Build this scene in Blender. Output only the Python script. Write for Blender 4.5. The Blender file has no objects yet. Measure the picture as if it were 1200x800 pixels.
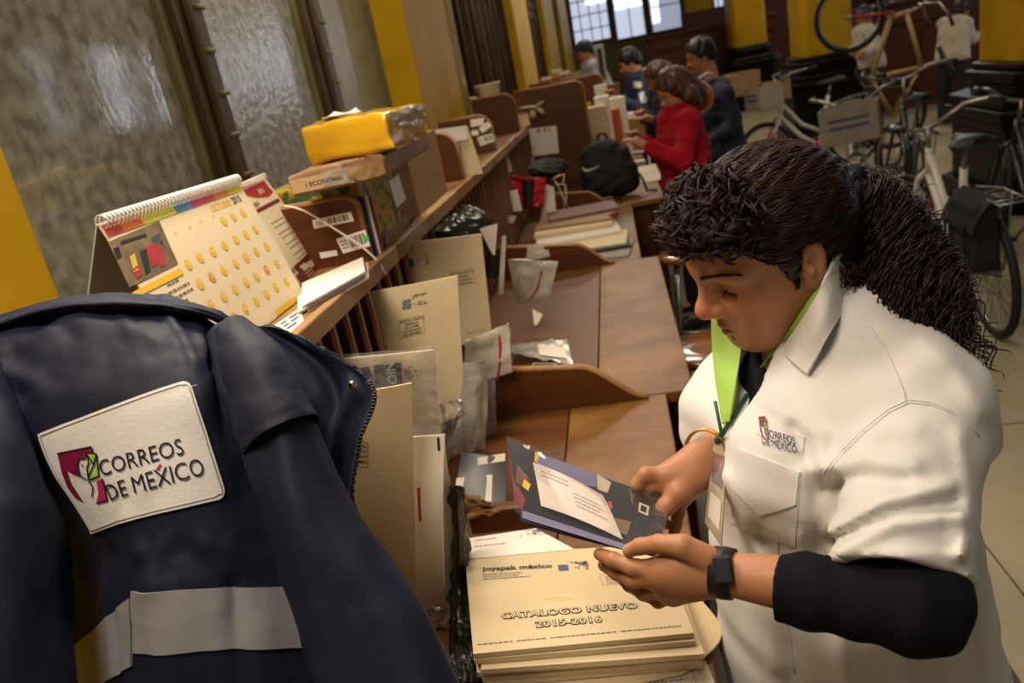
import bpy, bmesh, math, random
import numpy as np
from mathutils import Vector, Matrix, noise as mnoise
random.seed(7)
PI = math.pi
scene = bpy.context.scene
COL = scene.collection

# ------------------------------------------------------------------ camera
FPX = 918.0                       # focal length in pixels of a 1200x800 frame
H = 1.65                          # eye height
CAM = np.array([0.0, 0.0, H])
_n = np.array([540, 2700.0, FPX]); _n /= np.linalg.norm(_n)
_v = np.array([709 - 600, 67 - 400.0, FPX]); _v /= np.linalg.norm(_v)
_up = -_n
_Y = _v - _up * _v.dot(_up); _Y /= np.linalg.norm(_Y)
_X = np.cross(_Y, _up)
RW = np.stack([_X, _Y, _up])      # camera (right, down, forward) -> world (across, along the row, up)


def ray(px, py):
    return RW @ np.array([px - 600.0, py - 400.0, FPX])


def onz(px, py, z):
    d = ray(px, py); return Vector(CAM + d * (z - H) / d[2])


def onx(px, py, x):
    d = ray(px, py); return Vector(CAM + d * x / d[0])


def ony(px, py, y):
    d = ray(px, py); return Vector(CAM + d * y / d[1])


def U(px, py, d):
    return Vector(CAM + RW @ (np.array([(px - 600.0) / FPX, (py - 400.0) / FPX, 1.0]) * d))


cam_data = bpy.data.cameras.new('camera')
cam = bpy.data.objects.new('camera', cam_data)
COL.objects.link(cam)
cam_data.sensor_width = 36.0
cam_data.lens = FPX / 1200 * 36
cam_data.clip_start = 0.05
cam_data.clip_end = 200
M4 = Matrix.Identity(4)
for r in range(3):
    M4[r][0] = RW[r, 0]; M4[r][1] = -RW[r, 1]; M4[r][2] = -RW[r, 2]; M4[r][3] = CAM[r]
cam.matrix_world = M4
cam_data.dof.use_dof = True
cam_data.dof.focus_distance = 1.02
cam_data.dof.aperture_fstop = 5.6
scene.camera = cam

# ------------------------------------------------------------------ light and exposure
scene.view_settings.view_transform = 'Standard'
scene.view_settings.look = 'None'
scene.view_settings.gamma = 1.0
scene.view_settings.use_curve_mapping = False
scene.view_settings.exposure = 0.0
world = bpy.data.worlds.new('hall_air')
world.use_nodes = True
scene.world = world
world.node_tree.nodes['Background'].inputs[0].default_value = (1.0, 0.86, 0.70, 1)
world.node_tree.nodes['Background'].inputs[1].default_value = 0.14


def area_light(name, loc, target, sx, sy, power, col):
    d = bpy.data.lights.new(name, 'AREA')
    d.shape = 'RECTANGLE'; d.size = sx; d.size_y = sy; d.energy = power; d.color = col
    o = bpy.data.objects.new(name, d); COL.objects.link(o)
    o.location = loc
    v = Vector(target) - Vector(loc)
    o.rotation_euler = v.to_track_quat('-Z', 'Y').to_euler()
    return o


WARM = (1.0, 0.86, 0.70)
area_light('ceiling_lamp', (-0.55, 0.1, 3.0), (-0.1, 1.1, 1.1), 0.9, 0.6, 33, WARM)
area_light('face_fill_light', (-0.70, 1.15, 2.25), (0.16, 0.98, 1.36), 0.35, 0.35, 13.5, WARM)  # added fill above the frame to brighten the woman's face, no real fixture
area_light('ceiling_lamp', (-0.5, 2.6, 3.3), (-0.1, 2.0, 0.9), 0.9, 0.9, 46, WARM)
area_light('ceiling_lamp', (-0.2, 6.5, 3.6), (-0.2, 6.5, 0.8), 0.9, 0.9, 50, WARM)
area_light('ceiling_lamp', (0.0, 11.0, 4.0), (0.0, 11.0, 0.8), 1.2, 1.2, 68, WARM)
area_light('ceiling_lamp', (3.0, 8.0, 5.0), (3.0, 8.0, 0.0), 1.5, 1.5, 45, (1.0, 0.86, 0.66))
area_light('ceiling_lamp', (4.0, 15.0, 5.0), (4.0, 15.0, 0.0), 1.5, 1.5, 95, (1.0, 0.86, 0.66))


# ------------------------------------------------------------------ materials
def lin(c):
    if isinstance(c, str):
        c = [int(c[i:i + 2], 16) / 255 for i in (0, 2, 4)]
    return tuple((x / 12.92 if x <= 0.04045 else ((x + 0.055) / 1.055) ** 2.4) for x in c) + (1.0,)


MATS = {}


def mat(name, c, rough=0.6, c2=None, scale=8.0, bump=0.0, bscale=None, metal=0.0, spec=0.4, stretch=(1, 1, 1),
        alpha=1.0, coat=0.0, sheen=0.0, emit=None, estr=0.0, detail=4.0, sss=0.0, attr=None, lo=0.35, hi=0.65, trans=0.0):
    if name in MATS:
        return MATS[name]
    m = bpy.data.materials.new(name); m.use_nodes = True
    nt = m.node_tree; N = nt.nodes; L = nt.links
    b = N['Principled BSDF']
    b.inputs['Base Color'].default_value = lin(c)
    b.inputs['Roughness'].default_value = rough
    b.inputs['Metallic'].default_value = metal
    b.inputs['Specular IOR Level'].default_value = spec
    b.inputs['Alpha'].default_value = alpha
    b.inputs['Coat Weight'].default_value = coat
    b.inputs['Sheen Weight'].default_value = sheen
    b.inputs['Transmission Weight'].default_value = trans
    if sss:
        b.inputs['Subsurface Weight'].default_value = sss
        b.inputs['Subsurface Radius'].default_value = (0.010, 0.004, 0.002)
        b.inputs['Subsurface Scale'].default_value = 0.6
    if emit:
        b.inputs['Emission Color'].default_value = lin(emit)
        b.inputs['Emission Strength'].default_value = estr
    mp = None
    if c2 or bump:
        tc = N.new('ShaderNodeTexCoord'); mp = N.new('ShaderNodeMapping')
        mp.inputs['Scale'].default_value = stretch
        L.new(tc.outputs['Object'], mp.inputs['Vector'])
    if c2:
        nz = N.new('ShaderNodeTexNoise'); nz.inputs['Scale'].default_value = scale; nz.inputs['Detail'].default_value = detail
        L.new(mp.outputs[0], nz.inputs['Vector'])
        cr = N.new('ShaderNodeValToRGB')
        cr.color_ramp.elements[0].color = lin(c); cr.color_ramp.elements[1].color = lin(c2)
        cr.color_ramp.elements[0].position = lo; cr.color_ramp.elements[1].position = hi
        L.new(nz.outputs['Fac'], cr.inputs[0])
        L.new(cr.outputs[0], b.inputs['Base Color'])
    if attr:
        at = N.new('ShaderNodeAttribute'); at.attribute_name = attr
        L.new(at.outputs['Color'], b.inputs['Base Color'])
    if bump:
        nb = N.new('ShaderNodeTexNoise'); nb.inputs['Scale'].default_value = bscale or scale * 3; nb.inputs['Detail'].default_value = 5
        L.new(mp.outputs[0], nb.inputs['Vector'])
        bp = N.new('ShaderNodeBump'); bp.inputs['Strength'].default_value = bump; bp.inputs['Distance'].default_value = 0.01
        L.new(nb.outputs['Fac'], bp.inputs['Height']); L.new(bp.outputs[0], b.inputs['Normal'])
    MATS[name] = m
    return m


def wood(name, dark, light, axis='y', rough=0.4, scale=3.0, worn=None):
    if name in MATS:
        return MATS[name]
    s = {'x': (0.6, 12, 12), 'y': (12, 0.6, 12), 'z': (12, 12, 0.6)}[axis]
    m = mat(name, dark, rough, light, scale, bump=0.08, bscale=scale * 6, stretch=s, detail=8, lo=0.3, hi=0.72, spec=0.3)
    if worn:
        nt = m.node_tree; N = nt.nodes; L = nt.links
        b = N['Principled BSDF']
        old = b.inputs['Base Color'].links[0].from_socket
        tc = N.new('ShaderNodeTexCoord')
        nz = N.new('ShaderNodeTexNoise'); nz.inputs['Scale'].default_value = 5.0; nz.inputs['Detail'].default_value = 6
        L.new(tc.outputs['Object'], nz.inputs['Vector'])
        cr = N.new('ShaderNodeValToRGB'); cr.color_ramp.elements[0].position = 0.42; cr.color_ramp.elements[1].position = 0.70
        L.new(nz.outputs['Fac'], cr.inputs[0])
        mx = N.new('ShaderNodeMix'); mx.data_type = 'RGBA'
        L.new(cr.outputs[0], mx.inputs['Factor']); L.new(old, mx.inputs['A']); mx.inputs['B'].default_value = lin(worn)
        L.new(mx.outputs['Result'], b.inputs['Base Color'])
    return m


def film(name, tint='ffffff', alpha=0.25, rough=0.12, bump=0.5, bscale=40, fr=0.6, base=0.07):
    """clear plastic: part see-through, part gloss"""
    if name in MATS:
        return MATS[name]
    m = bpy.data.materials.new(name); m.use_nodes = True
    nt = m.node_tree; N = nt.nodes; L = nt.links
    out = N['Material Output']; b = N['Principled BSDF']
    b.inputs['Base Color'].default_value = lin(tint); b.inputs['Roughness'].default_value = rough
    b.inputs['Specular IOR Level'].default_value = 0.9
    t = N.new('ShaderNodeBsdfTransparent'); mx = N.new('ShaderNodeMixShader'); mx.inputs[0].default_value = alpha
    L.new(t.outputs[0], mx.inputs[1]); L.new(b.outputs[0], mx.inputs[2])
    g = N.new('ShaderNodeBsdfGlossy'); g.inputs['Roughness'].default_value = rough
    mx2 = N.new('ShaderNodeMixShader'); lw = N.new('ShaderNodeLayerWeight'); lw.inputs[0].default_value = 0.25
    mul = N.new('ShaderNodeMath'); mul.operation = 'MULTIPLY_ADD'; mul.inputs[1].default_value = fr; mul.inputs[2].default_value = base
    L.new(lw.outputs['Fresnel'], mul.inputs[0]); L.new(mul.outputs[0], mx2.inputs[0])
    L.new(mx.outputs[0], mx2.inputs[1]); L.new(g.outputs[0], mx2.inputs[2]); L.new(mx2.outputs[0], out.inputs[0])
    tc = N.new('ShaderNodeTexCoord'); nb = N.new('ShaderNodeTexNoise'); nb.inputs['Scale'].default_value = bscale
    bp = N.new('ShaderNodeBump'); bp.inputs['Strength'].default_value = bump; bp.inputs['Distance'].default_value = 0.01
    L.new(tc.outputs['Object'], nb.inputs['Vector']); L.new(nb.outputs['Fac'], bp.inputs['Height'])
    L.new(bp.outputs[0], b.inputs['Normal']); L.new(bp.outputs[0], g.inputs['Normal'])
    MATS[name] = m
    return m


# ------------------------------------------------------------------ mesh collector
def V(*a):
    return Vector(a[0]) if len(a) == 1 else Vector(a)


class MB:
    def __init__(s):
        s.v = []; s.f = []; s.m = []; s.mats = []; s.flat = []

    def mi(s, m):
        if m not in s.mats:
            s.mats.append(m)
        return s.mats.index(m)

    def add(s, verts, faces, m, flat=False):
        o = len(s.v); k = s.mi(m)
        s.v.extend([tuple(x) for x in verts])
        for f in faces:
            s.f.append(tuple(i + o for i in f)); s.m.append(k); s.flat.append(flat)

    def bm(s, b, m, M=None, flat=True):
        b.verts.ensure_lookup_table()
        for i, v in enumerate(b.verts):
            v.index = i
        vs = [(M @ v.co if M else v.co) for v in b.verts]
        s.add(vs, [[v.index for v in f.verts] for f in b.faces], m, flat)
        b.free()

    def box(s, c, size, m, rot=None, bev=0.0, M=None, seg=2):
        b = bmesh.new(); bmesh.ops.create_cube(b, size=1)
        for v in b.verts:
            v.co = Vector((v.co.x * size[0], v.co.y * size[1], v.co.z * size[2]))
        if bev:
            bmesh.ops.bevel(b, geom=list(b.edges) + list(b.verts), offset=bev, segments=seg, affect='EDGES', profile=0.5)
        X = M or Matrix.Identity(4)
        X = X @ Matrix.Translation(c)
        if rot is not None:
            X = X @ (rot if isinstance(rot, Matrix) else Matrix.Rotation(rot, 4, 'Z'))
        s.bm(b, m, X)

    def span(s, a, b_, m, bev=0.0):
        a = Vector(a); b_ = Vector(b_)
        s.box((a + b_) / 2, [abs(x) for x in (b_ - a)], m, bev=bev)

    def prism(s, pts, ext, m, bev=0.0):
        """closed polygon of 3-D points extruded by the vector ext"""
        b = bmesh.new(); ext = Vector(ext)
        v0 = [b.verts.new(Vector(p)) for p in pts]; v1 = [b.verts.new(Vector(p) + ext) for p in pts]
        b.faces.new(v0[::-1]); b.faces.new(v1)
        n = len(pts)
        for i in range(n):
            b.faces.new((v0[i], v0[(i + 1) % n], v1[(i + 1) % n], v1[i]))
        bmesh.ops.recalc_face_normals(b, faces=b.faces)
        if bev:
            bmesh.ops.bevel(b, geom=list(b.edges), offset=bev, segments=2, affect='EDGES', profile=0.5)
        s.bm(b, m)

    def tube(s, pts, r, m, n=8, closed=False, flat=False, squash=1.0):
        P = [Vector(p) for p in pts]; k = len(P)
        R = r if isinstance(r, (list, tuple, np.ndarray)) else [r] * k
        T = []
        for i in range(k):
            a = P[(i - 1) % k] if closed or i > 0 else P[i]
            c = P[(i + 1) % k] if closed or i < k - 1 else P[i]
            d = c - a
            T.append(d.normalized() if d.length > 1e-9 else Vector((0, 0, 1)))
        ref = Vector((0, 0, 1)) if abs(T[0].z) < 0.9 else Vector((1, 0, 0))
        u = T[0].cross(ref).normalized()
        vs = []
        for i in range(k):
            u = (u - T[i] * u.dot(T[i]))
            u = u.normalized() if u.length > 1e-6 else T[i].orthogonal().normalized()
            w = T[i].cross(u)
            for j in range(n):
                a = 2 * PI * j / n
                vs.append(P[i] + u * (math.cos(a) * R[i]) + w * (math.sin(a) * R[i] * squash))
        fs = []
        for i in range(k if closed else k - 1):
            i2 = (i + 1) % k
            for j in range(n):
                fs.append((i * n + j, i * n + (j + 1) % n, i2 * n + (j + 1) % n, i2 * n + j))
        if not closed:
            fs.append(tuple(range(n))[::-1]); fs.append(tuple((k - 1) * n + j for j in range(n)))
        s.add(vs, fs, m, flat)

    def ball(s, c, r, m, seg=16, rings=10, M=None):
        c = Vector(c); r = Vector(r) if not isinstance(r, (int, float)) else Vector((r, r, r))
        vs = []; fs = []
        for i in range(rings + 1):
            t = PI * i / rings
            for j in range(seg):
                a = 2 * PI * j / seg
                p = Vector((r.x * math.sin(t) * math.cos(a), r.y * math.sin(t) * math.sin(a), r.z * math.cos(t)))
                vs.append(c + (M @ p if M else p))
        for i in range(rings):
            for j in range(seg):
                fs.append((i * seg + j, (i + 1) * seg + j, (i + 1) * seg + (j + 1) % seg, i * seg + (j + 1) % seg))
        s.add(vs, fs, m)

    def lathe(s, prof, m, c=(0, 0, 0), n=24, M=None, flat=False):
        c = Vector(c); vs = []; fs = []; k = len(prof)
        for (r, z) in prof:
            for j in range(n):
                a = 2 * PI * j / n
                p = Vector((r * math.cos(a), r * math.sin(a), z))
                vs.append(c + (M @ p if M else p))
        for i in range(k - 1):
            for j in range(n):
                fs.append((i * n + j, i * n + (j + 1) % n, (i + 1) * n + (j + 1) % n, (i + 1) * n + j))
        if prof[0][0] > 1e-6: fs.append(tuple(range(n))[::-1])
        if prof[-1][0] > 1e-6: fs.append(tuple((k - 1) * n + j for j in range(n)))
        s.add(vs, fs, m, flat)

    def torus(s, c, R, r, m, axis='x', n=36, k=8, M=None, squash=1.0):
        c = Vector(c); vs = []; fs = []
        for i in range(n):
            a = 2 * PI * i / n
            for j in range(k):
                b = 2 * PI * j / k
                rr = R + r * math.cos(b) * squash; h = r * math.sin(b)
                p = {'x': Vector((h, rr * math.cos(a), rr * math.sin(a))), 'y': Vector((rr * math.cos(a), h, rr * math.sin(a))),
                     'z': Vector((rr * math.cos(a), rr * math.sin(a), h))}[axis]
                vs.append(c + (M @ p if M else p))
        for i in range(n):
            for j in range(k):
                fs.append((i * k + j, ((i + 1) % n) * k + j, ((i + 1) % n) * k + (j + 1) % k, i * k + (j + 1) % k))
        s.add(vs, fs, m)

    def sheet(s, S, nu, nv, th, m, mback=None):
        """closed thin slab following surface S(u,v); S.n gives its outward side"""
        a = []; b = []
        for j in range(nv + 1):
            for i in range(nu + 1):
                u = i / nu; v = j / nv
                p = S(u, v); n = S.n(u, v)
                a.append(p); b.append(p - n * th)
        W = nu + 1
        F = []; B = []
        o = len(a)
        for j in range(nv):
            for i in range(nu):
                q = (j * W + i, j * W + i + 1, (j + 1) * W + i + 1, (j + 1) * W + i)
                F.append(q); B.append(tuple(x + o for x in q[::-1]))
        rim = [i for i in range(W)] + [j * W + nu for j in range(1, nv + 1)] + [nv * W + i for i in range(nu - 1, -1, -1)] + [j * W for j in range(nv - 1, 0, -1)]
        k0 = len(s.v)
        s.add(a, F, m)
        s.add(b, [tuple(i - o for i in f) for f in B], mback or m)
        q = len(rim); E = []                      # the rim has its own vertices so that the faces stay flat to their edges
        for k in range(q):
            E.append((k, k + q, (k + 1) % q + q, (k + 1) % q))
        s.add([a[i] for i in rim] + [b[i] for i in rim], E, m, True)

    def quad_on(s, S, x0, y0, x1, y1, m, eps=0.0006, nu=1, nv=1, fn=None):
        """a printed rectangle (metres from the sheet's lower-left corner)"""
        vs = []; fs = []
        for j in range(nv + 1):
            for i in range(nu + 1):
                x = x0 + (x1 - x0) * i / nu; y = y0 + (y1 - y0) * j / nv
                if fn: x, y = fn(x, y)
                vs.append(S.at(x, y, eps))
        for j in range(nv):
            for i in range(nu):
                fs.append((j * (nu + 1) + i, j * (nu + 1) + i + 1, (j + 1) * (nu + 1) + i + 1, (j + 1) * (nu + 1) + i))
        s.add(vs, fs, m, True)

    def poly_on(s, S, pts, m, eps=0.0006):
        s.add([S.at(x, y, eps) for x, y in pts], [tuple(range(len(pts)))], m, True)

    def frame_on(s, S, x0, y0, x1, y1, w, m, eps=0.0006):
        s.quad_on(S, x0, y0, x1, y0 + w, m, eps); s.quad_on(S, x0, y1 - w, x1, y1, m, eps)
        s.quad_on(S, x0, y0, x0 + w, y1, m, eps); s.quad_on(S, x1 - w, y0, x1, y1, m, eps)

    def text_on(s, S, txt, x, y, size, m, bold=0.0, eps=0.0008, align='LEFT', sx=1.0, rot=0.0, shear=0.0, space=1.0, lead=1.0):
        vs, fs = glyphs(txt, size, bold, align, shear, space, lead)
        c, sn = math.cos(rot), math.sin(rot)
        s.add([S.at(x + (vx * sx) * c - vy * sn, y + (vx * sx) * sn + vy * c, eps) for vx, vy in vs], fs, m, True)


_GL = {}


def glyphs(txt, size, bold=0.0, align='LEFT', shear=0.0, space=1.0, lead=1.0):
    key = (txt, bold, align, shear, space, lead)
    if key not in _GL:
        cu = bpy.data.curves.new('lettering', 'FONT')
        cu.body = txt; cu.size = 1.0; cu.offset = bold; cu.align_x = align; cu.shear = shear; cu.space_character = space
        cu.space_line = lead
        cu.resolution_u = 3; cu.fill_mode = 'FRONT'
        ob = bpy.data.objects.new('lettering', cu)
        me = bpy.data.meshes.new_from_object(ob)
        _GL[key] = ([(v.co.x, v.co.y) for v in me.vertices], [tuple(p.vertices) for p in me.polygons])
        bpy.data.objects.remove(ob); bpy.data.curves.remove(cu); bpy.data.meshes.remove(me)
    vs, fs = _GL[key]
    return [(x * size, y * size) for x, y in vs], fs


class Quad:
    """surface over four corners (lower-left, lower-right, upper-right, upper-left), optionally bent along its normal"""
    def __init__(s, ll, lr, ur, ul, bend=None, flip=False):
        s.p = [Vector(x) for x in (ll, lr, ur, ul)]
        s.bend = bend
        s.w = ((s.p[1] - s.p[0]).length + (s.p[2] - s.p[3]).length) / 2
        s.h = ((s.p[3] - s.p[0]).length + (s.p[2] - s.p[1]).length) / 2
        n = (s.p[1] - s.p[0]).cross(s.p[3] - s.p[0]).normalized()
        s.n0 = -n if flip else n

    def __call__(s, u, v):
        p = s.p
        q = p[0] * ((1 - u) * (1 - v)) + p[1] * (u * (1 - v)) + p[2] * (u * v) + p[3] * ((1 - u) * v)
        if s.bend:
            q = q + s.n0 * s.bend(u, v)
        return q

    def n(s, u, v):
        if not s.bend:
            return s.n0
        e = 0.01
        a = s(u + e, v) - s(u - e, v); b = s(u, v + e) - s(u, v - e)
        n = a.cross(b).normalized()
        return n if n.dot(s.n0) > 0 else -n

    def at(s, x, y, eps=0.0):
        u = x / s.w; v = y / s.h
        return s(u, v) + s.n(u, v) * eps


class Net:
    """smooth surface through a grid of control points rows[v][u]"""
    def __init__(s, rows, toward, fold=None):
        s.g = [[Vector(p) for p in r] for r in rows]; s.R = len(rows); s.C = len(rows[0])
        s.to = Vector(toward); s.fold = fold; s.w = 1.0; s.h = 1.0

    @staticmethod
    def cr(p, t):
        n = len(p) - 1; t = t * n
        i = int(max(0, min(n - 1, math.floor(t)))); f = t - i
        g = lambda k: p[k] if 0 <= k <= n else (p[0] * 2 - p[1] if k < 0 else p[n] * 2 - p[n - 1])
        a, b, c, d = g(i - 1), g(i), g(i + 1), g(i + 2)
        return b + (c - a) * (0.5 * f) + (a * 2 - b * 5 + c * 4 - d) * (0.5 * f * f) + (b * 3 - a - c * 3 + d) * (0.5 * f ** 3)

    def base(s, u, v):
        return s.cr([s.cr(r, u) for r in s.g], v)

    def n0(s, u, v):
        e = 0.01
        a = s.base(u + e, v) - s.base(u - e, v); b = s.base(u, v + e) - s.base(u, v - e)
        n = a.cross(b)
        n = n.normalized() if n.length > 1e-12 else s.to.normalized()
        return n if n.dot(s.to) > 0 else -n

    def __call__(s, u, v):
        p = s.base(u, v)
        if s.fold:
            p = p + s.n0(u, v) * s.fold(u, v)
        return p

    def n(s, u, v):
        e = 0.006
        a = s(u + e, v) - s(u - e, v); b = s(u, v + e) - s(u, v - e)
        n = a.cross(b)
        n = n.normalized() if n.length > 1e-12 else s.to.normalized()
        return n if n.dot(s.n0(u, v)) > 0 else -n

    def at(s, x, y, eps=0.0):
        u = x / s.w; v = y / s.h
        return s(u, v) + s.n(u, v) * eps


def nz(x, y=0.0, z=0.0, oct=3):
    return mnoise.fractal(Vector((x, y, z)), 1.0, 2.0, oct)


def wloc(o):
    M = Matrix.Identity(4)
    while o is not None:
        M = o.matrix_basis @ M; o = o.parent
    return M


def tag(o, label=None, cat=None, group=None, kind=None):
    if label: o['label'] = label
    if cat: o['category'] = cat
    if group: o['group'] = group
    if kind: o['kind'] = kind
    return o


def obj(name, mb, parent=None, label=None, cat=None, group=None, kind=None, smooth=True, world=True, origin=None, sharp=0.7):
    """link one mesh object; vertices are given in world space unless world=False"""
    me = bpy.data.meshes.new(name)
    vs = mb.v
    if world and parent is not None:
        Mi = wloc(parent).inverted(); vs = [tuple(Mi @ Vector(v)) for v in vs]
    loc = None
    if parent is None and world:
        a = np.array(vs); loc = origin if origin is not None else ((a[:, 0].min() + a[:, 0].max()) / 2, (a[:, 1].min() + a[:, 1].max()) / 2, a[:, 2].min())
        loc = Vector(loc)
        vs = [(v[0] - loc.x, v[1] - loc.y, v[2] - loc.z) for v in vs]
    me.from_pydata(vs, [], mb.f)
    for m in mb.mats:
        me.materials.append(m)
    me.polygons.foreach_set('material_index', mb.m)
    me.polygons.foreach_set('use_smooth', [smooth and not f for f in mb.flat])
    me.update()
    o = bpy.data.objects.new(name, me); COL.objects.link(o)
    if loc is not None: o.location = loc
    if parent is not None: o.parent = parent
    return tag(o, label, cat, group, kind)


def thing(name, label, cat, loc=(0, 0, 0), group=None, rz=0.0):
    o = bpy.data.objects.new(name, None); COL.objects.link(o)
    o.location = loc; o.rotation_euler = (0, 0, rz); o.empty_display_size = 0.1
    return tag(o, label, cat, group)


def one(name, fn, label, cat, group=None, **k):
    mb = MB(); fn(mb); return obj(name, mb, None, label, cat, group, **k)


def copy_tree(o, parent=None):
    c = o.copy(); COL.objects.link(c)
    if parent is not None: c.parent = parent
    for ch in list(o.children):
        copy_tree(ch, c)
    return c


# ------------------------------------------------------------------ blended solids (for bodies, clothes and bags)
class Field:
    def __init__(s, lo, hi, h):
        s.lo = np.array(lo, float); s.h = h
        s.n = np.ceil((np.array(hi, float) - s.lo) / h).astype(int) + 1
        s.D = np.full(s.n, 0.2, np.float32)
        s.ax = [s.lo[i] + h * np.arange(s.n[i]) for i in range(3)]

    def sub(s, lo, hi):
        a = np.clip(np.floor((np.array(lo) - s.lo) / s.h).astype(int), 0, s.n)
        b = np.clip(np.ceil((np.array(hi) - s.lo) / s.h).astype(int) + 1, 0, s.n)
        sl = tuple(slice(a[i], b[i]) for i in range(3))
        if any(b[i] <= a[i] for i in range(3)):
            return None, None
        P = np.meshgrid(*[s.ax[i][sl[i]] for i in range(3)], indexing='ij')
        return sl, P

    def put(s, sl, d, k, op):
        D = s.D[sl]
        if op == 'add':
            if k > 0:
                h = np.maximum(k - np.abs(D - d), 0) / k; r = np.minimum(D, d) - h * h * k * 0.25
            else: r = np.minimum(D, d)
        else:
            d = -d
            if k > 0:
                h = np.maximum(k - np.abs(D - d), 0) / k; r = np.maximum(D, d) + h * h * k * 0.25
            else: r = np.maximum(D, d)
        s.D[sl] = r

    def ell(s, c, r, k=0.02, op='add', F=None, ax=None):
        """ellipsoid; F=(origin, 3x3 rows) puts c in a local frame, ax = extra 3x3 rows for its own axes"""
        c = np.array(c, float); r = np.array([r] * 3 if np.isscalar(r) else r, float)
        A = np.eye(3)
        if F is not None:
            c = F[0] + F[1].T @ c; A = F[1]
        if ax is not None:
            A = np.array(ax) @ A
        m = r.max() + 0.06
        sl, P = s.sub(c - m, c + m)
        if sl is None: return
        q = [sum(A[i][j] * (P[j] - c[j]) for j in range(3)) for i in range(3)]
        k0 = np.sqrt(sum((q[i] / r[i]) ** 2 for i in range(3))); k1 = np.sqrt(sum((q[i] / r[i] ** 2) ** 2 for i in range(3))) + 1e-9
        s.put(sl, (k0 * (k0 - 1) / k1).astype(np.float32), k, op)

    def cap(s, a, b, ra, rb=None, k=0.02, op='add', F=None):
        rb = ra if rb is None else rb
        a = np.array(a, float); b = np.array(b, float)
        if F is not None:
            a = F[0] + F[1].T @ a; b = F[0] + F[1].T @ b
        m = max(ra, rb) + 0.06
        sl, P = s.sub(np.minimum(a, b) - m, np.maximum(a, b) + m)
        if sl is None: return
        ab = b - a; L = max(ab.dot(ab), 1e-12)
        t = np.clip(sum((P[i] - a[i]) * ab[i] for i in range(3)) / L, 0, 1)
        d = np.sqrt(sum((P[i] - a[i] - t * ab[i]) ** 2 for i in range(3))) - (ra + (rb - ra) * t)
        s.put(sl, d.astype(np.float32), k, op)

    def chain(s, pts, rs, k=0.02, op='add', F=None):
        for i in range(len(pts) - 1):
            s.cap(pts[i], pts[i + 1], rs[i], rs[i + 1], k, op, F)

    def half(s, p, n, k=0.0):
        """cut away everything on the side n points to"""
        n = np.array(n, float); n /= np.linalg.norm(n)
        P = np.meshgrid(*s.ax, indexing='ij')
        d = sum((P[i] - p[i]) * n[i] for i in range(3))
        s.D = np.maximum(s.D, d.astype(np.float32))

    def mesh(s, smooth=1):
        D = s.D; D = np.pad(D, 1, constant_values=0.2)
        lo = s.lo - s.h; ins = D < 0; n = np.array(D.shape)
        acc = np.zeros(tuple(n - 1) + (3,), np.float32); cnt = np.zeros(tuple(n - 1), np.float32)
        offs = [(0, 0, 0), (1, 0, 0), (0, 1, 0), (1, 1, 0), (0, 0, 1), (1, 0, 1), (0, 1, 1), (1, 1, 1)]
        def sh(A, o):
            return A[o[0]:n[0] - 1 + o[0], o[1]:n[1] - 1 + o[1], o[2]:n[2] - 1 + o[2]]
        for i in range(8):
            for j in range(i + 1, 8):
                a, b = offs[i], offs[j]
                if sum(abs(a[q] - b[q]) for q in range(3)) != 1: continue
                da, db = sh(D, a), sh(D, b)
                cr = (da < 0) != (db < 0)
                t = np.where(cr, da / np.where(cr, da - db, 1), 0)
                for q in range(3):
                    acc[..., q] += np.where(cr, a[q] + (b[q] - a[q]) * t, 0)
                cnt += cr
        act = cnt > 0
        idx = -np.ones(tuple(n - 1), np.int64); idx[act] = np.arange(act.sum())
        base = np.argwhere(act)
        verts = (base + acc[act] / cnt[act][:, None]) * s.h + lo
        quads = []
        for ax in range(3):
            e = [slice(1, -1)] * 3; e[ax] = slice(0, -1)
            A = D[tuple(e)]
            e2 = list(e); e2[ax] = slice(1, None)
            B = D[tuple(e2)]
            cr = (A < 0) != (B < 0)
            pos = np.argwhere(cr)
            if not len(pos): continue
            off = np.array([1, 1, 1]); off[ax] = 0
            pos = pos + off
            inn = A[cr] < 0
            u, w = [(1, 2), (2, 0), (0, 1)][ax]
            def g(du, dw):
                p = pos.copy(); p[:, u] -= du; p[:, w] -= dw
                return idx[p[:, 0], p[:, 1], p[:, 2]]
            q = np.stack([g(1, 1), g(0, 1), g(0, 0), g(1, 0)], 1)
            q[~inn] = q[~inn][:, ::-1]
            quads.append(q)
        quads = np.concatenate(quads)
        quads = quads[(quads >= 0).all(1)]
        for _ in range(smooth):
            S = np.zeros_like(verts); C = np.zeros(len(verts))
            for a, b in ((0, 1), (1, 2), (2, 3), (3, 0)):
                np.add.at(S, quads[:, a], verts[quads[:, b]]); np.add.at(C, quads[:, a], 1)
                np.add.at(S, quads[:, b], verts[quads[:, a]]); np.add.at(C, quads[:, b], 1)
            C[C == 0] = 1
            verts = verts * 0.5 + 0.5 * S / C[:, None]
        return verts, quads


def field_to(mb, F, m, smooth=1):
    v, q = F.mesh(smooth)
    mb.add(v.tolist(), q.tolist(), m)


def set_col(o, fn, name='skin'):
    """a colour per vertex: what the surface itself is coloured like (lips, nails)"""
    me = o.data
    at = me.color_attributes.new(name, 'FLOAT_COLOR', 'POINT')
    M = wloc(o)
    co = np.zeros(len(me.vertices) * 3); me.vertices.foreach_get('co', co); co = co.reshape(-1, 3)
    Mw = np.array(M); co = co @ Mw[:3, :3].T + Mw[:3, 3]
    c = fn(co); c = np.concatenate([c, np.ones((len(c), 1))], 1)
    at.data.foreach_set('color', c.astype(np.float32).ravel())


# ------------------------------------------------------------------ the hall
def proj(p):
    c = RW.T @ (np.array(p) - CAM); return 600 + FPX * c[0] / c[2], 400 + FPX * c[1] / c[2]


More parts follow.
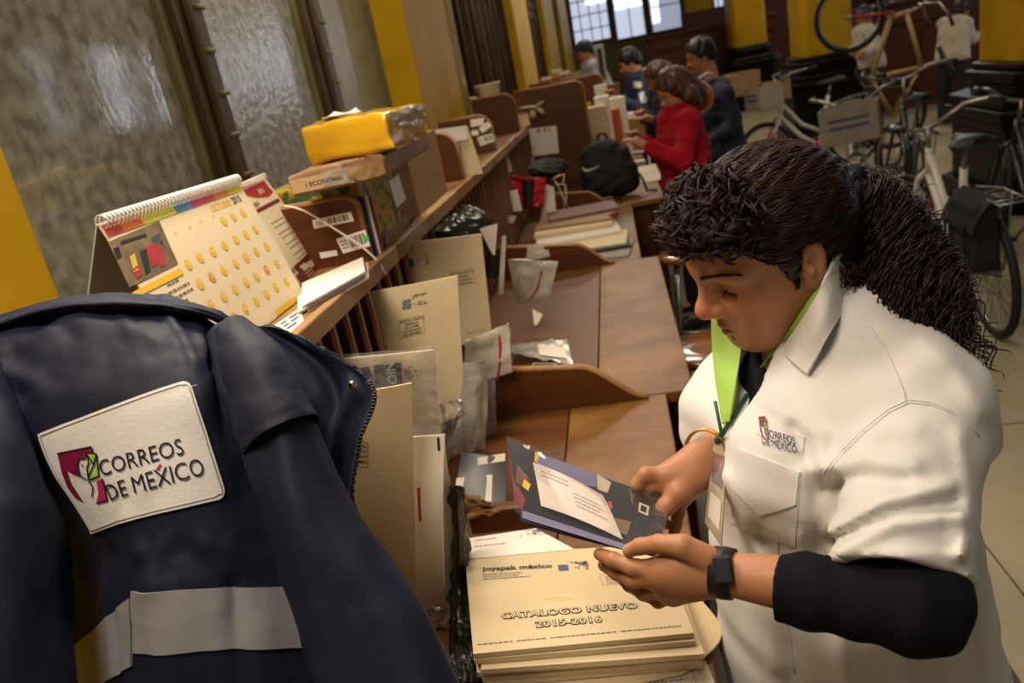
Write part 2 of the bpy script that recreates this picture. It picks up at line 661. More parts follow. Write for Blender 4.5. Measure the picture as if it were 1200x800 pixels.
SZ = 1.30; SX = -0.60; DZ = 0.80; WX = -1.10     # shelf height, shelf front, desk height, window wall

MARBLE_Y = mat('yellow_marble', '9A770A', 0.5, 'B48C18', 3.0, detail=9, spec=0.06, lo=0.3, hi=0.7, bump=0.03)
nt = MARBLE_Y.node_tree
BRONZE = mat('bronze', '3A2C1A', 0.42, '4C3A22', 6, metal=0.4, bump=0.1)
BRONZE2 = mat('olive_bronze', '6B6038', 0.45, '544A2C', 6, metal=0.2)
BLACKM = mat('black_marble', '080605', 0.35, '110C09', 5, spec=0.2, detail=8)
FLOORM = mat('floor_marble', '93876A', 0.35, 'A79A7C', 2.2, detail=8, spec=0.4)
FLOORD = mat('floor_dark_marble', '3B3026', 0.3, '4A3D30', 5, detail=8)
WALLM = mat('plaster_wall', '6E5E42', 0.8, '7A694A', 3)
W_DARK = wood('dark_panel_wood', '2E130A', '4A2312', 'y', 0.38)
W_DARKX = wood('dark_panel_wood_across', '3A190C', '5A2C15', 'x', 0.38)
W_DARKZ = wood('dark_panel_wood_upright', '331509', '522711', 'z', 0.38)
W_MID = wood('desk_wood', '5A370F', '74491A', 'x', 0.42, 2.5, worn='8C6430')
W_SHELF = wood('shelf_wood', '6E4820', '88602F', 'y', 0.4, 2.5, worn='9C7A50')
W_BOARD = wood('board_wood', '4A250C', '5C3214', 'x', 0.4)
W_EDGE = wood('edge_wood', '74491F', '94683A', 'y', 0.42, worn='B08C60')
GLASS_F = mat('frosted_glass', '5C5A4E', 0.07, '838070', 24, bump=0.022, bscale=50, spec=0.7, detail=5)
GLASS_F2 = mat('ribbed_glass', '7A7454', 0.35, '888260', 9, bump=0.1, bscale=30, spec=0.45)
DAY = mat('daylit_glass', 'C8D4E6', 0.3, emit='C6D0E8', estr=0.9)
DAY2 = mat('bright_daylit_glass', 'F0F6FF', 0.3, emit='F2F7FF', estr=2.3)
CURTAIN = mat('window_curtain', '5A4A2C', 0.8, '6B5934', 10, stretch=(1, 6, 0.3))


def structure(name, fn):
    mb = MB(); fn(mb); return obj(name, mb, None, kind='structure')


def floor_fn(mb):
    n = 20
    mb.add([(-1.2, -1.6, 0), (10.2, -1.6, 0), (10.2, 26.2, 0), (-1.2, 26.2, 0)], [(0, 1, 2, 3)], FLOORM)
    for i in range(30):                       # dark squares of the border that runs along the desks
        y = 0.2 + i * 0.72
        mb.span((0.42, y, 0.0), (0.80, y + 0.34, 0.0015), FLOORD)
    for i in range(26):                       # joints of the slabs
        y = -1.0 + i * 1.0
        mb.span((0.95, y, 0), (10.0, y + 0.006, 0.001), FLOORD)
    for i in range(9):
        x = 0.95 + i * 1.0
        mb.span((x, -1.5, 0), (x + 0.006, 26, 0.001), FLOORD)


structure('floor', floor_fn)
structure('wall_left', lambda mb: mb.span((WX - 0.35, -1.6, 0), (WX - 0.12, 26, 5.5), WALLM))
structure('wall_back', lambda mb: mb.span((-1.4, 26, 0), (10.2, 26.3, 5.5), WALLM))
structure('wall_right', lambda mb: mb.span((10, -1.6, 0), (10.3, 26, 5.5), WALLM))


def pilaster(y0, y1, xf, nm):
    def fn(mb):
        mb.box(((xf + WX - 0.12) / 2, (y0 + y1) / 2, 2.75), (abs(xf - WX + 0.12), y1 - y0, 5.5), MARBLE_Y, bev=0.015)
        mb.box(((xf + WX - 0.12) / 2 + 0.02, (y0 + y1) / 2, 0.3), (abs(xf - WX + 0.12), y1 - y0 + 0.04, 0.6), BLACKM, bev=0.01)
    structure(nm, fn)


pilaster(-0.3, 1.24, -1.0, 'column_near_wall')
pilaster(4.02, 5.15, -0.92, 'column_wall')
pilaster(9.3, 11.2, -0.92, 'column_wall.001')
pilaster(14.4, 17.6, -0.92, 'column_wall.002')
pilaster(20.0, 25.0, -0.92, 'column_wall.003')
structure('trim_1', lambda mb: mb.lathe([(0.13, 0), (0.13, 5.4)], mat('polished_marble', 'A89A6C', 0.12, 'C8BC92', 3, stretch=(3, 3, 0.4), coat=0.5), (-1.03, 5.28, 0), 24))


def win_left(k, y0, y1, glassm):
    w = thing('window_%d' % k, None, None, (WX, y0, 0)); w['kind'] = 'structure'
    mb = MB(); mb.span((WX - 0.02, y0, 0.5), (WX, y1, 5.2), glassm)
    obj('pane', mb, w)
    mb = MB()
    for ya, yb in ((y0, y0 + 0.03), (y1 - 0.03, y1)):
        mb.span((WX - 0.01, ya, 0.5), (WX + 0.022, yb, 5.2), BRONZE2, 0.004)
    mb.span((WX - 0.01, y0, 0.45), (WX + 0.03, y1, 0.55), BRONZE2, 0.004)
    obj('window_frame', mb, w)


win_left(1, 1.20, 2.06, GLASS_F)
win_left(2, 2.18, 3.02, mat('frosted_glass_bright', '6C6C60', 0.09, '929286', 24, bump=0.22, bscale=45, spec=1.0))
win_left(3, 3.15, 4.04, GLASS_F2)


def mullion(y0, y1, nm):
    def fn(mb):
        mb.span((WX - 0.05, y0, 0), (WX + 0.05, y1, 5.2), BRONZE, 0.008)
        mb.span((WX + 0.05, y0 + 0.03, 0), (WX + 0.075, y1 - 0.03, 5.2), BRONZE, 0.006)
        for i in range(14):
            z = 1.2 + i * 0.11
            mb.box((WX + 0.078, (y0 + y1) / 2 + 0.012 * (i % 2), z), (0.012, 0.045, 0.012), BRONZE2, bev=0.003)
    structure(nm, fn)


mullion(2.06, 2.18, 'trim_2')
mullion(3.02, 3.15, 'trim_3')


def bay(k, y0, y1, nb):
    w = thing('window_%d' % k, None, None, (WX, y0, 0)); w['kind'] = 'structure'
    mb = MB(); mb.span((WX - 0.08, y0, 0.3), (WX - 0.06, y1, 5.2), CURTAIN); obj('pane', mb, w)
    mb = MB()
    for i in range(nb + 1):
        y = y0 + (y1 - y0) * i / nb
        mb.span((WX - 0.08, y - 0.09, 0.2), (WX + 0.05, y + 0.09, 5.2), BRONZE, 0.015)
        mb.tube([(WX + 0.06, y, 0.3), (WX + 0.06, y, 5.1)], 0.03, BRONZE, 10)
    for z in (0.4, 2.45, 2.6, 4.2):
        mb.span((WX - 0.07, y0, z), (WX + 0.06, y1, z + 0.07), BRONZE, 0.008)
    for i in range(nb):
        y = y0 + (y1 - y0) * (i + 0.5) / nb
        mb.torus((WX + 0.01, y, 2.9), 0.17, 0.02, BRONZE, 'x', 20, 6)
        mb.ball((WX + 0.01, y, 2.9), 0.05, BRONZE, 10, 6)
    obj('window_frame', mb, w)


bay(4, 5.45, 9.3, 5)
bay(5, 11.2, 14.4, 4)
bay(6, 17.6, 20.0, 3)


# daylit windows of the far wall
def far_window(k, x0, x1, z0, z1, cols, rows, bright):
    w = thing('window_%d' % k, None, None, (x0, 25.9, 0)); w['kind'] = 'structure'
    mb = MB(); mb.span((x0, 25.93, z0), (x1, 25.96, z1), DAY)
    for (a, b, c, d) in bright:
        mb.span((x0 + (x1 - x0) * a, 25.91, z0 + (z1 - z0) * c), (x0 + (x1 - x0) * b, 25.93, z0 + (z1 - z0) * d), DAY2)
    obj('pane', mb, w)
    mb = MB()
    for i in range(cols + 1):
        x = x0 + (x1 - x0) * i / cols; t = 0.06 if i in (0, cols) else 0.015
        mb.span((x - t, 25.84, z0), (x + t, 25.95, z1), BRONZE, 0.004)
    for i in range(rows + 1):
        z = z0 + (z1 - z0) * i / rows; t = 0.06 if i in (0, rows) else 0.015
        mb.span((x0, 25.84, z - t), (x1, 25.95, z + t), BRONZE, 0.004)
    obj('window_frame', mb, w)


xa = ony(671, 40, 26).x; xb = ony(716, 30, 26).x; xc = ony(757, 25, 26).x; xd = ony(801, 20, 26).x; xe = ony(835, 10, 26).x
far_window(7, xa, xb, 2.1, 5.0, 4, 7, [(0.45, 1.0, 0.38, 0.85)])
far_window(8, xb + 0.1, xc, 2.0, 5.0, 2, 3, [(0.1, 0.95, 0.3, 0.6)])
far_window(9, xc + 0.1, xd, 2.0, 5.0, 12, 4, [(0.0, 0.3, 0.1, 0.35)])
far_window(10, xe, xe + 1.6, 2.3, 5.0, 10, 3, [])
xf = ony(890, 10, 26).x
far_window(11, xf, xf + 1.7, 2.3, 5.0, 10, 3, [])
# the wall across the hall has tall windows too: the frosted panes mirror them
for k, (ya, yb) in enumerate(((8.0, 9.4), (16.45, 16.95), (19.15, 19.75), (22.0, 23.2))):
    w = thing('window_%d' % (12 + k), None, None, (9.95, ya, 0)); w['kind'] = 'structure'
    mb = MB(); mb.span((9.95, ya, 2.2), (9.99, yb, 4.2), mat('skylight_glass', 'F0F6FF', .3, emit='E6EEFF', estr=16.0)); obj('pane', mb, w)
    mb = MB()
    for t in range(4):
        y = ya + (yb - ya) * t / 3
        mb.span((9.9, y - 0.03, 2.2), (9.97, y + 0.03, 4.2), BRONZE)
    for z in (2.2, 3.2, 4.2):
        mb.span((9.9, ya, z - 0.03), (9.97, yb, z + 0.03), BRONZE)
    obj('window_frame', mb, w)

w = thing('window_16', None, None, (7.6, 25.9, 0)); w['kind'] = 'structure'
mb = MB(); mb.span((7.5, 25.92, 2.4), (9.6, 25.97, 4.6), MATS['skylight_glass']); obj('pane', mb, w)
mb = MB()
for i in range(5): mb.span((7.5 + i * .525 - .03, 25.86, 2.4), (7.5 + i * .525 + .03, 25.95, 4.6), BRONZE)
for z in (2.4, 3.5, 4.6): mb.span((7.5, 25.86, z - .03), (9.6, 25.95, z + .03), BRONZE)
obj('window_frame', mb, w)
structure('column_back_wall', lambda mb: mb.span((ony(803, 20, 25.6).x, 25.2, 0), (ony(834, 20, 25.6).x, 26.05, 5.5), MARBLE_Y, 0.03))


def column(x0, x1, yf, zt, nm, depth):
    """square yellow column on a stepped black plinth with cut corners"""
    cx = (x0 + x1) / 2; w = x1 - x0; cy = yf + depth / 2

    def octa(hw, hd, z0, z1, mb, m, c=0.3):
        k = min(hw, hd) * c
        pts = [(cx - hw + k, cy - hd, z0), (cx + hw - k, cy - hd, z0), (cx + hw, cy - hd + k, z0), (cx + hw, cy + hd - k, z0),
               (cx + hw - k, cy + hd, z0), (cx - hw + k, cy + hd, z0), (cx - hw, cy + hd - k, z0), (cx - hw, cy - hd + k, z0)]
        mb.prism(pts, (0, 0, z1 - z0), m, bev=0.012)

    def fn(mb):
        octa(w / 2, depth / 2, zt, 5.5, mb, MARBLE_Y, 0.22)
        for e, za, zb in ((0.06, zt - 0.05, zt), (0.10, zt - 0.14, zt - 0.055), (0.07, zt - 0.22, zt - 0.145), (0.20, zt - 0.30, zt - 0.225),
                          (0.23, zt - 0.38, zt - 0.305), (0.20, zt - 0.46, zt - 0.385), (0.18, 0.16, zt - 0.465), (0.25, 0.0, 0.16)):
            octa(w / 2 + e, depth / 2 + e, za, zb, mb, BLACKM, 0.3)
    structure(nm, fn)


p = ony(1147, 60, 7.1)
column(p.x, p.x + 1.0, 6.2, 1.05, 'column_black_plinth', 1.0)
p = ony(926, 50, 12.3); q = ony(1001, 40, 11.5)
column(p.x, q.x, 11.5, 1.13, 'column_black_plinth.001', 0.9)
p = ony(853, 50, 18.8); q = ony(900, 45, 18)
column(p.x, q.x, 18, 1.30, 'column_black_plinth.002', 0.9)


# long panelled counter before the far windows
def counter_fn(x0, x1, y, h, mb):
    mb.span((x0, y, 0), (x1, y + 0.6, h), W_DARKX, 0.01)
    mb.span((x0 - 0.05, y - 0.08, h), (x1 + 0.05, y + 0.7, h + 0.06), W_DARKX, 0.012)
    mb.span((x0, y - 0.05, h - 0.28), (x1, y, h - 0.2), W_DARKX, 0.01)
    mb.span((x0, y - 0.04, 0), (x1, y, 0.2), W_DARKX, 0.01)
    n = max(2, int((x1 - x0) / 0.8))
    for i in range(n):
        a = x0 + (x1 - x0) * i / n + 0.08; b = x0 + (x1 - x0) * (i + 1) / n - 0.08
        mb.span((a, y - 0.03, 0.3), (b, y, h - 0.4), W_DARKX, 0.012)


a = ony(757, 60, 19.4); b = ony(858, 60, 19.4)
one('service_counter', lambda mb: counter_fn(a.x, b.x + 1.0, 19.4, 1.8, mb), 'tall dark panelled wooden counter below the far daylit windows', 'counter')
a = ony(1000, 40, 13.5)
one('service_counter', lambda mb: counter_fn(a.x, a.x + 4.5, 13.5, 1.55, mb), 'dark red brown wooden counter behind the person in the cream sweater', 'counter')


# dark cabinets behind the upturned bicycle
def shelf_unit(mb):
    x0, x1, y = a.x - 0.2, a.x + 4.5, 16.0
    mb.span((x0, y + 0.4, 0), (x1, y + 0.5, 1.95), W_DARKZ)
    for i in range(7):
        x = x0 + (x1 - x0) * i / 6
        mb.span((x - 0.04, y, 0), (x + 0.04, y + 0.45, 1.95), W_DARKZ, 0.008)
    for i in range(4):
        mb.span((x0, y, i * 0.62), (x1, y + 0.45, i * 0.62 + 0.04), W_DARKX, 0.006)


one('wall_cabinet', shelf_unit, 'dark wooden wall of open shelving behind the cream sweater person', 'cabinet')
structure('partition_brown', lambda mb: mb.span((ony(802, 60, 24).x, 24, 0), (ony(1200, 0, 24).x + 3, 24.15, 2.35), W_DARKX, 0.01))


# ------------------------------------------------------------------ the row of sorting desks
def yl(px):
    """distance along the row where the shelf edge appears at picture column px"""
    lo, hi = 0.5, 25.0
    for _ in range(40):
        m = (lo + hi) / 2
        if proj((SX, m, SZ))[0] < px: lo = m
        else: hi = m
    return lo


def rounded_board(mb, y, x0, x1, z0, h, m, th=0.02, r=0.06, me=None):
    pts = [(x0, y, z0), (x1, y, z0), (x1, y, z0 + h - r)]
    for i in range(1, 7):
        t = i / 6 * PI / 2
        pts.append((x1 - r + r * math.cos(t), y, z0 + h - r + r * math.sin(t)))
    pts.append((x0, y, z0 + h))
    mb.prism(pts, (0, th, 0), m)
    if me:      # pale worn edge
        pp = [Vector(p) + Vector((0, th / 2, 0)) for p in pts[1:]]
        mb.tube(pp, th * 0.52, me, 6)


def desk(y0, y1, x1, label, board=True, bx=-0.03, bh=0.105, apron=True):
    t = thing('sorting_desk', label, 'desk', (x1 - 0.3, (y0 + y1) / 2, 0), 'wooden sorting desks in the row')
    mb = MB()
    xs = x1 - 0.255
    mb.box(((xs + x1) / 2, (y0 + y1) / 2, DZ - 0.016), (x1 - xs - 0.002, y1 - y0, 0.032), W_MID, bev=0.004)
    mb.box(((xs - 0.89) / 2 - 0.001, (y0 + y1) / 2, DZ - 0.016), (xs + 0.89, y1 - y0, 0.032), wood('desk_back_wood', '4E2C0C', '643C14', 'x', 0.42), bev=0.002)
    obj('desktop', mb, t)
    mb = MB(); mb.span((x1 - 0.06, y0 + 0.02, DZ - 0.15), (x1 - 0.03, y1 - 0.02, DZ - 0.032), W_DARK, 0.004)
    obj('apron', mb, t)
    for y in (y0 + 0.04, y1 - 0.08):
        mb = MB(); mb.span((x1 - 0.085, y, 0), (x1 - 0.03, y + 0.05, DZ - 0.032), W_DARKZ, 0.006); obj('leg', mb, t)
        mb = MB(); mb.span((-0.89, y, 0), (x1 - 0.09, y + 0.025, DZ - 0.032), W_DARKX, 0.004); obj('side_panel', mb, t)
    if board:
        mb = MB()
        w = bx
        prof = [(-0.585, 0), (w, 0)]
        for i in range(13):                   # an S-shaped drop to the desk top
            q = i / 12
            prof.append((w - 0.17 * q, bh * (q * q * (3 - 2 * q)) + 0.004))
        prof += [(-0.585, bh + 0.045)]
        mb.prism([(x, y1 - 0.022, DZ + z) for x, z in prof], (0, 0.02, 0), W_BOARD)
        mb.tube([(x, y1 - 0.012, DZ + z) for x, z in prof[2:]], 0.0105, W_EDGE, 6)
        obj('end_board', mb, t)
    return t


desk(0.45, 1.915, 0.035, 'nearest brown wooden desk, under the stack of catalogue envelopes', bx=-0.012)
desk(1.92, 3.385, 0.108, 'bare brown wooden desk second from the camera with a worn front edge', bx=-0.08)
desk(3.39, 4.78, 0.035, 'wooden desk under the pile of newspapers and folders', bx=-0.06)
desk(4.79, 5.64, 0.235, 'wooden desk where the woman in the red sweater works', board=False)
desk(5.65, 8.3, 0.2, 'wooden desk beyond the red sweater, with white paper stacks', board=False)
desk(8.31, 9.0, 0.32, 'wooden desk where the man in the navy jacket writes', board=False)
desk(9.01, 13.5, -0.3, 'farthest wooden desk, beside the worker in a navy cap', board=False)


def case(y0, y1, label, pitch=0.085, boards=(), cap=None):
    t = thing('pigeonhole_case', label, 'shelf', (-0.75, (y0 + y1) / 2, DZ), 'pigeonhole cases in the row')
    mb = MB()
    mb.box((-0.752, (y0 + y1) / 2, SZ - 0.014), (0.292, y1 - y0, 0.028), W_SHELF, bev=0.003)
    mb.box((SX + 0.004, (y0 + y1) / 2, SZ - 0.018), (0.022, y1 - y0, 0.044), W_EDGE, bev=0.004)
    obj('shelf_top', mb, t)
    mb = MB(); mb.span((-0.898, y0, DZ), (-0.88, y1, SZ - 0.028), W_DARK); obj('back_panel', mb, t)
    mb = MB(); mb.span((-0.885, y0, DZ), (SX, y1, DZ + 0.02), W_DARK, 0.003); obj('base_board', mb, t)
    n = max(1, int(round((y1 - y0) / pitch)))
    for i in range(n + 1):
        y = y0 + 0.006 + (y1 - y0 - 0.012) * i / n
        mb = MB(); mb.span((-0.88, y - 0.005, DZ + 0.02), (SX - 0.004, y + 0.005, SZ - 0.028), W_DARKZ)
        mb.span((SX - 0.006, y - 0.0055, DZ + 0.02), (SX + 0.004, y + 0.0055, SZ - 0.028), wood('slot_edge_wood', '7C5238', '97704F', 'z', 0.4))
        obj('divider', mb, t)
    for (y, h, x0, x1, r) in boards:
        mb = MB(); rounded_board(mb, y, x0, x1, SZ, h, W_BOARD, 0.018, r, W_EDGE); obj('upright_board', mb, t)
    return t


yb = yl(548); yc = yl(585); yd = yl(611)
case(1.0, 1.915, 'nearest pigeonhole case, with calendars and parcels on its shelf', boards=((1.005, 0.10, -0.885, -0.66, 0.03), (yl(441), 0.155, -0.885, -0.615, 0.03),))
case(1.92, 3.40, 'second pigeonhole case, its slots stuffed with envelopes', boards=((yb - .02, 0.19, -0.885, -0.615, 0.07),))
case(3.41, 4.85, 'third pigeonhole case, carrying the boards stuck with barcode labels', boards=((yc - .02, 0.19, -0.885, -0.615, 0.07),))
case(4.86, 5.58, 'fourth pigeonhole case, with a paper cup on its tall board', boards=((5.2, 0.245, -0.885, -0.605, 0.07),))
case(5.68, 9.6, 'pigeonhole case beyond the board with a pinned sheet', pitch=0.14, boards=((7.6, 0.20, -0.885, -0.6, 0.07), (9.2, 0.2, -0.885, -0.6, 0.06)))
case(9.62, 13.4, 'farthest pigeonhole case, near the daylit windows', pitch=0.2, boards=((11, 0.2, -0.885, -0.6, 0.06), (12.6, 0.2, -0.885, -0.6, 0.06)))


def tall_board(y, x0, x1, z1, label):
    mb = MB(); rounded_board(mb, y, x0, x1, DZ, z1 - DZ, W_BOARD, 0.03, 0.06, W_EDGE)
    mb.span((x0, y - 0.012, DZ), (x1, y + 0.042, DZ + 0.02), W_BOARD, 0.004)
    obj('desk_screen', mb, None, label, 'screen', 'tall desk screens')


tall_board(5.62, -0.575, ony(690, 150, 5.62).x, ony(688, 93, 5.62).z, 'tall brown wooden screen with a white sheet pinned on it')
tall_board(8.32, -0.575, -0.06, 1.50, 'brown wooden screen with a yellow envelope fixed to it')
tall_board(10.2, -0.575, -0.32, 1.50, 'third tall brown screen, beyond the blue trays')
tall_board(12.4, -0.575, -0.32, 1.50, 'farthest tall brown screen, near the worker in a cap')


# ------------------------------------------------------------------ paper, card, plastic
MANILA = mat('cream_envelope', 'C9B48C', 0.7, 'D2BE98', 5, spec=0.2)
MANILA2 = mat('beige_envelope', 'BFA880', 0.7, 'C9B38C', 5, spec=0.2)
WHITE_P = mat('white_paper', 'DDD3C2', 0.7, 'E6DDCE', 4, spec=0.2)
GREY_P = mat('grey_white_paper', 'C9BDA8', 0.7, 'D2C8B6', 4, spec=0.2)
WHITE_E = mat('white_envelope', 'DACDB6', 0.6, 'E2D6C2', 4, spec=0.3)
INK = mat('black_ink', '1C1A1A', 0.6)
INK_G = mat('grey_ink', '6E6559', 0.7)
INK_B = mat('blue_ink', '4A5472', 0.7)
INK_R = mat('red_ink', 'A8282C', 0.6)
YEL = mat('yellow_print', 'E0B424', 0.5)
YEL2 = mat('pale_yellow_print', 'D8BE5C', 0.5)
KRAFT = mat('kraft_paper', '7E5E38', 0.6, '8E6C44', 9, bump=0.15, bscale=25)
CARD = mat('corrugated_card', '8C6538', 0.75, '97703F', 14, stretch=(1, 1, 0.2))
CARD_L = mat('pale_card', 'B08C5A', 0.7, 'BC9966', 8)
CLEAR = film('clear_film', 'FFFFFF', 0.10, 0.10, 0.7, 30)
MILKY = film('milky_film', 'D8D2C4', 0.42, 0.2, 0.7, 25)
BLACKP = mat('black_plastic', '14130F', 0.28, '1E1C16', 8, bump=0.5, bscale=18, spec=0.6)
PURPLE = mat('purple_print', '3A3360', 0.35, '232038', 10)
DARKC = mat('dark_cover', '1B1A1D', 0.3, '2A272B', 9)
RED = mat('red_print', 'A4262A', 0.5)
WINE = mat('wine_print', '6E1C22', 0.5)


def at_px(S, px, py):
    """find where on a surface a picture point falls, in its own metres"""
    u, v = 0.5, 0.5
    for _ in range(25):
        a = np.array(proj(S(u, v))); e = 1e-3
        ju = (np.array(proj(S(u + e, v))) - a) / e; jv = (np.array(proj(S(u, v + e))) - a) / e
        d = np.linalg.lstsq(np.stack([ju, jv], 1), np.array([px, py]) - a, rcond=None)[0]
        n = np.abs(d).max()
        if n > 0.4: d = d * (0.4 / n)
        u += d[0]; v += d[1]
        if n < 1e-5: break
    return u * S.w, v * S.h


def quad_y(pts, y, bend=None, dy=(0, 0, 0, 0)):
    return Quad(*[ony(p[0], p[1], y + d) for p, d in zip(pts, dy)], bend=bend)


def quad_z(pts, z, bend=None):
    q = Quad(*[onz(p[0], p[1], z) for p in pts], bend=bend)
    if q.n0.z < 0: q.n0 = -q.n0
    return q


def lines(mb, S, x, y, w, n, lead, h, m, rag=0.3, seed=1):
    """rows of tiny illegible print"""
    r = random.Random(seed)
    for i in range(n):
        xx = x; end = x + w * (1 - rag * r.random())
        while xx < end:
            k = h * r.uniform(1.2, 3.5)
            mb.quad_on(S, xx, y - i * lead, min(xx + k, end), y - i * lead + h, m)
            xx += k + h * 0.7


def squiggle(mb, S, x, y, w, h, m, seed=1, n=6):
    r = random.Random(seed)
    for k in range(n):
        px, py = x + r.random() * w, y + r.random() * h
        for i in range(4):
            qx, qy = min(x + w, max(x, px + r.uniform(-.4, .4) * w)), min(y + h, max(y, py + r.uniform(-.4, .4) * h))
            dx, dy = qx - px, qy - py; L = math.hypot(dx, dy) + 1e-6; t = 0.0007
            mb.poly_on(S, [(px - dy / L * t, py + dx / L * t), (qx - dy / L * t, qy + dx / L * t), (qx + dy / L * t, qy - dx / L * t), (px + dy / L * t, py - dx / L * t)], m)
            px, py = qx, qy


def stamp_block(mb, S, px, py, k=1.0, seed=1, box=None):
    x, y = at_px(S, px, py)
    mb.quad_on(S, x, y, x + 0.019 * k, y + 0.020 * k, INK_B)
    for i in range(3):
        for j in range(3):
            if (i * 3 + j + seed) % 2: mb.quad_on(S, x + (0.003 + 0.005 * i) * k, y + (0.003 + 0.005 * j) * k, x + (0.006 + 0.005 * i) * k, y + (0.006 + 0.005 * j) * k, INK_G, 0.001)
    squiggle(mb, S, x + 0.026 * k, y + 0.002, 0.032 * k, 0.026 * k, INK_G, seed, 7)
    if box:
        x, y = at_px(S, box[0], box[1])
        w, h = 0.062 * k, 0.040 * k
        mb.frame_on(S, x, y, x + w, y + h, 0.0008, INK)
        for i, t in enumerate(('REGISTRO POSTAL', 'IMPRESOS', 'AUTORIZADO', 'POR SEPOMEX')):
            mb.text_on(S, t, x + w / 2, y + h - 0.0095 * k * (i + 1), 0.0078 * k, INK, align='CENTER')


ENV_G = 'envelopes standing in the near pigeonholes'


def env(px, y, m, label, deco=None, th=0.004, bend=None, group=ENV_G, name='envelope', cat='envelope', dy=(0, 0, 0, 0), n=8, flap=True):
    S = quad_y(px, y, bend, dy)
    mb = MB(); mb.sheet(S, n, n, th, m)
    if deco: deco(mb, S)
    return obj(name, mb, None, label, cat, group), S


b1 = lambda a, k=0.0: (lambda u, v: a * math.sin(PI * u) + k * math.sin(PI * v))


def d_e1(mb, S):
    stamp_block(mb, S, 478, 313, 1.05, 3, (530, 336))
    lines(mb, S, 0.13, 0.030, 0.06, 1, 0.005, 0.002, INK_G)


env([(500, 412), (577, 396), (564, 274), (475, 284)], 2.06, MANILA, 'cream printed envelope standing behind the larger one, nearest the black bag', d_e1, 0.006, b1(0.006))


def d_e2(mb, S):
    x, y = at_px(S, 472, 363)
    mb.quad_on(S, x, y, x + 0.022, y + 0.022, INK_B)
    for i in range(4):
        for j in range(4):
            if (i * 5 + j * 3) % 2: mb.quad_on(S, x + 0.002 + 0.005 * i, y + 0.002 + 0.005 * j, x + 0.005 + 0.005 * i, y + 0.005 + 0.005 * j, MANILA, 0.001)
    squiggle(mb, S, x + 0.027, y + 0.004, 0.036, 0.026, INK_G, 5, 9)
    x, y = at_px(S, 469, 397)
    w, h = 0.064, 0.045
    mb.frame_on(S, x, y, x + w, y + h, 0.0009, INK)
    for i, t in enumerate(('REGISTRO POSTAL', 'IMPRESOS', 'CR-CA7002', 'AUTORIZADO', 'POR SEPOMEX')):
        mb.text_on(S, t, x + w / 2, y + h - 0.0083 * (i + 1), 0.0076, INK, 0.012, align='CENTER')


env([(448, 520), (546, 484), (536, 323), (430, 342)], 1.72, MANILA, 'large cream envelope with a boxed black postal notice on its front', d_e2, 0.007, b1(0.007, 0.004))
env([(520, 560), (545, 487), (541, 466), (510, 475)], 1.66, CLEAR, 'crumpled clear wrapper below the boxed notice envelope', None, 0.001,
    lambda u, v: 0.02 * nz(u * 4, v * 4, 3), 'plastic wrappers in the slots', 'plastic_wrapper', 'wrapper', n=14)


def d_e3(mb, S):
    q = [at_px(S, *p) for p in ((412, 432), (470, 424), (472, 451), (414, 458))]
    mb.poly_on(S, q, PURPLE, 0.001)
    q = [at_px(S, *p) for p in ((438, 428), (470, 424), (472, 451), (440, 455))]
    mb.poly_on(S, q, DARKC, 0.0014)
    x, y = at_px(S, 441, 449)
    mb.text_on(S, 'S', x, y, 0.036, mat('lilac_print', '7A6FA8', 0.5), 0.02, 0.0018, rot=PI / 2)
    x, y = at_px(S, 466, 449)
    mb.text_on(S, 'OIN', x, y, 0.026, WHITE_P, 0.02, 0.0018, rot=PI / 2)
    squiggle(mb, S, *at_px(S, 476, 445), 0.03, 0.03, INK_G, 9, 9)


o3, S3 = env([(420, 530), (516, 512), (508, 410), (388, 421)], 1.42, MANILA, 'cream mailer in clear plastic, with a purple and black magazine cover showing', d_e3, 0.006, b1(0.004))
mbf = MB(); Sf = quad_y([(421, 531), (519, 514), (511, 406), (386, 417)], 1.405, lambda u, v: 0.007 * nz(u * 5, v * 5, 7)); mbf.sheet(Sf, 16, 14, 0.0008, CLEAR)
obj('plastic_sleeve', mbf, o3, 'clear plastic')


def d_e4(mb, S):
    x, y = at_px(S, 414, 547)
    w, h = 0.036, 0.046
    mb.frame_on(S, x - 0.03, y, x + 0.026, y + h, 0.0008, INK)
    for i, t in enumerate(('REGISTRO POSTAL', 'IMPRESO', 'AUTORIZADO', 'SEPOMEX')):
        mb.text_on(S, t, x + 0.024, y + h - 0.0095 * (i + 1), 0.0085, INK, 0.012, align='RIGHT')
    mb.text_on(S, 'CORREO', at_px(S, 432, 484)[0], at_px(S, 432, 484)[1], 0.010, INK, align='RIGHT')


env([(392, 682), (489, 708), (482, 449), (396, 462)], 1.075, MANILA2, 'tall beige envelope right beside the navy jacket zip', d_e4, 0.004, b1(0.004, 0.003))


def d_e5(mb, S):
    q = [at_px(S, *p) for p in ((512, 512), (515, 512), (516, 528), (513, 528))]; mb.poly_on(S, q, INK)
    q = [at_px(S, *p) for p in ((489, 572), (492, 570), (494, 610), (491, 611))]; mb.poly_on(S, q, INK_R)


env([(478, 716), (523, 716), (521, 509), (470, 513)], 1.115, WHITE_E, 'white plastic mailing bag hanging behind the tall beige envelope', d_e5, 0.004,
    lambda u, v: 0.014 * math.sin(PI * v) + 0.012 * u * math.sin(PI * v), n=12)
# its right side swells outwards
S = quad_y([(480, 722), (527, 722), (522, 510), (478, 513)], 1.13, lambda u, v: -0.002 + 0.004 * nz(u * 3, v * 4, 2))
S.p[1] = ony(528, 722, 1.13)


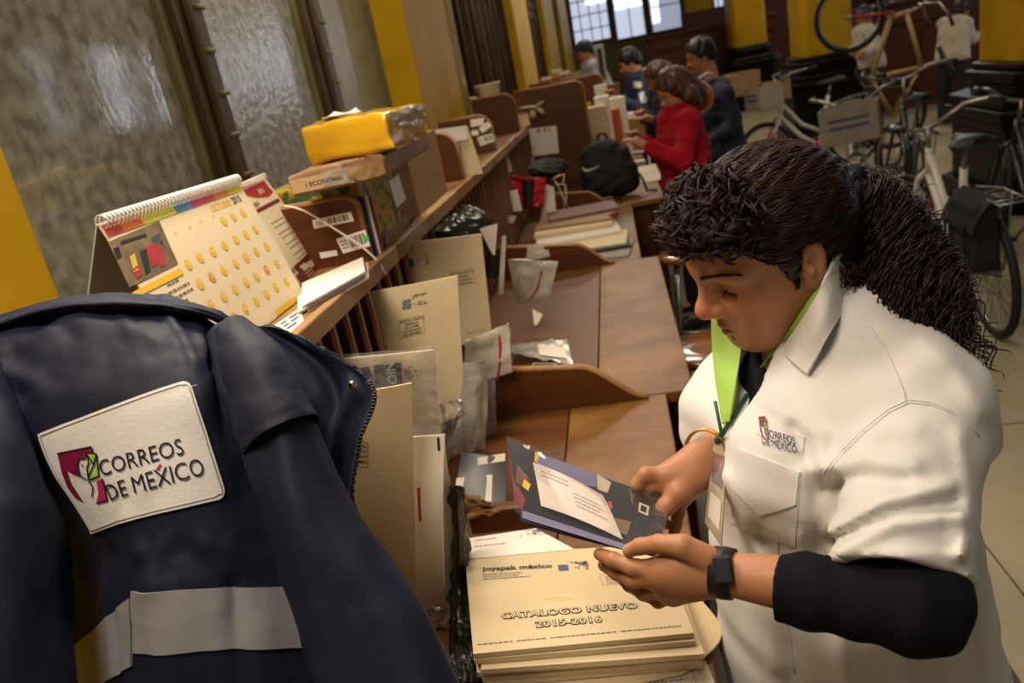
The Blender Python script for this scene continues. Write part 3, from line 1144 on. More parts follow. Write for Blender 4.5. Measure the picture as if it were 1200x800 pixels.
def bulge(mb):
    rows = []
    for (y, xl, xr) in ((714, 476, 526), (680, 478, 530), (630, 479, 534), (580, 478, 531), (545, 476, 524), (513, 474, 521)):
        rows.append([ony(xl, y, 1.14), ony((xl + xr) / 2, y, 1.132), ony(xr, y - 1, 1.15)])
    mb.sheet(Net(rows, (0, -1, 0)), 10, 24, 0.003, WHITE_E)


one('envelope', bulge, 'second white mailing bag, its swollen right edge past the first', 'envelope', ENV_G)


def grey_bag(mb):
    rows = []
    for (y, xl, xr) in ((556, 526, 565), (530, 528, 568), (495, 536, 570), (460, 540, 572), (424, 543, 569)):
        rows.append([ony(xl, y, 1.72), ony((xl + xr) / 2, y, 1.70), ony(xr, y - 3, 1.72)])
    N_ = Net(rows, (0, -1, 0), lambda u, v: 0.008 * nz(u * 4, v * 5, 4))
    mb.sheet(N_, 16, 24, 0.001, MILKY)


gb = one('plastic_mailer', grey_bag, 'translucent grey plastic mailer with purple flowers inside, below the cream envelopes', 'mailer', 'plastic wrappers in the slots')
mb = MB()
S = quad_y([(532, 552), (562, 550), (566, 440), (548, 444)], 1.735, b1(0.003)); mb.sheet(S, 6, 8, 0.003, GREY_P)
for (px, py, m, s) in ((541, 545, PURPLE, 0.02), (549, 515, mat('violet_print', '5B4690', 0.4), 0.024), (536, 548, mat('green_print', '6E8A3A', 0.5), 0.014), (556, 530, DARKC, 0.016), (546, 498, PURPLE, 0.014)):
    x, y = at_px(S, px, py); mb.poly_on(S, [(x + s * math.cos(t * 0.7) * (1 if t % 2 else 0.6), y + s * math.sin(t * 0.7) * (1 if t % 2 else 0.6)) for t in range(9)], m, 0.001 + s * 0.02)
obj('magazine_insert', mb, gb, 'printed magazine inside')
env([(568, 514), (582, 508), (580, 440), (566, 446)], 1.79, CLEAR, 'thin clear wrapper behind the grey plastic mailer', None, 0.001, lambda u, v: 0.006 * nz(u * 4, v * 6, 1), 'plastic wrappers in the slots', 'plastic_wrapper', 'wrapper', n=10)


def stripe_px(mb, S, pts, w, m, eps=0.001):
    P = [at_px(S, *p) for p in pts]
    for (a, b) in zip(P, P[1:]):
        dx, dy = b[0] - a[0], b[1] - a[1]; L = math.hypot(dx, dy) + 1e-9; ox, oy = -dy / L * w / 2, dx / L * w / 2
        mb.poly_on(S, [(a[0] - ox, a[1] - oy), (b[0] - ox, b[1] - oy), (b[0] + ox, b[1] + oy), (a[0] + ox, a[1] + oy)], m, eps)


PLY = mat('plastic_courier_bag', 'C2B8A6', 0.4, 'D0C8B8', 8, bump=0.2, bscale=20)
env([(545, 452), (600, 436), (596, 379), (545, 400)], 1.86, PLY, 'white plastic courier packet with a red stripe, left of the low board',
    lambda mb, S: stripe_px(mb, S, [(584, 383), (586, 405), (586, 425), (583, 445)], 0.006, INK_R), 0.006, lambda u, v: 0.010 * nz(u * 3, v * 4, 8), n=12, group='striped courier packets', name='courier_packet', cat='packet')
env([(606, 357), (643, 352), (654, 306), (595, 304)], 2.62, PLY, 'white courier packet with a curved red stripe and address label, over the bare desk',
    lambda mb, S: (stripe_px(mb, S, [(635, 306), (634, 322), (630, 338), (621, 350)], 0.007, INK_R), mb.poly_on(S, [at_px(S, *p) for p in ((599, 322), (620, 320), (622, 344), (604, 346))], WHITE_P, 0.0008)),
    0.006, lambda u, v: 0.008 * nz(u * 3, v * 4, 2), n=12, group='striped courier packets', name='courier_packet', cat='packet')

SLIP = 'small paper slips sticking out of the slots'
for (q, y, lab) in (([(617, 303), (640, 302), (637, 288), (618, 287)], 2.95, 'torn white slip in the slot above the striped packet'),
                    ([(622, 305), (645, 300), (642, 293), (620, 298)], 2.88, 'small white slip just over the striped packet'),
                    ([(596, 203), (600, 200), (594, 178), (588, 180)], 4.32, 'narrow white slip hanging below the shelf rail'),
                    ([(595, 262), (602, 261), (605, 253), (593, 254)], onx(598, 258, -.593).y, 'white slip in the slots beside the black bag'),
                    ([(619, 192), (624, 191), (626, 184), (617, 185)], 5.5, 'tiny white slip at the foot of the pinned sheet'),
                    ([(584, 178), (596, 172), (604, 158), (600, 160)], 4.55, 'pinkish slip lying along the shelf rail')):
    env(q, y, GREY_P, lab, None, 0.002, lambda u, v: 0.004 * nz(u * 3, v * 3, 5), SLIP, 'paper_slip', 'slip', n=4)


one('paper_slip', lambda mb: mb.sheet(quad_z([(626, 381), (630, 380), (636, 368), (624, 362)], DZ + .003, lambda u, v: .004 * nz(u * 3, v * 3, 5)), 4, 4, .002, GREY_P), 'small torn white slip on the bare desk below the striped packet', 'slip', SLIP)


# black bag with a folded paper in it, second case
def crumple(mb, c, r, m, seed, squash=(1, 1, 1), n=40, amp=0.35, dirs=26):
    """creased bag: a ball cut by many planes, then wrinkled"""
    rr = random.Random(seed); P = []
    for i in range(dirs):
        v = Vector((rr.gauss(0, 1), rr.gauss(0, 1), rr.gauss(0, 1))).normalized(); P.append((v, rr.uniform(1 - amp, 1)))
    vs = []; fs = []; seg = n; rings = n // 2
    for i in range(rings + 1):
        t = PI * i / rings
        for j in range(seg):
            a = 2 * PI * j / seg
            d = Vector((math.sin(t) * math.cos(a), math.sin(t) * math.sin(a), math.cos(t)))
            k = 1.3
            for v, h in P:
                q = d.dot(v)
                if q > 0.05: k = min(k, h / q)
            k *= 1 + 0.10 * nz(d.x * 4 + seed, d.y * 4, d.z * 4) + 0.05 * abs(nz(d.x * 9, d.y * 9 + seed, d.z * 9))
            vs.append(Vector(c) + Vector((d.x * k * r * squash[0], d.y * k * r * squash[1], d.z * k * r * squash[2])))
    for i in range(rings):
        for j in range(seg):
            fs.append((i * seg + j, (i + 1) * seg + j, (i + 1) * seg + (j + 1) % seg, i * seg + (j + 1) % seg))
    mb.add(vs, fs, m, True)


def bag1(mb):
    crumple(mb, ony(546, 268, 2.35), 0.085, BLACKP, 4, (1.15, 0.7, 0.95))
    crumple(mb, ony(575, 300, 2.35), 0.06, BLACKP, 9, (0.5, 0.5, 1.3))


one('plastic_bag', bag1, 'crumpled black plastic bag stuffed in the slots behind the cream envelopes', 'bag', 'black plastic bags')
env([(577, 298), (580, 299), (583, 262), (562, 268)], 2.25, WHITE_P, 'white triangular paper corner poking from the black bag', None, 0.002, None, SLIP, 'paper_slip', 'slip', n=3)
env([(584, 345), (590, 344), (593, 276), (588, 277)], 2.3, WHITE_P, 'tall narrow white paper beside the black bag', None, 0.002, None, SLIP, 'paper_slip', 'slip', n=3)


def ondesk(px, py, y, z=0.815):
    p = ony(px, py, y); return p if p.z > z else onz(px, py, z)


def bag2(mb):
    rows = []
    for (y, xl, xr) in ((800, 525, 562), (760, 526, 559), (720, 526, 556), (680, 527, 550), (630, 528, 549), (580, 530, 543), (570, 532, 541)):
        rows.append([ondesk(xl, y, 1.17), ondesk(xl * .6 + xr * .4, y, 1.13), ondesk(xr * .8 + xl * .2, y, 1.14), ondesk(xr, y, 1.18)])
    mb.sheet(Net(rows, (0, -1, 0), lambda u, v: 0.012 * abs(nz(u * 4, v * 7, 1)) + 0.006 * nz(u * 9, v * 14, 6)), 18, 40, 0.004, BLACKP)


one('plastic_bag', bag2, 'black plastic bag hanging left of the catalogue stack', 'bag', 'black plastic bags')
env([(497, 735), (528, 733), (526, 712), (494, 710)], 1.06, CLEAR, 'clear plastic wrapper hanging under the white mailing bag', None, 0.001, lambda u, v: 0.012 * nz(u * 4, v * 4, 5), 'plastic wrappers in the slots', 'plastic_wrapper', 'wrapper', n=14)


def pack2(mb):
    S = Quad(onz(600, 413, 0.835), onz(672, 428, 0.82), onz(664, 397, 0.83), onz(598, 403, 0.835), bend=lambda u, v: 0.008 * nz(u * 5, v * 3, 2))
    if S.n0.z < 0: S.n0 = -S.n0
    mb.sheet(S, 16, 8, 0.001, MILKY)
    mb.poly_on(S, [at_px(S, *p) for p in ((630, 404), (660, 399), (665, 420), (632, 416))], WHITE_P, 0.0015)
    squiggle(mb, S, *at_px(S, 636, 414), 0.04, 0.03, INK_G, 3, 10)


one('plastic_packet', pack2, 'crumpled clear plastic packet with a white label, on the desk behind the low board', 'packet')


def card2(mb):
    S = quad_z([(621, 436), (656, 434), (652, 425), (624, 425)], 0.825); mb.sheet(S, 2, 2, 0.02, DARKC)
    mb.frame_on(S, 0.003, 0.003, S.w - 0.003, S.h - 0.003, 0.004, GREY_P)


one('small_box', card2, 'small dark box with a pale border tucked behind the low board', 'box')


# ------------------------------------------------------------------ nearest desk
def ledge(mb):
    a = ony(549, 600, 1.32); b = ony(626, 598, 1.32)
    mb.box((a + b) / 2 + Vector((0, 0, -0.012)), ((b - a).length, 0.022, 0.055), W_BOARD, bev=0.003)
    mb.box(((a + b) / 2).lerp(b, 0.2) * 1 + Vector((0.0, 0.0, 0.012)), ((b - a).length * 0.95, 0.024, 0.006), W_EDGE, bev=0.002)


S = None


def sheet_stack(px, z0, n, th, m, label, jit=0.004, name='paper_stack', cat='papers', group=None, deco=None, seed=1, bend=None):
    """a pile: every sheet an object of its own"""
    r = random.Random(seed)
    for i in range(n):
        S = quad_z(px, z0 + (th + 0.0014) * n); S.p = [Vector((p.x, p.y, z0 + th * (i + 1) + 0.0014 * i)) for p in S.p]
        dx, dy = r.uniform(-jit, jit), r.uniform(-jit, jit); an = r.uniform(-1, 1) * jit * 2.5
        c = sum(S.p, Vector()) / 4
        S.p = [Matrix.Translation((dx, dy, 0)) @ (c + Matrix.Rotation(an, 3, 'Z') @ (p - c)) for p in S.p]
        S.bend = bend
        mb = MB(); mb.sheet(S, 6, 6, th, m)
        if deco and i == n - 1: deco(mb, S)
        obj(name, mb, None, label(i, n), cat, group)
    return S


def d_p1(mb, S):
    lines(mb, S, *at_px(S, 556, 641), 0.06, 1, 0.005, 0.003, INK_G, 0.1, 3)
    lines(mb, S, *at_px(S, 556, 634), 0.05, 1, 0.005, 0.003, INK_G, 0.1, 4)
    x, y = at_px(S, 612, 629); squiggle(mb, S, x, y, 0.05, 0.02, INK_B, 2, 8)


ordn = ['lowest', 'second lowest', 'third', 'fourth', 'fifth', 'sixth', 'seventh', 'topmost']
sheet_stack([(552, 652), (676, 640), (630, 616), (551, 628)], DZ, 5, 0.012, WHITE_P,
            lambda i, n: ('topmost white letter of the pile under the held magazine' if i == n - 1 else ordn[i] + ' white letter of the pile under the held magazine'), 0.006, 'letter', 'letter', 'white letters behind the catalogues', d_p1, 4)


def d_cat(mb, S):
    T = lambda t, px, py, sz, b=0.0, m=INK, **k: mb.text_on(S, t, *at_px(S, px, py), sz, m, b, **k)
    T('joyapak m\u00e9xico', 566, 669, 0.0165, 0.03, rot=-0.02, sx=1.15)
    lines(mb, S, *at_px(S, 566, 674), 0.085, 3, 0.006, 0.0024, INK_G, 0.3, 5)
    x, y = at_px(S, 655, 669)
    mb.quad_on(S, x, y, x + 0.017, y + 0.017, INK_B); squiggle(mb, S, x + 0.022, y, 0.03, 0.024, INK_G, 6, 8)
    x, y = at_px(S, 706, 686)
    mb.frame_on(S, x, y, x + 0.06, y + 0.03, 0.0007, INK_G); lines(mb, S, x + 0.008, y + 0.022, 0.045, 4, 0.006, 0.0022, INK_G, 0.4, 8)
    lines(mb, S, *at_px(S, 637, 702), 0.05, 2, 0.006, 0.0018, YEL2, 0.2, 9)
    for (t, px, py) in (('CATALOGO NUEVO', 667, 719), ('2015-2016', 667, 732)):
        x, y = at_px(S, px, py)
        mb.text_on(S, t, x, y, 0.0195, INK, 0.075, 0.0008, 'CENTER', 1.12, space=1.10, rot=0.0)
        mb.text_on(S, t, x, y, 0.0195, MANILA, 0.012, 0.0014, 'CENTER', 1.12, space=1.10, rot=0.0)
        for (a, b) in ((0, 0),):
            pass
    x, y = at_px(S, 560, 757)
    for i, (x0, n_) in enumerate(((0.0, 0.055), (0.062, 0.045), (0.115, 0.10), (0.222, 0.09))):
        lines(mb, S, x + x0, y + 0.002, n_, 1, 0.005, 0.0024, INK_G, 0.0, 20 + i)


sheet_stack([(558, 768), (819, 747), (781, 641), (551, 650)], DZ + 0.008, 6, 0.0082, MANILA,
            lambda i, n: ('topmost catalogue envelope of the stack, reading catalogo nuevo' if i == n - 1 else ordn[i] + ' catalogue envelope in the stack on the near desk'), 0.009, 'catalogue_envelope', 'envelope', 'catalogue envelopes on the near desk', d_cat, 11)


def under_sheet(mb):
    rows = [[onz(575, 800, 0.806), onz(700, 805, 0.806), onz(800, 790, 0.806)], [onz(600, 745, 0.806), onz(700, 745, 0.806), onz(846, 742, 0.815)],
            [onz(600, 690, 0.806), onz(720, 690, 0.806), onz(812, 690, 0.808)]]
    mb.sheet(Net(rows, (0, 0, 1)), 12, 12, 0.003, MANILA2)


one('large_envelope', under_sheet, 'large beige envelope lying under the catalogue stack, its corner over the desk edge', 'envelope')


def form(mb):
    S = quad_z([(640, 840), (850, 830), (822, 762), (640, 790)], 0.8015)
    mb.sheet(S, 4, 4, 0.001, GREY_P)
    for (px, py, w, n) in ((700, 792, 0.09, 5), (752, 780, 0.07, 6)):
        x, y = at_px(S, px, py)
        mb.frame_on(S, x, y - 0.05, x + w, y + 0.012, 0.0008, INK_G); lines(mb, S, x + 0.004, y, w - 0.01, n, 0.009, 0.003, INK_G, 0.4, n)


one('printed_form', form, 'printed white form under the beige envelope at the near desk edge', 'form')


def cdpack(mb):
    S = Quad(ony(533, 588, 1.39), ony(592, 592, 1.38), ony(594, 536, 1.46), ony(540, 530, 1.47), bend=b1(0.003))
    mb.sheet(S, 8, 8, 0.008, DARKC)
    mb.poly_on(S, [at_px(S, *p) for p in ((533, 586), (576, 588), (577, 556), (535, 560))], GREY_P, 0.001)
    lines(mb, S, *at_px(S, 540, 580), 0.05, 4, 0.008, 0.003, INK_G, 0.4, 7)
    mb.poly_on(S, [at_px(S, *p) for p in ((560, 545), (592, 540), (592, 531), (560, 536))], GREY_P, 0.001)


one('catalogue_packet', cdpack, 'glossy black packet with a white address label, leaning behind the desk ledge', 'packet')
one('desk_ledge', ledge, 'low brown wooden ledge across the near desk behind the letters', 'ledge')
env([(540, 612), (590, 600), (568, 585), (535, 575)], 1.31, KRAFT, 'crumpled kraft wrapper below the black packet', None, 0.002, lambda u, v: 0.012 * nz(u * 5, v * 4, 2), None, 'paper_wrapper', 'wrapper', n=10)

# ------------------------------------------------------------------ shelf: calendars
WIRE = mat('white_wire', 'D8D4CC', 0.3, metal=0.3)
PAGE = mat('calendar_page', 'D9C6A0', 0.55, 'DECDA9', 3)


def easel_calendar():
    lr = onz(357, 346, SZ + 0.002)
    ur = onx(278, 212, lr.x - 0.085); ul = onx(117, 263, lr.x - 0.085)
    tdir = ul - ur
    ll = lr + Vector((0, tdir.y * 1.02, 0)); ll.z = SZ + 0.002
    t = thing('desk_calendar', 'large spiral desk calendar open at October 2015, beside the navy jacket', 'calendar', ((ll.x + lr.x) / 2 - 0.05, (ll.y + lr.y) / 2, SZ))
    S = Quad(ll, lr, ur, ul, bend=lambda u, v: 0.004 * math.sin(PI * v))
    if S.n0.x < 0: S.n0 = -S.n0
    mb = MB(); mb.sheet(S, 10, 10, 0.004, PAGE)
    A = lambda px, py: at_px(S, px, py)
    cols = ['B03A2E', 'D2662C', 'C9C23A', '4A7FB0', 'C2405C', 'D87A3A', 'C8BE3A']
    xs = [0, 0.09, 0.21, 0.43, 0.55, 0.74, 0.86, 1.0]
    for i in range(7):
        mb.quad_on(S, S.w * xs[i], S.h - 0.022, S.w * xs[i + 1], S.h - 0.002, mat('strip_' + str(i), cols[i], 0.5), 0.0008, 3, 1)
    q = [A(*p) for p in ((126, 284), (186, 259), (208, 309), (151, 337))]
    mb.poly_on(S, q, mat('poster_olive', '5C4A34', 0.5, '7A6A4A', 30), 0.001)
    # a loose painted subject: red and black bands on olive
    for (pts, m) in ((((163, 295), (170, 292), (176, 318), (170, 322)), INK), (((170, 290), (178, 287), (186, 306), (178, 314)), RED), (((178, 287), (186, 284), (194, 311), (186, 314)), RED),
                     (((176, 280), (186, 273), (190, 284), (182, 288)), mat('poster_blue', '3A4250', 0.5)), (((151, 301), (157, 297), (162, 316), (156, 319)), mat('poster_yellow', 'C8A83A', 0.5)),
                     (((155, 316), (163, 309), (166, 322), (160, 328)), RED), (((132, 292), (138, 289), (142, 301), (136, 304)), DARKC), (((140, 283), (170, 274), (171, 277), (141, 287)), INK)):
        mb.poly_on(S, [A(*p) for p in pts], m, 0.0016)
    mb.poly_on(S, [A(*p) for p in ((154, 343), (211, 314), (215, 321), (159, 349))], YEL, 0.001)
    x, y = A(193, 330); lines(mb, S, x, y, 0.04, 2, 0.009, 0.004, INK_G, 0.1, 2)
    x, y = A(188, 351)
    lines(mb, S, x, y, 0.10, 4, 0.011, 0.0042, INK_G, 0.4, 3)
    x, y = S.w * .66, S.h - .041
    mb.text_on(S, 'OCTUBRE', x, y, 0.018, YEL, 0.02)
    x, y = S.w * .66 + .090, S.h - .041
    mb.text_on(S, '2015', x, y, 0.019, INK, 0.02)
    # the days: circles on a grid
    rows = [[(262, 259), (273, 254), (284, 249)],
            [(220, 310), (234, 302), (249, 295), (263, 288), (276, 281), (288, 275), (299, 269)],
            [(234, 333), (248, 325), (262, 317), (276, 309), (288, 302), (300, 295), (312, 289)],
            [(247, 357), (262, 348), (275, 339), (288, 331), (300, 324), (312, 316), (324, 309)],
            [(274, 371), (287, 362), (300, 353), (312, 345), (323, 337), (335, 330)]]
    n = 1
    for row in rows:
        for (px, py) in row:
            x, y = A(px, py); m = YEL if (px, py) not in ((248, 325), (312, 316)) else mat('orange_print', 'D88A2A', 0.5)
            mb.poly_on(S, [(x + 0.0095 * math.cos(k * PI / 6), y + 0.0095 * math.sin(k * PI / 6)) for k in range(12)], m, 0.0009)
            mb.text_on(S, str(n), x, y - 0.003, 0.010, PAGE, 0.02, 0.0016, 'CENTER'); n += 1
    for (px, py) in ((205, 273), (222, 266), (235, 259), (249, 253)):
        x, y = A(px, py); mb.poly_on(S, [(x + 0.004 * math.cos(k), y + 0.004 * math.sin(k)) for k in range(6)], YEL2)
    q0, q1 = A(325, 366), A(355, 343)
    mb.poly_on(S, [A(*p) for p in ((322, 364), (356, 341), (358, 346), (325, 370))], YEL, 0.001)
    mb.poly_on(S, [A(*p) for p in ((310, 386), (318, 379), (322, 384), (314, 388))], INK_B, 0.001)
    obj('front_page', mb, t)
    # the slanting back board
    bl = ul + Vector((-0.14, -0.005, SZ - ul.z)); br = ur + Vector((-0.14, 0, SZ - ur.z)); bl.z = br.z = SZ + 0.002
    S2 = Quad(bl, br, ur + Vector((-0.004, 0, 0)), ul + Vector((-0.004, 0, 0)))
    if S2.n0.x < 0: S2.n0 = -S2.n0
    mb = MB(); mb.sheet(S2, 4, 6, 0.003, mat('calendar_board', 'B4AEA4', 0.6, 'C0BAB0', 4))
    mb.text_on(S2, 'MADERA', 0.02, 0.045, 0.032, INK, 0.02)
    mb.frame_on(S2, 0.01, 0.03, 0.19, 0.085, 0.002, INK_G)
    obj('back_board', mb, t)
    mb = MB(); mb.span((bl.x, bl.y + 0.01, SZ), (lr.x - 0.005, br.y, SZ + 0.0018), MATS['calendar_board']); obj('base_board', mb, t)
    mb = MB(); n = 44
    for i in range(n):
        c = ul.lerp(ur, (i + 0.5) / n) + Vector((0.0, 0, 0.002))
        for dy in (0, 0.0035):
            mb.torus(c + Vector((0, dy, 0)), 0.011, 0.0011, WIRE, 'y', 14, 5)
    obj('wire_spiral', mb, t, 'white wire')


easel_calendar()


def red_calendar():
    ll = onz(352, 334, SZ + 0.002); lr = onz(381, 306, SZ + 0.002)
    ul = onx(262, 228, ll.x - 0.09); ur = onx(310, 207, ll.x - 0.09)
    t = thing('desk_calendar', 'smaller red and white desk calendar for 2015 standing behind the large one', 'calendar', ((ll.x + lr.x) / 2 - 0.05, (ll.y + lr.y) / 2, SZ))
    S = Quad(ll, lr, ur, ul)
    if S.n0.x < 0: S.n0 = -S.n0
    A = lambda px, py: at_px(S, px, py)
    mb = MB(); mb.sheet(S, 4, 6, 0.003, PAGE)
    W, Hh = S.w, S.h
    mb.poly_on(S, [A(278, 221), A(308, 211), A(320, 225), A(314, 231), A(300, 232), A(286, 229)], RED)
    x, y = A(304, 228); mb.text_on(S, '2015', x, y, 0.016, PAGE, 0.03, 0.0014, 'LEFT')
    x, y = A(299, 243); mb.text_on(S, 'AEVI', x, y, 0.014, WINE, 0.02, 0.0014)
    x, y = A(300, 251); mb.quad_on(S, x, y, W - 0.01, y + 0.009, WINE)
    mb.poly_on(S, [A(341, 315), A(368, 290), A(380, 306), A(353, 333)], WINE)
    x, y = A(345, 324); mb.quad_on(S, x, y, x + 0.030, y + 0.026, PAGE, 0.0012); mb.text_on(S, 'AEVI', x + 0.003, y + 0.006, 0.016, WINE, 0.02, 0.0018)
    x, y = A(356, 318); lines(mb, S, x, y, 0.06, 4, 0.008, 0.003, PAGE, 0.2, 4)
    r = random.Random(3)
    for k in range(4):
        x, y = A(318 + k * 9, 263 + k * 12)
        for j in range(2):
            lines(mb, S, x, y - j * 0.012, 0.085, 1, 0.006, 0.0022, RED if j == 0 and k < 2 else INK_G, 0.1, k * 3 + j)
    obj('front_page', mb, t)
    bl = ul + Vector((-0.09, 0, 0)); bl.z = SZ + 0.002; br = ur + Vector((-0.09, 0, 0)); br.z = SZ + 0.002
    S2 = Quad(bl, br, ur, ul)
    if S2.n0.x < 0: S2.n0 = -S2.n0
    mb = MB(); mb.sheet(S2, 2, 2, 0.003, PAGE); obj('back_board', mb, t)
    mb = MB()
    for i in range(22):
        mb.torus(ul.lerp(ur, (i + 0.5) / 22), 0.008, 0.001, WIRE, 'y', 12, 4)
    obj('wire_spiral', mb, t, 'white wire')


red_calendar()


def price_card(mb):
    S = quad_z([(338, 391), (357, 378), (351, 361), (321, 381)], SZ + 0.003)
    mb.sheet(S, 2, 2, 0.001, WHITE_P)
    lines(mb, S, 0.012, S.h * 0.72, S.w * 0.8, 3, S.h * 0.24, S.h * 0.12, INK_B, 0.3, 4)


one('small_card', price_card, 'small white printed card at the shelf edge under the large calendar', 'card')
sheet_stack([(352, 356), (425, 317), (424, 300), (352, 330)], SZ, 4, 0.004, WHITE_P,
            lambda i, n: ('topmost sheet of the white paper pile on the shelf' if i == n - 1 else ordn[i] + ' sheet of the white paper pile on the shelf'), 0.012, 'letter', 'letter', 'white papers on the shelf', None, 6)


# ------------------------------------------------------------------ shelf: parcels
def box_px(mb, front, right, z0, z1, m, bev=0.004, wob=0.0, top_m=None, seed=1):
    """front = (left, right) picture points of the lower front edge, right = lower far corner"""
    a = onz(*front[0], z0); b = onz(*front[1], z0); c = onz(*right, z0); d = a + (c - b)
    bm_ = bmesh.new()
    v0 = [bm_.verts.new(p) for p in (a, b, c, d)]; v1 = [bm_.verts.new(p + Vector((0, 0, z1 - z0))) for p in (a, b, c, d)]
    bm_.faces.new(v0[::-1]); bm_.faces.new(v1)
    for i in range(4): bm_.faces.new((v0[i], v0[(i + 1) % 4], v1[(i + 1) % 4], v1[i]))
    bmesh.ops.recalc_face_normals(bm_, faces=bm_.faces)
    if wob:
        bmesh.ops.bevel(bm_, geom=list(bm_.edges), offset=bev, segments=3, affect='EDGES', profile=0.6)
        bmesh.ops.triangulate(bm_, faces=[f for f in bm_.faces if len(f.verts) > 4])
        bmesh.ops.subdivide_edges(bm_, edges=[e for e in bm_.edges if e.calc_length() > 0.03], cuts=7, use_grid_fill=True)
        for v in bm_.verts:
            p = v.co
            v.co = p + Vector((nz(p.x * 16, p.y * 16 + seed, p.z * 16), nz(p.x * 16 + 9, p.y * 16, p.z * 16), nz(p.x * 16, p.y * 16, p.z * 16 + 5 + seed))) * wob
    elif bev:
        bmesh.ops.bevel(bm_, geom=list(bm_.edges), offset=bev, segments=2, affect='EDGES', profile=0.6)
    mb.bm(bm_, m, None, flat=not wob)
    return a, b, c, d


GREENY = mat('yellow_green_wrap', 'B08A1C', 0.35, '3E5A34', 24, lo=0.5, hi=0.58)
YTAPE = mat('yellow_tape', 'C4920C', 0.25, 'D0A018', 7, bump=0.35, bscale=16, coat=0.5, spec=0.6)

t = thing('parcel', 'parcel in yellow and green patterned wrap under the brown packages', 'parcel', (-0.75, 1.95, SZ), 'parcels on the near shelf')
mb = MB(); Pa, Pb, Pc = Vector((-.895, 1.86, SZ)), Vector((-.622, 1.84, SZ)), Vector((-.622, 2.15, SZ)); mb.prism([Pa, Pb, Pc, Vector((-.895, 2.17, SZ))], (0, 0, .188), GREENY, 0.005)
obj('wrapped_box', mb, t)
S = Quad(Pb, Pc, Pc + Vector((0, 0, .188)), Pb + Vector((0, 0, .188)))
if S.n0.x < 0: S.n0 = -S.n0
mb = MB(); mb.poly_on(S, [at_px(S, *p) for p in ((464, 244), (475, 233), (466, 204), (455, 213))], WHITE_P, 0.002); obj('address_label', mb, t, 'white address label')
mb = MB(); mb.poly_on(S, [at_px(S, *p) for p in ((452, 290), (480, 262), (476, 250), (450, 276))], CARD, 0.002); obj('card_patch', mb, t, 'plain brown card patch')

t = thing('parcel', 'flat brown kraft parcel with torn flap and clear tape, below the yellow one', 'parcel', (-0.8, 1.95, SZ + 0.2), 'parcels on the near shelf')
mb = MB(); Ka, Kb, Kc, Kd = box_px(mb, ((342, 231), (453, 207)), (502, 175), SZ + 0.190, SZ + 0.236, KRAFT, 0.008, 0.006, seed=2)
obj('wrapped_box', mb, t)
S = Quad(Ka, Kb, Kb + Vector((0, 0, .046)), Ka + Vector((0, 0, .046)))
mb = MB(); mb.quad_on(S, S.w * 0.02, 0.006, S.w * 0.60, 0.036, mat('pale_kraft', 'B4936A', 0.6), 0.009)
mb.text_on(S, 'I ECONOMIA', S.w * 0.17, 0.015, 0.014, INK, 0.015, 0.0096)
obj('book_spine', mb, t, 'pale box showing through the torn paper')
mb = MB()
Q = Quad(S.at(S.w * 0.34, 0.008, 0.010), S.at(S.w * 0.66, 0.004, 0.010), S.at(S.w * 0.64, 0.040, 0.010), S.at(S.w * 0.36, 0.040, 0.010), bend=lambda u, v: 0.004 * nz(u * 6, v * 4, 3)); mb.sheet(Q, 10, 6, 0.0006, CLEAR); obj('tape', mb, t, 'clear tape')


def flap(mb):
    rows = []
    for k, (dz, w) in enumerate(((0.052, 0.0), (0.048, 0.3), (0.036, 0.6), (0.022, 0.85), (0.008, 1.0))):
        a_ = S.at(S.w * (0.55 + 0.02 * k), dz, 0.008 + 0.004 * (k % 2)); b_ = S.at(S.w * (0.80 - 0.0 * k), dz + 0.004 * math.sin(k), 0.016); c_ = S.at(S.w * 1.0, dz, 0.007)
        rows.append([a_, b_, c_])
    mb.sheet(Net(rows, S.n0, lambda u, v: 0.004 * nz(u * 5, v * 5, 8)), 14, 10, 0.002, KRAFT)


mb = MB(); flap(mb); obj('torn_flap', mb, t)

t = thing('parcel', 'glossy yellow tape wrapped parcel on top of the pile', 'parcel', (-0.8, 1.95, SZ + 0.27), 'parcels on the near shelf')
mb = MB(); Ya, Yb, Yc, Yd = box_px(mb, ((363, 192), (462, 178)), (502, 158), SZ + 0.240, SZ + 0.328, YTAPE, 0.014, 0.009, seed=5)
obj('wrapped_box', mb, t)
S = Quad(Yb, Yc, Yc + Vector((0, 0, .088)), Yb + Vector((0, 0, .088)))
if S.n0.x < 0: S.n0 = -S.n0
Q = Quad(S.at(S.w * 0.05, 0.045, 0.010), S.at(S.w * 0.98, 0.03, 0.010), S.at(S.w * 0.98, 0.086, 0.008), S.at(0, 0.086, 0.009), bend=lambda u, v: 0.005 * nz(u * 7, v * 5, 2))
mb = MB(); mb.sheet(Q, 14, 8, 0.0006, film('tape_film', 'FFF4D8', 0.06, 0.15, 0.25, 40, 0.4, 0.06)); obj('tape', mb, t, 'clear crinkled tape')
tc = (Ya + Yc) / 2


def top_slip(mb):
    rows = [[ony(376, 134.5, 1.97), ony(392, 133, 1.97), ony(408, 132, 1.98), ony(424, 129, 2.0)], [ony(382, 130, 2.02), ony(396, 128, 2.02), ony(408, 127.5, 2.02), ony(420, 127, 2.04)], [ony(390, 126, 2.07), ony(402, 122, 2.08), ony(411, 124, 2.08), ony(417, 125.5, 2.1)]]
    for j, r_ in enumerate(rows):
        for i, p_ in enumerate(r_): p_.z = SZ + 0.334 + (0.004, 0.003, 0.010)[j] * (1 + .5 * math.sin(i * 2.1 + j))
    mb.sheet(Net(rows, (0, 0, 1), lambda u, v: 0.003 * nz(u * 4, v * 4, 6)), 12, 10, 0.0015, WHITE_P)


one('paper_slip', top_slip, 'crumpled white paper lying on the yellow parcel', 'slip')

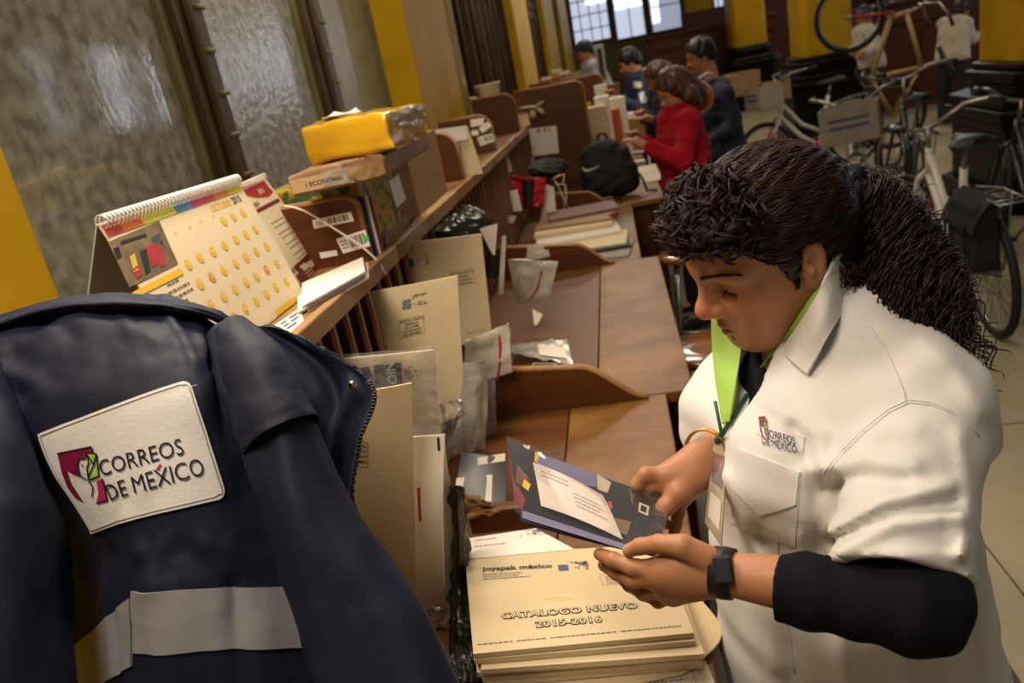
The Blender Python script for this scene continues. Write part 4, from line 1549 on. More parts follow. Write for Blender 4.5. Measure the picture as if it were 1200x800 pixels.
one('cardboard_box', lambda mb: box_px(mb, ((470, 263), (492, 253)), (525, 224), SZ + 0.006, SZ + 0.225, CARD, 0.003), 'plain upright cardboard box standing behind the parcels', 'box')


def flat_card(mb):
    S = quad_z([(476, 272), (497, 258), (528, 225), (505, 226)], SZ + 0.005); mb.sheet(S, 3, 3, 0.004, CARD_L)


one('cardboard_sheet', flat_card, 'pale flattened cardboard sheet under the upright box', 'cardboard')
# magazines standing behind the near board
yb_ = yl(441) + 0.022
for i, (c, l) in enumerate(((PURPLE, 'purple magazine standing first behind the near upright board'), (WHITE_E, 'white booklet standing second behind the near upright board'), (WINE, 'wine red booklet standing third behind the near upright board'))):
    one('booklet', lambda mb: mb.box((-0.72 + 0.004 * i, yb_ + 0.009 + 0.013 * i, SZ + 0.075), (0.235, 0.008, 0.150 - 0.008 * i), c, bev=0.0015), l, 'booklet', 'booklets behind the near board')


def strap(mb):
    pts = [(333, 241), (345, 243), (357, 247), (375, 257), (392, 268), (408, 278), (422, 287), (436, 299), (446, 310), (452, 322)]
    P = [ony(p[0], p[1], yl(441) - 0.05 + 0.004 * i) for i, p in enumerate(pts)]
    mb.tube(P, 0.0055, mat('white_strap', 'D8CDB8', 0.55), 8, squash=0.4)


one('strap', strap, 'white packing strap looping over the barcode stickers', 'strap')


def sticker(px, y, label, dot=None, bars=True, grp='barcode stickers on the boards'):
    def fn(mb):
        S = quad_y(px, y); mb.sheet(S, 2, 2, 0.0006, WHITE_P)
        if bars:
            r = random.Random(int(px[0][0])); x = S.w * 0.38
            while x < S.w * 0.86:
                w = r.choice((0.0012, 0.002, 0.003)) * S.w / 0.06; mb.quad_on(S, x, S.h * 0.22, x + w, S.h * 0.86, INK, 0.0006); x += w + r.choice((0.0012, 0.002)) * S.w / 0.06
            lines(mb, S, S.w * 0.06, S.h * 0.7, S.w * 0.24, 3, S.h * 0.22, S.h * 0.09, INK_G, 0.3, 3)
        if dot:
            x, y_ = at_px(S, *dot); mb.poly_on(S, [(x + 0.006 * S.w / 0.06 * math.cos(k * PI / 5), y_ + 0.006 * S.w / 0.06 * math.sin(k * PI / 5)) for k in range(10)], mat('green_dot', '3DB85C', 0.5), 0.0012)
    one('sticker', fn, label, 'sticker', grp)


ya = yl(441) - 0.0012
sticker([(368, 268), (415, 259), (411, 248), (366, 258)], ya, 'white barcode sticker, upper one on the board beside the parcels')
sticker([(402, 297), (434, 288), (428, 269), (394, 280)], ya, 'barcode sticker with a green dot, under the packing strap', (429, 279))
sticker([(376, 303), (396, 299), (394, 293), (374, 296)], ya, 'torn plain white sticker low on the board beside the parcels', None, False)
y3 = yc - 0.022
sticker([(552, 149), (567, 146), (567, 138), (551, 140)], y3, 'upper left sticker of four on the rounded shelf board', None, False)
sticker([(565, 156), (576, 148), (572, 142), (561, 150)], y3, 'tilted sticker of four on the rounded shelf board', None, False)
sticker([(553, 159), (561, 158), (560, 152), (552, 153)], y3, 'smallest sticker of four on the rounded shelf board', None, False)
sticker([(563, 171), (580, 165), (577, 156), (559, 161)], y3, 'lowest barcode sticker with a green dot on the rounded board', (579, 160))


def doc(mb):
    S = quad_y([(520, 212), (566, 203), (547, 148), (510, 153)], yb + 0.06); mb.sheet(S, 6, 6, 0.012, MANILA)
    q = quad_y([(515, 170), (548, 163), (547, 147), (510, 152)], yb + 0.045, lambda u, v: 0.003 * nz(u * 5, v * 5, 1)); mb.sheet(q, 8, 4, 0.001, mat('bubble_white', 'CFC8BA', 0.35))


one('envelope', doc, 'cream envelope with a white top standing behind the second rounded board', 'envelope')


def tub(mb):
    y = 5.36; a = ony(556, 99, y); b = ony(585, 97, y); c = ony(560, 121, y); d = ony(583, 119, y)
    R1 = (b - a).length / 2; R0 = R1 * 0.86; cx = (a.x + b.x) / 2; zt = (a.z + b.z) / 2
    z0 = SZ
    mb.lathe([(0.0, z0), (R0 * 0.8, z0), (R0 * 0.9, z0 + 0.10), (R1, zt - 0.012), (R1 * 1.04, zt - 0.010), (R1 * 1.04, zt), (R1 * 0.96, zt), (R0 * 0.8, z0 + 0.02)], WHITE_E, (cx, y, 0), 28)
    n = 28
    for (j0, j1, m) in ((15, 18, mat('pink_print', 'B8385A', 0.5)), (19, 26, MANILA)):
        vs = []; fs = []
        for j in range(j0, j1 + 1):
            an = 2 * PI * j / n
            for z, r in ((zt - 0.13, R0 * 0.96 + 0.002), (zt - 0.02, R1 + 0.002)):
                vs.append((cx + r * math.cos(an), y + r * math.sin(an), z))
        for k in range(j1 - j0): fs.append((2 * k, 2 * k + 2, 2 * k + 3, 2 * k + 1))
        mb.add(vs, fs, m)


one('paper_tub', tub, 'tall white paper cup with a pink label on the shelf', 'cup')
one('crumpled_paper', lambda mb: crumple(mb, ony(551, 120, 5.4), 0.05, GREY_P, 3, (1.3, 0.8, 0.8), 24), 'crumpled white paper left of the pink labelled cup', 'paper')


# ------------------------------------------------------------------ the navy work jacket
NAVY = mat('navy_nylon', '14182A', 0.6, '191E31', 5, bump=0.06, bscale=90, spec=0.22, sheen=0.0)
NAVY_IN = mat('navy_lining', '12151F', 0.6, '171B28', 8, sheen=0.1)
SILVER = mat('reflective_silver', '9A9A9E', 0.4, 'A6A6AA', 7, metal=0.25, bump=0.1, bscale=50)
SILVER_M = mat('chrome', 'B8B8B8', 0.2, metal=1.0)
PATCH_W = mat('patch_white', 'D9D5CF', 0.65, 'E2DED8', 6, bump=0.1, bscale=220)
WINE_T = mat('emblem_wine', '7A1238', 0.5)
MAG_T = mat('emblem_magenta', 'B0245A', 0.5)
LIME_T = mat('emblem_lime', 'A6C63C', 0.5)
INK_N = mat('navy_thread', '15182C', 0.5)


def ridges(lst, wrinkle=0.0, sc=5.0, seed=0):
    def f(u, v):
        d = 0.0
        for (a, b, c, e, w, h) in lst:
            dx, dy = c - a, e - b; L = dx * dx + dy * dy
            t = max(0, min(1, ((u - a) * dx + (v - b) * dy) / L))
            q = ((u - a - t * dx) ** 2 + (v - b - t * dy) ** 2) / (w * w)
            if q < 9: d += h * math.exp(-q)
        if wrinkle: d += wrinkle * nz(u * sc + seed, v * sc * 1.3, seed)
        return d
    return f


def emblem(put, poly, stroke):
    """dove carrying a letter; put maps the drawing's own coordinates to the cloth"""
    P = lambda pts, m, e=0.001: poly([put(*p) for p in pts], m, e)
    P([(68, 531), (108, 523), (110, 531), (102, 530), (101, 538), (94, 537), (92, 543), (93, 551), (96, 558), (88, 556), (79, 551)], WINE_T)
    P([(68, 531), (79, 551), (84, 566), (92, 578), (99, 588), (89, 583), (80, 571), (73, 553)], WINE_T)
    P([(114, 563), (121, 560), (127, 586), (114, 589), (116, 578)], MAG_T)
    P([(102, 530), (114, 531), (117, 557), (105, 562), (103, 548), (105, 541)], LIME_T)
    for pts in ([(102, 530), (114, 531), (117, 557), (105, 562), (103, 548), (105, 541), (102, 530)], [(103, 532), (111, 544), (114, 531)], [(111, 544), (105, 558)],
                [(68, 531), (108, 523), (110, 530)], [(94, 537), (92, 543), (93, 551), (96, 558), (103, 561)], [(105, 563), (110, 570), (109, 582)],
                [(101, 537), (94, 537)], [(121, 560), (127, 586), (114, 589)], [(97, 543), (98, 546)]):
        stroke([put(*p) for p in pts], INK_N)


def build_jacket():
    t = thing('jacket', 'navy work jacket with a white back patch and silver bands, draped over the case end', 'jacket', U(190, 800, 0.92))

    def net(rows, fold=None):
        return Net([[U(*p) for p in r] for r in rows[::-1]], U(300, 500, 0.0) - U(300, 500, 0.9), fold)

    back = net([[(-30, 392, .97), (45, 366, .98), (140, 358, .985), (215, 366, .98), (280, 384, .985)],
                [(-34, 420, .93), (48, 400, .93), (145, 388, .93), (225, 394, .93), (278, 405, .96)],
                [(-26, 480, .93), (58, 468, .895), (150, 455, .88), (235, 448, .885), (292, 455, .935)],
                [(-10, 560, .96), (66, 548, .90), (152, 538, .868), (243, 528, .87), (312, 525, .925)],
                [(40, 640, .985), (104, 634, .92), (160, 628, .865), (250, 620, .86), (335, 612, .915)],
                [(66, 730, .985), (118, 726, .92), (160, 720, .86), (258, 712, .85), (354, 702, .905)],
                [(80, 890, .985), (126, 886, .92), (166, 882, .865), (270, 876, .855), (386, 868, .90)]],
               ridges([(.30, .9, .62, .80, .05, .006), (.45, .44, .52, .30, .03, .008), (.62, .38, .55, .22, .03, .007), (.72, .30, .66, .45, .03, .006), (.15, .8, .3, .66, .04, -.007),
                       (.9, .95, .8, .55, .04, -.014), (.35, .30, .38, .02, .03, -.006), (.58, .2, .6, .0, .04, .007), (.80, .2, .78, .0, .03, -.007), (.2, .72, .28, .5, .04, .006),
                       (.05, .74, .3, .62, .03, -.006), (.75, .62, .78, .4, .03, .006), (.5, .98, .52, .84, .03, .005), (.25, .95, .35, .84, .03, -.005), (.68, .9, .74, .72, .03, .007), (.33, .47, .5, .40, .02, -.006), (.6, .47, .45, .36, .02, .006)], 0.007, 4.5, 3))
    fold0 = back.fold; back.fold = None
    pq = [at_px(back, *p) for p in ((110, 624), (265, 583), (222, 446), (47, 508))]; back.fold = fold0
    pu0, pu1, pv0, pv1 = min(q[0] for q in pq), max(q[0] for q in pq), min(q[1] for q in pq), max(q[1] for q in pq)

    def calm(u, v):                           # the sewn on patch keeps the cloth smooth beneath it
        d = max(pu0 - u, u - pu1, pv0 - v, v - pv1, 0) / 0.07; d = min(1, d)
        return fold0(u, v) * (0.18 + 0.82 * d * d * (3 - 2 * d))
    back.fold = calm
    mb = MB(); mb.sheet(back, 70, 90, 0.004, NAVY, NAVY_IN); obj('back_panel', mb, t)

    front = net([[(262, 376, .99), (330, 386, 1.0), (400, 420, .985)],
                 [(290, 420, .99), (375, 430, 1.0), (438, 458, .965)],
                 [(320, 490, .985), (382, 500, .985), (421, 520, .965)],
                 [(345, 580, .98), (386, 586, .975), (414, 592, .955)],
                 [(355, 660, .97), (412, 660, .955), (452, 652, .94)],
                 [(362, 740, .95), (440, 740, .935), (505, 738, .925)],
                 [(376, 890, .92), (478, 890, .91), (590, 886, .90)]],
                ridges([(.3, 1, .6, .75, .06, -.012), (.8, .8, .5, .5, .05, .010), (.6, .3, .9, .1, .06, .008)], 0.004, 4, 9))
    mb = MB(); mb.sheet(front, 30, 60, 0.005, NAVY, NAVY_IN); obj('front_panel', mb, t, 'dark inner front edge with zip')
    # zip along the front edge
    mb = MB(); P = [front(1.0, v / 90) + front.n(1, v / 90) * 0.001 for v in range(4, 80)]
    mb.tube(P, 0.0035, NAVY_IN, 6)
    zp = obj('zip_tape', mb, t)
    mb = MB()
    for i, p in enumerate(P):
        mb.box(p + Vector((0.003 if i % 2 else 0.0015, -0.003, 0)), (0.005, 0.003, 0.0024), DARKC, bev=0.0006, seg=1)
    obj('zip_teeth', mb, zp, 'black zip teeth', kind=None)
    c = U(413, 451, .955)
    mb = MB(); mb.lathe([(0, 0.004), (0.0045, 0.0035), (0.006, 0.001), (0.006, 0), (0, 0)], SILVER_M, c, 18, Matrix.Rotation(PI / 2, 3, 'X')); obj('snap_button', mb, t, 'silver snap')

    def sleeve(pts, rr, fold, n=40, m=72):
        C = [U(*p) for p in pts]

        def S(u, v):
            c = Net.cr(C, v); d = (Net.cr(C, v + .01) - Net.cr(C, v - .01)).normalized()
            a = d.cross(Vector((0, 1, 0))).normalized(); b = a.cross(d)
            r = Net.cr([Vector((x, 0, 0)) for x in rr], v).x
            th = 2 * PI * u
            w = r * (1 + fold(u, v))
            return c + a * (math.cos(th) * w) + b * (math.sin(th) * w * 0.8)
        vs = []; fs = []
        for j in range(m + 1):
            for i in range(n): vs.append(S(i / n, j / m))
        for j in range(m):
            for i in range(n): fs.append((j * n + i, j * n + (i + 1) % n, (j + 1) * n + (i + 1) % n, (j + 1) * n + i))
        return vs, fs, S

    def f_r(u, v):
        return 0.16 * math.sin(v * 9 + 5 * math.cos(2 * PI * u) + 1.5) * 0.5 + 0.10 * nz(math.cos(2 * PI * u) * 1.5 + 3, math.sin(2 * PI * u) * 1.5, v * 5) + 0.05 * math.sin(2 * PI * u * 3 + v * 3)
    vs, fs, S = sleeve([(268, 392, .955), (296, 440, .905), (326, 510, .875), (366, 610, .85), (414, 720, .835), (478, 890, .81)], [.030, .042, .043, .052, .064, .078], f_r)
    mb = MB(); mb.add(vs, fs, NAVY); obj('sleeve', mb, t)
    vs, fs, S = sleeve([(272, 396, .945), (290, 425, .905), (312, 470, .877), (330, 512, .862)], [.030, .040, .0445, .0465], lambda u, v: 0.10 * nz(math.cos(2 * PI * u) * 1.2, math.sin(2 * PI * u) * 1.2, v * 3) + (0.018 if v > 0.93 else 0), 36, 40)
    mb = MB(); mb.add(vs, fs, NAVY); obj('sleeve_cap', mb, t)

    def f_l(u, v):
        return 0.16 * math.sin(v * 8 + 4 * math.cos(2 * PI * u)) * 0.5 + 0.10 * nz(math.cos(2 * PI * u) * 1.5 + 9, math.sin(2 * PI * u) * 1.5, v * 4)
    vs, fs, S = sleeve([(-40, 430, .93), (-38, 500, .90), (-22, 600, .875), (-2, 700, .86), (16, 900, .83)], [.045, .066, .072, .075, .080], f_l)
    mb = MB(); mb.add(vs, fs, NAVY); obj('sleeve', mb, t)

    # collar: a doubled roll along the neck
    mb = MB()
    crow = [[(-40, 402, .96), (30, 374, .955), (110, 364, .95), (180, 362, .95), (245, 374, .96), (275, 388, .975)],
            [(-40, 394, .955), (35, 366, .945), (110, 355, .94), (185, 356, .942), (245, 368, .955), (272, 382, .97)],
            [(-40, 388, .98), (40, 358, .965), (112, 346, .965), (190, 350, .965), (248, 365, .975), (274, 380, .985)],
            [(-40, 394, 1.0), (40, 364, .995), (112, 352, 1.0), (190, 356, 1.0), (248, 370, 1.0), (274, 384, 1.0)]]
    N_ = net(crow, lambda u, v: 0.003 * nz(u * 6, v * 3, 2)); mb.sheet(N_, 40, 12, 0.006, NAVY)
    obj('collar', mb, t)

    # patch
    cn = [at_px(back, *p) for p in ((110, 624), (265, 583), (222, 446), (47, 508))]

    class P_:
        w = 0.222; h = 0.150; n0 = back.to

        def uv(s, u, v):
            x = cn[0][0] * (1 - u) * (1 - v) + cn[1][0] * u * (1 - v) + cn[2][0] * u * v + cn[3][0] * (1 - u) * v
            y = cn[0][1] * (1 - u) * (1 - v) + cn[1][1] * u * (1 - v) + cn[2][1] * u * v + cn[3][1] * (1 - u) * v
            return x, y

        def __call__(s, u, v):
            x, y = s.uv(u, v); return back(x, y) + back.n(x, y) * 0.0035

        def n(s, u, v):
            return back.n(*s.uv(u, v))

        def at(s, x, y, eps=0.0):
            u, v = x / s.w, y / s.h; return s(u, v) + s.n(u, v) * eps
    PS = P_()
    mb = MB(); nu, nv = 44, 32; vs = []; fs = []
    rc = 0.012

    def rnd(x, y):                            # pull the corners round
        for cx, cy, sx, sy in ((PS.w - rc, PS.h - rc, 1, 1), (PS.w - rc, rc, 1, -1)):
            dx, dy = (x - cx) * sx, (y - cy) * sy
            if dx > 0 and dy > 0:
                L = max(dx, dy); q = math.hypot(dx, dy)
                if q > 0: return cx + sx * dx * L / q, cy + sy * dy * L / q
        return x, y

    class R_:
        n0 = back.to
        def __call__(s, u, v):
            x, y = rnd(u * PS.w, v * PS.h); return PS(x / PS.w, y / PS.h)
        def n(s, u, v): return PS.n(u, v)
    mb.sheet(R_(), nu, nv, 0.003, PATCH_W)
    pt = obj('back_patch', mb, t, 'white embroidered patch')
    mb = MB()
    e = 0.004; loop = []
    for i in range(61): loop.append((e + (PS.w - 2 * e) * i / 60, e))
    for i in range(1, 41): loop.append((PS.w - e, e + (PS.h - 2 * e) * i / 40))
    for i in range(1, 61): loop.append((PS.w - e - (PS.w - 2 * e) * i / 60, PS.h - e))
    for i in range(1, 41): loop.append((e, PS.h - e - (PS.h - 2 * e) * i / 40))
    k = [rnd(x + (0.004 if x > PS.w / 2 else 0), y) for x, y in loop]
    k = [(x - (0.004 if x > PS.w / 2 else 0), y) for x, y in k]
    mb.tube([PS.at(x, y, 0.0003) for x, y in k], 0.0009, mat('patch_stitch', 'A9A49C', 0.6), 5, closed=True)
    obj('stitching', mb, pt, 'grey stitched border')
    mb = MB()
    put = lambda px, py: at_px(PS, px, py)

    def poly(pts, m, eps): mb.poly_on(PS, pts, m, eps)

    def stroke(pts, m, w=0.0010):
        for (a, b) in zip(pts, pts[1:]):
            dx, dy = b[0] - a[0], b[1] - a[1]; L = math.hypot(dx, dy) + 1e-9; ox, oy = -dy / L * w, dx / L * w
            mb.poly_on(PS, [(a[0] - ox, a[1] - oy), (b[0] - ox, b[1] - oy), (b[0] + ox, b[1] + oy), (a[0] + ox, a[1] + oy)], m, 0.0016)
    emblem(put, poly, stroke)
    obj('emblem', mb, pt, 'dove emblem carrying a lime letter')
    mb = MB()

    def line(txt, p0, p1, m, cap):
        a = at_px(PS, *p0); b = at_px(PS, *p1)
        L = math.hypot(b[0] - a[0], b[1] - a[1]); an = math.atan2(b[1] - a[1], b[0] - a[0])
        vs, _ = glyphs(txt, 1.0, 0.0, 'LEFT', 0, 1.0, 1.0)
        w = max(x for x, y in vs); sz = cap / 0.72
        mb.text_on(PS, txt, a[0], a[1], sz, m, 0.0, 0.0018, 'LEFT', L / (w * sz), an)
        return a, L, an
    line('CORREOS', (120, 558), (217, 532), INK_N, 0.0215)
    line('DE MEXICO', (130, 586), (241, 556), INK_N, 0.0215)
    q = [at_px(PS, *p) for p in ((183, 550), (188, 543), (190, 545), (186, 551))]
    mb.poly_on(PS, q, MAG_T, 0.0012)
    obj('lettering', mb, pt, 'dark embroidered wording')

    def band(q, name):
        mb = MB(); n, k = 26, 6

        class B_:
            n0 = back.to
            def uv(s, u, v):
                return tuple(q[0][i] * (1 - u) * (1 - v) + q[1][i] * u * (1 - v) + q[2][i] * u * v + q[3][i] * (1 - u) * v for i in (0, 1))
            def __call__(s, u, v):
                x, y = s.uv(u, v); return back(x, y) + back.n(x, y) * 0.003
            def n(s, u, v): return back.n(*s.uv(u, v))
        mb.sheet(B_(), n, k, 0.0025, SILVER); obj(name, mb, t, 'silver reflective band')
    band([at_px(back, *p) for p in ((158, 764), (357, 758), (340, 687), (156, 692))], 'reflective_band')
    band([at_px(back, *p) for p in ((92, 812), (156, 780), (154, 700), (76, 764))], 'reflective_band')
    mb = MB(); a = back(0.70, 0.735)
    mb.tube([U(222, 457, .872), U(226, 452, .865), U(231, 451, .868)], 0.0004, WHITE_P, 4); obj('loose_thread', mb, t, 'loose white thread')


build_jacket()


# ------------------------------------------------------------------ the woman sorting mail
SKIN = mat('skin', 'A06A48', 0.48, spec=0.35, attr='skin', sss=0.08, bump=0.06, bscale=160)
HAIR = mat('dark_hair', '1C0F0A', 0.48, '2C1810', 30, spec=0.28)
SHIRT = mat('white_shirt', 'CECBC6', 0.75, 'D8D5D0', 6, bump=0.06, bscale=260, sheen=0.1)
UNDER = mat('dark_undershirt', '0D0C15', 0.85, '12111B', 9, bump=0.1, bscale=200, spec=0.15)
LIME = mat('lime_lining', '8CAE44', 0.7, '96B84E', 7, bump=0.05, bscale=200)
GREENC = mat('green_cord', '1E5A3C', 0.55)
TROUS = mat('dark_trousers', '1A1712', 0.7, '221E18', 9)
SKIN_C = np.array(lin('AA7552')[:3]); LIP_C = np.array(lin('8C4C42')[:3]); CHEEK_C = np.array(lin('B46A50')[:3]); PALM_C = np.array(lin('AE7654')[:3])


def npv(v): return np.array(v, float)


def headframe(O, yaw, pitch, roll):
    f = np.array([-math.cos(yaw), -math.sin(yaw), 0]); l = np.array([math.sin(yaw), -math.cos(yaw), 0]); u = np.array([0, 0, 1.])
    f2 = math.cos(pitch) * f - math.sin(pitch) * u; u2 = math.cos(pitch) * u + math.sin(pitch) * f
    l3 = math.cos(roll) * l + math.sin(roll) * u2; u3 = math.cos(roll) * u2 - math.sin(roll) * l
    return (np.array(O, float), np.stack([f2, l3, u3]))


def head_sdf(F, H_):
    """a woman's head in its own frame: x forward, y to her left, z up, ears at the origin's height"""
    e = lambda c, r, k=0.02, op='add', ax=None: F.ell(c, r, k, op, H_, ax)
    c = lambda a, b, ra, rb, k=0.015, op='add': F.cap(a, b, ra, rb, k, op, H_)
    e((-0.006, 0, 0.045), (0.094, 0.074, 0.084), 0.0)
    e((0.036, 0, -0.012), (0.056, 0.062, 0.080), 0.03)
    e((0.040, 0, 0.055), (0.050, 0.056, 0.045), 0.02)
    for s in (1, -1):
        c((0.000, s * 0.050, -0.035), (0.058, s * 0.022, -0.076), 0.024, 0.022, 0.03)
        e((0.050, s * 0.036, -0.022), (0.031, 0.026, 0.030), 0.03)
        e((0.058, s * 0.026, -0.052), (0.022, 0.020, 0.024), 0.02)
        c((0.082, s * 0.010, 0.036), (0.062, s * 0.046, 0.036), 0.010, 0.010, 0.016)
    e((0.066, 0, -0.078), (0.025, 0.026, 0.020), 0.025)
    e((0.030, 0, -0.078), (0.040, 0.036, 0.020), 0.03)          # soft under the chin
    for s in (1, -1):
        e((0.094, s * 0.031, 0.018), (0.018, 0.017, 0.0115), 0.014, 'cut')
    for s in (1, -1):
        e((0.0665, s * 0.0315, 0.018), (0.0155, 0.0165, 0.0145), 0.004)   # lowered lids over the eyes
        c((0.0815, s * 0.024, 0.0075), (0.071, s * 0.043, 0.0085), 0.0022, 0.002, 0.004)
    c((0.080, 0, 0.030), (0.103, 0, -0.004), 0.0085, 0.0105, 0.012)
    e((0.1040, 0, -0.0105), (0.0150, 0.0138, 0.0125), 0.008)
    for s in (1, -1):
        e((0.0945, s * 0.0140, -0.0150), (0.0120, 0.0085, 0.0095), 0.006)
        e((0.099, s * 0.0065, -0.0225), (0.006, 0.0035, 0.004), 0.003, 'cut')
        c((0.084, s * 0.021, -0.014), (0.078, s * 0.030, -0.040), 0.0018, 0.0016, 0.008, 'cut')
    e((0.078, 0, -0.043), (0.017, 0.028, 0.020), 0.014)
    c((0.0945, 0.000, -0.0425), (0.0855, 0.016, -0.0465), 0.0060, 0.0048, 0.004); c((0.0945, 0.000, -0.0425), (0.0855, -0.016, -0.0465), 0.0060, 0.0048, 0.004)
    c((0.0925, 0.000, -0.0555), (0.083, 0.016, -0.0525), 0.0070, 0.0045, 0.004); c((0.0925, 0.000, -0.0555), (0.083, -0.016, -0.0525), 0.0070, 0.0045, 0.004)
    for s in (1, -1):
        c((0.101, 0, -0.0490), (0.086, s * 0.021, -0.0505), 0.0014, 0.0012, 0.003, 'cut')
    c((0.090, 0, -0.066), (0.084, 0, -0.067), 0.004, 0.004, 0.008, 'cut')
    a = math.radians(18); ax = [[math.cos(a), 0, math.sin(a)], [0, 1, 0], [-math.sin(a), 0, math.cos(a)]]
    for s in (1, -1):
        e((-0.010, s * 0.075, 0.002), (0.0175, 0.0085, 0.0315), 0.006, 'add', ax)
        e((-0.008, s * 0.0855, 0.007), (0.0105, 0.0085, 0.0185), 0.004, 'cut', ax)
        e((-0.002, s * 0.079, -0.002), (0.005, 0.006, 0.007), 0.004)
        e((-0.003, s * 0.076, -0.024), (0.009, 0.006, 0.009), 0.006)


def skin_colours(H_, hands=()):
    def fn(co):
        q = (co - H_[0]) @ H_[1].T
        C = np.repeat(SKIN_C[None], len(co), 0)
        g = lambda c, r: np.exp(-(((q - np.array(c)) / np.array(r)) ** 2).sum(1))[:, None]
        for s in (1, -1):
            C += (CHEEK_C - SKIN_C) * g((0.07, s * 0.042, -0.02), (0.03, 0.022, 0.022)) * 0.7
        C += (CHEEK_C - C) * g((0.112, 0, -0.01), (0.016, 0.02, 0.014)) * 0.8
        lip = g((0.093, 0, -0.049), (0.016, 0.019, 0.0095)); C += (LIP_C - C) * np.clip(lip * 1.5, 0, 1) * (np.abs(q[:, 0:1] - 0.088) < 0.02)
        C += (np.array(lin('3A2018')[:3]) - C) * np.clip(1.4 * g((0.0925 - 0.018 * 0.6, 0.037, -0.020), (0.006, 0.0022, 0.0022)), 0, 1) * 0.9
        for tips in hands:
            d = np.linalg.norm(co - np.array(tips[0]), axis=1)[:, None]
            C += (np.array(lin('C48E74')[:3]) - C) * np.exp(-(d / tips[1]) ** 2) * 0.8
        return np.clip(C, 0, 1)
    return fn


def build_woman():
    t = thing('person', 'dark haired woman in a white short sleeved shirt, head bowed over a magazine she holds', 'person', (0.25, 1.0, 0))
    HF = headframe((0.166, 0.990, 1.383), 0.368, 0.418, -0.131)
    loc = lambda p: HF[0] + HF[1].T @ np.array(p, float)
    nb = np.array([0.262, 1.035, 1.262])                 # base of the neck
    fw = np.array([-0.966, -0.26, 0.0]); lf = np.array([0.26, -0.966, 0.0])
    TF = (np.array([0, 0, 0.]), np.stack([fw, lf, [0, 0, 1.]]))
    shL = npv(U(1085, 478, .872)); elL = npv(U(1072, 708, .768)); wrL = npv(U(852, 672, .858))
    shR = np.array([0.205, 1.195, 1.215]); elR = np.array([0.165, 1.14, 1.06]); wrR = npv(U(822, 537, 1.0))
    mb = MB()
    # head and neck
    F = Field(HF[0] - np.array([.15, .15, .17]), HF[0] + np.array([.17, .16, .16]), 0.002)
    head_sdf(F, HF)
    F.cap(loc((-0.030, 0, -0.03)), nb, 0.052, 0.060, 0.03)
    F.cap(loc((0.02, 0, -0.07)), nb + fw * 0.05 + np.array([0, 0, -0.02]), 0.036, 0.045, 0.03)
    field_to(mb, F, SKIN, 1)
    # trunk
    F = Field((-0.02, 0.66, 0.60), (0.50, 1.34, 1.32), 0.008)

    def torso(F, g):
        F.ell((0.245, 1.01, 1.13), (0.125 + g, 0.175 + g, 0.165 + g), 0.05, ax=TF[1])
        F.ell(np.array([0.225, 1.0, 1.13]) + fw * 0.075 + lf * 0.075, 0.085 + g, 0.05)
        F.ell(np.array([0.225, 1.0, 1.13]) + fw * 0.075 - lf * 0.075, 0.085 + g, 0.05)
        F.ell((0.225, 0.985, 0.93), (0.150 + g, 0.195 + g, 0.19 + g), 0.06, ax=TF[1])
        F.ell((0.235, 0.985, 0.78), (0.150 + g, 0.195 + g, 0.17 + g), 0.06, ax=TF[1])
        F.cap(shL + np.array([-.01, .03, -0.0]), shR, 0.062 + g, 0.062 + g, 0.06)
        F.cap(nb, nb - np.array([0, 0, .12]), 0.07 + g, 0.10 + g, 0.05)
    torso(F, 0.0)
    F.chain([shL, elL], [0.050, 0.034], 0.03); F.chain([shR, elR], [0.052, 0.043], 0.03)
    field_to(mb, F, SKIN, 1)
    # left forearm and hand under the magazine
    F = Field(np.minimum(elL, wrL) - np.array([.17, .06, .07]), np.maximum(elL, wrL) + np.array([.06, .13, .06]), 0.0017)
    F.chain([elL, elL * 0.55 + wrL * 0.45, wrL], [0.033, 0.032, 0.0235], 0.008)
    f5 = {}
    f5['index'] = [U(775, 667, .885), U(742, 665, .898), U(719, 656, .912), U(703, 649, .930)]
    f5['middle'] = [U(773, 677, .888), U(742, 679, .905), U(722, 670, .930), U(708, 662, .950)]
    f5['ring'] = [U(779, 690, .897), U(754, 694, .918), U(738, 685, .945), U(727, 676, .962)]
    f5['little'] = [U(789, 698, .905), U(771, 704, .926), U(757, 697, .946), U(748, 690, .958)]
    for nm, r0 in (('index', .0100), ('middle', .0100), ('ring', .0094), ('little', .0082)):
        P = [npv(p) for p in f5[nm]]
        F.chain([wrL * 0.8 + P[0] * 0.2, P[0]], [0.015, 0.0125], 0.014)
        F.chain(P, [r0 * 1.12, r0, r0 * 0.9, r0 * 0.78], 0.004)
    F.ell(npv(U(805, 668, .880)), (0.034, 0.020, 0.026), 0.02)
    T = [npv(U(828, 655, .858)), npv(U(800, 640, .860)), npv(U(772, 637, .874)), npv(U(750, 640, .888)), npv(U(737, 645, .898))]
    F.chain(T, [0.016, 0.0135, 0.0105, 0.0095, 0.0078], 0.003)
    field_to(mb, F, SKIN, 1)
    # right forearm and hand on the far corner
    lo = np.minimum(np.minimum(elR, wrR), npv(U(748, 600, 1.0))) - 0.05; hi = np.maximum(elR, wrR) + 0.05
    F = Field(lo, hi, 0.0018)
    F.chain([elR, elR * 0.5 + wrR * 0.5, wrR], [0.042, 0.036, 0.024], 0.02)
    g5 = {'index': [U(781, 556, .985), U(757, 556, .985), U(748, 567, 0.993), U(753, 581, 1.010)],
          'middle': [U(784, 566, .992), U(764, 568, .992), U(756, 580, 1.004), U(762, 592, 1.018)],
          'ring': [U(791, 575, 1.0), U(776, 586, 1.008), U(774, 602, 1.012), U(778, 614, 1.012)],
          'little': [U(799, 583, 1.003), U(795, 600, 1.012), U(792, 616, 1.010), U(789, 628, 1.0)]}
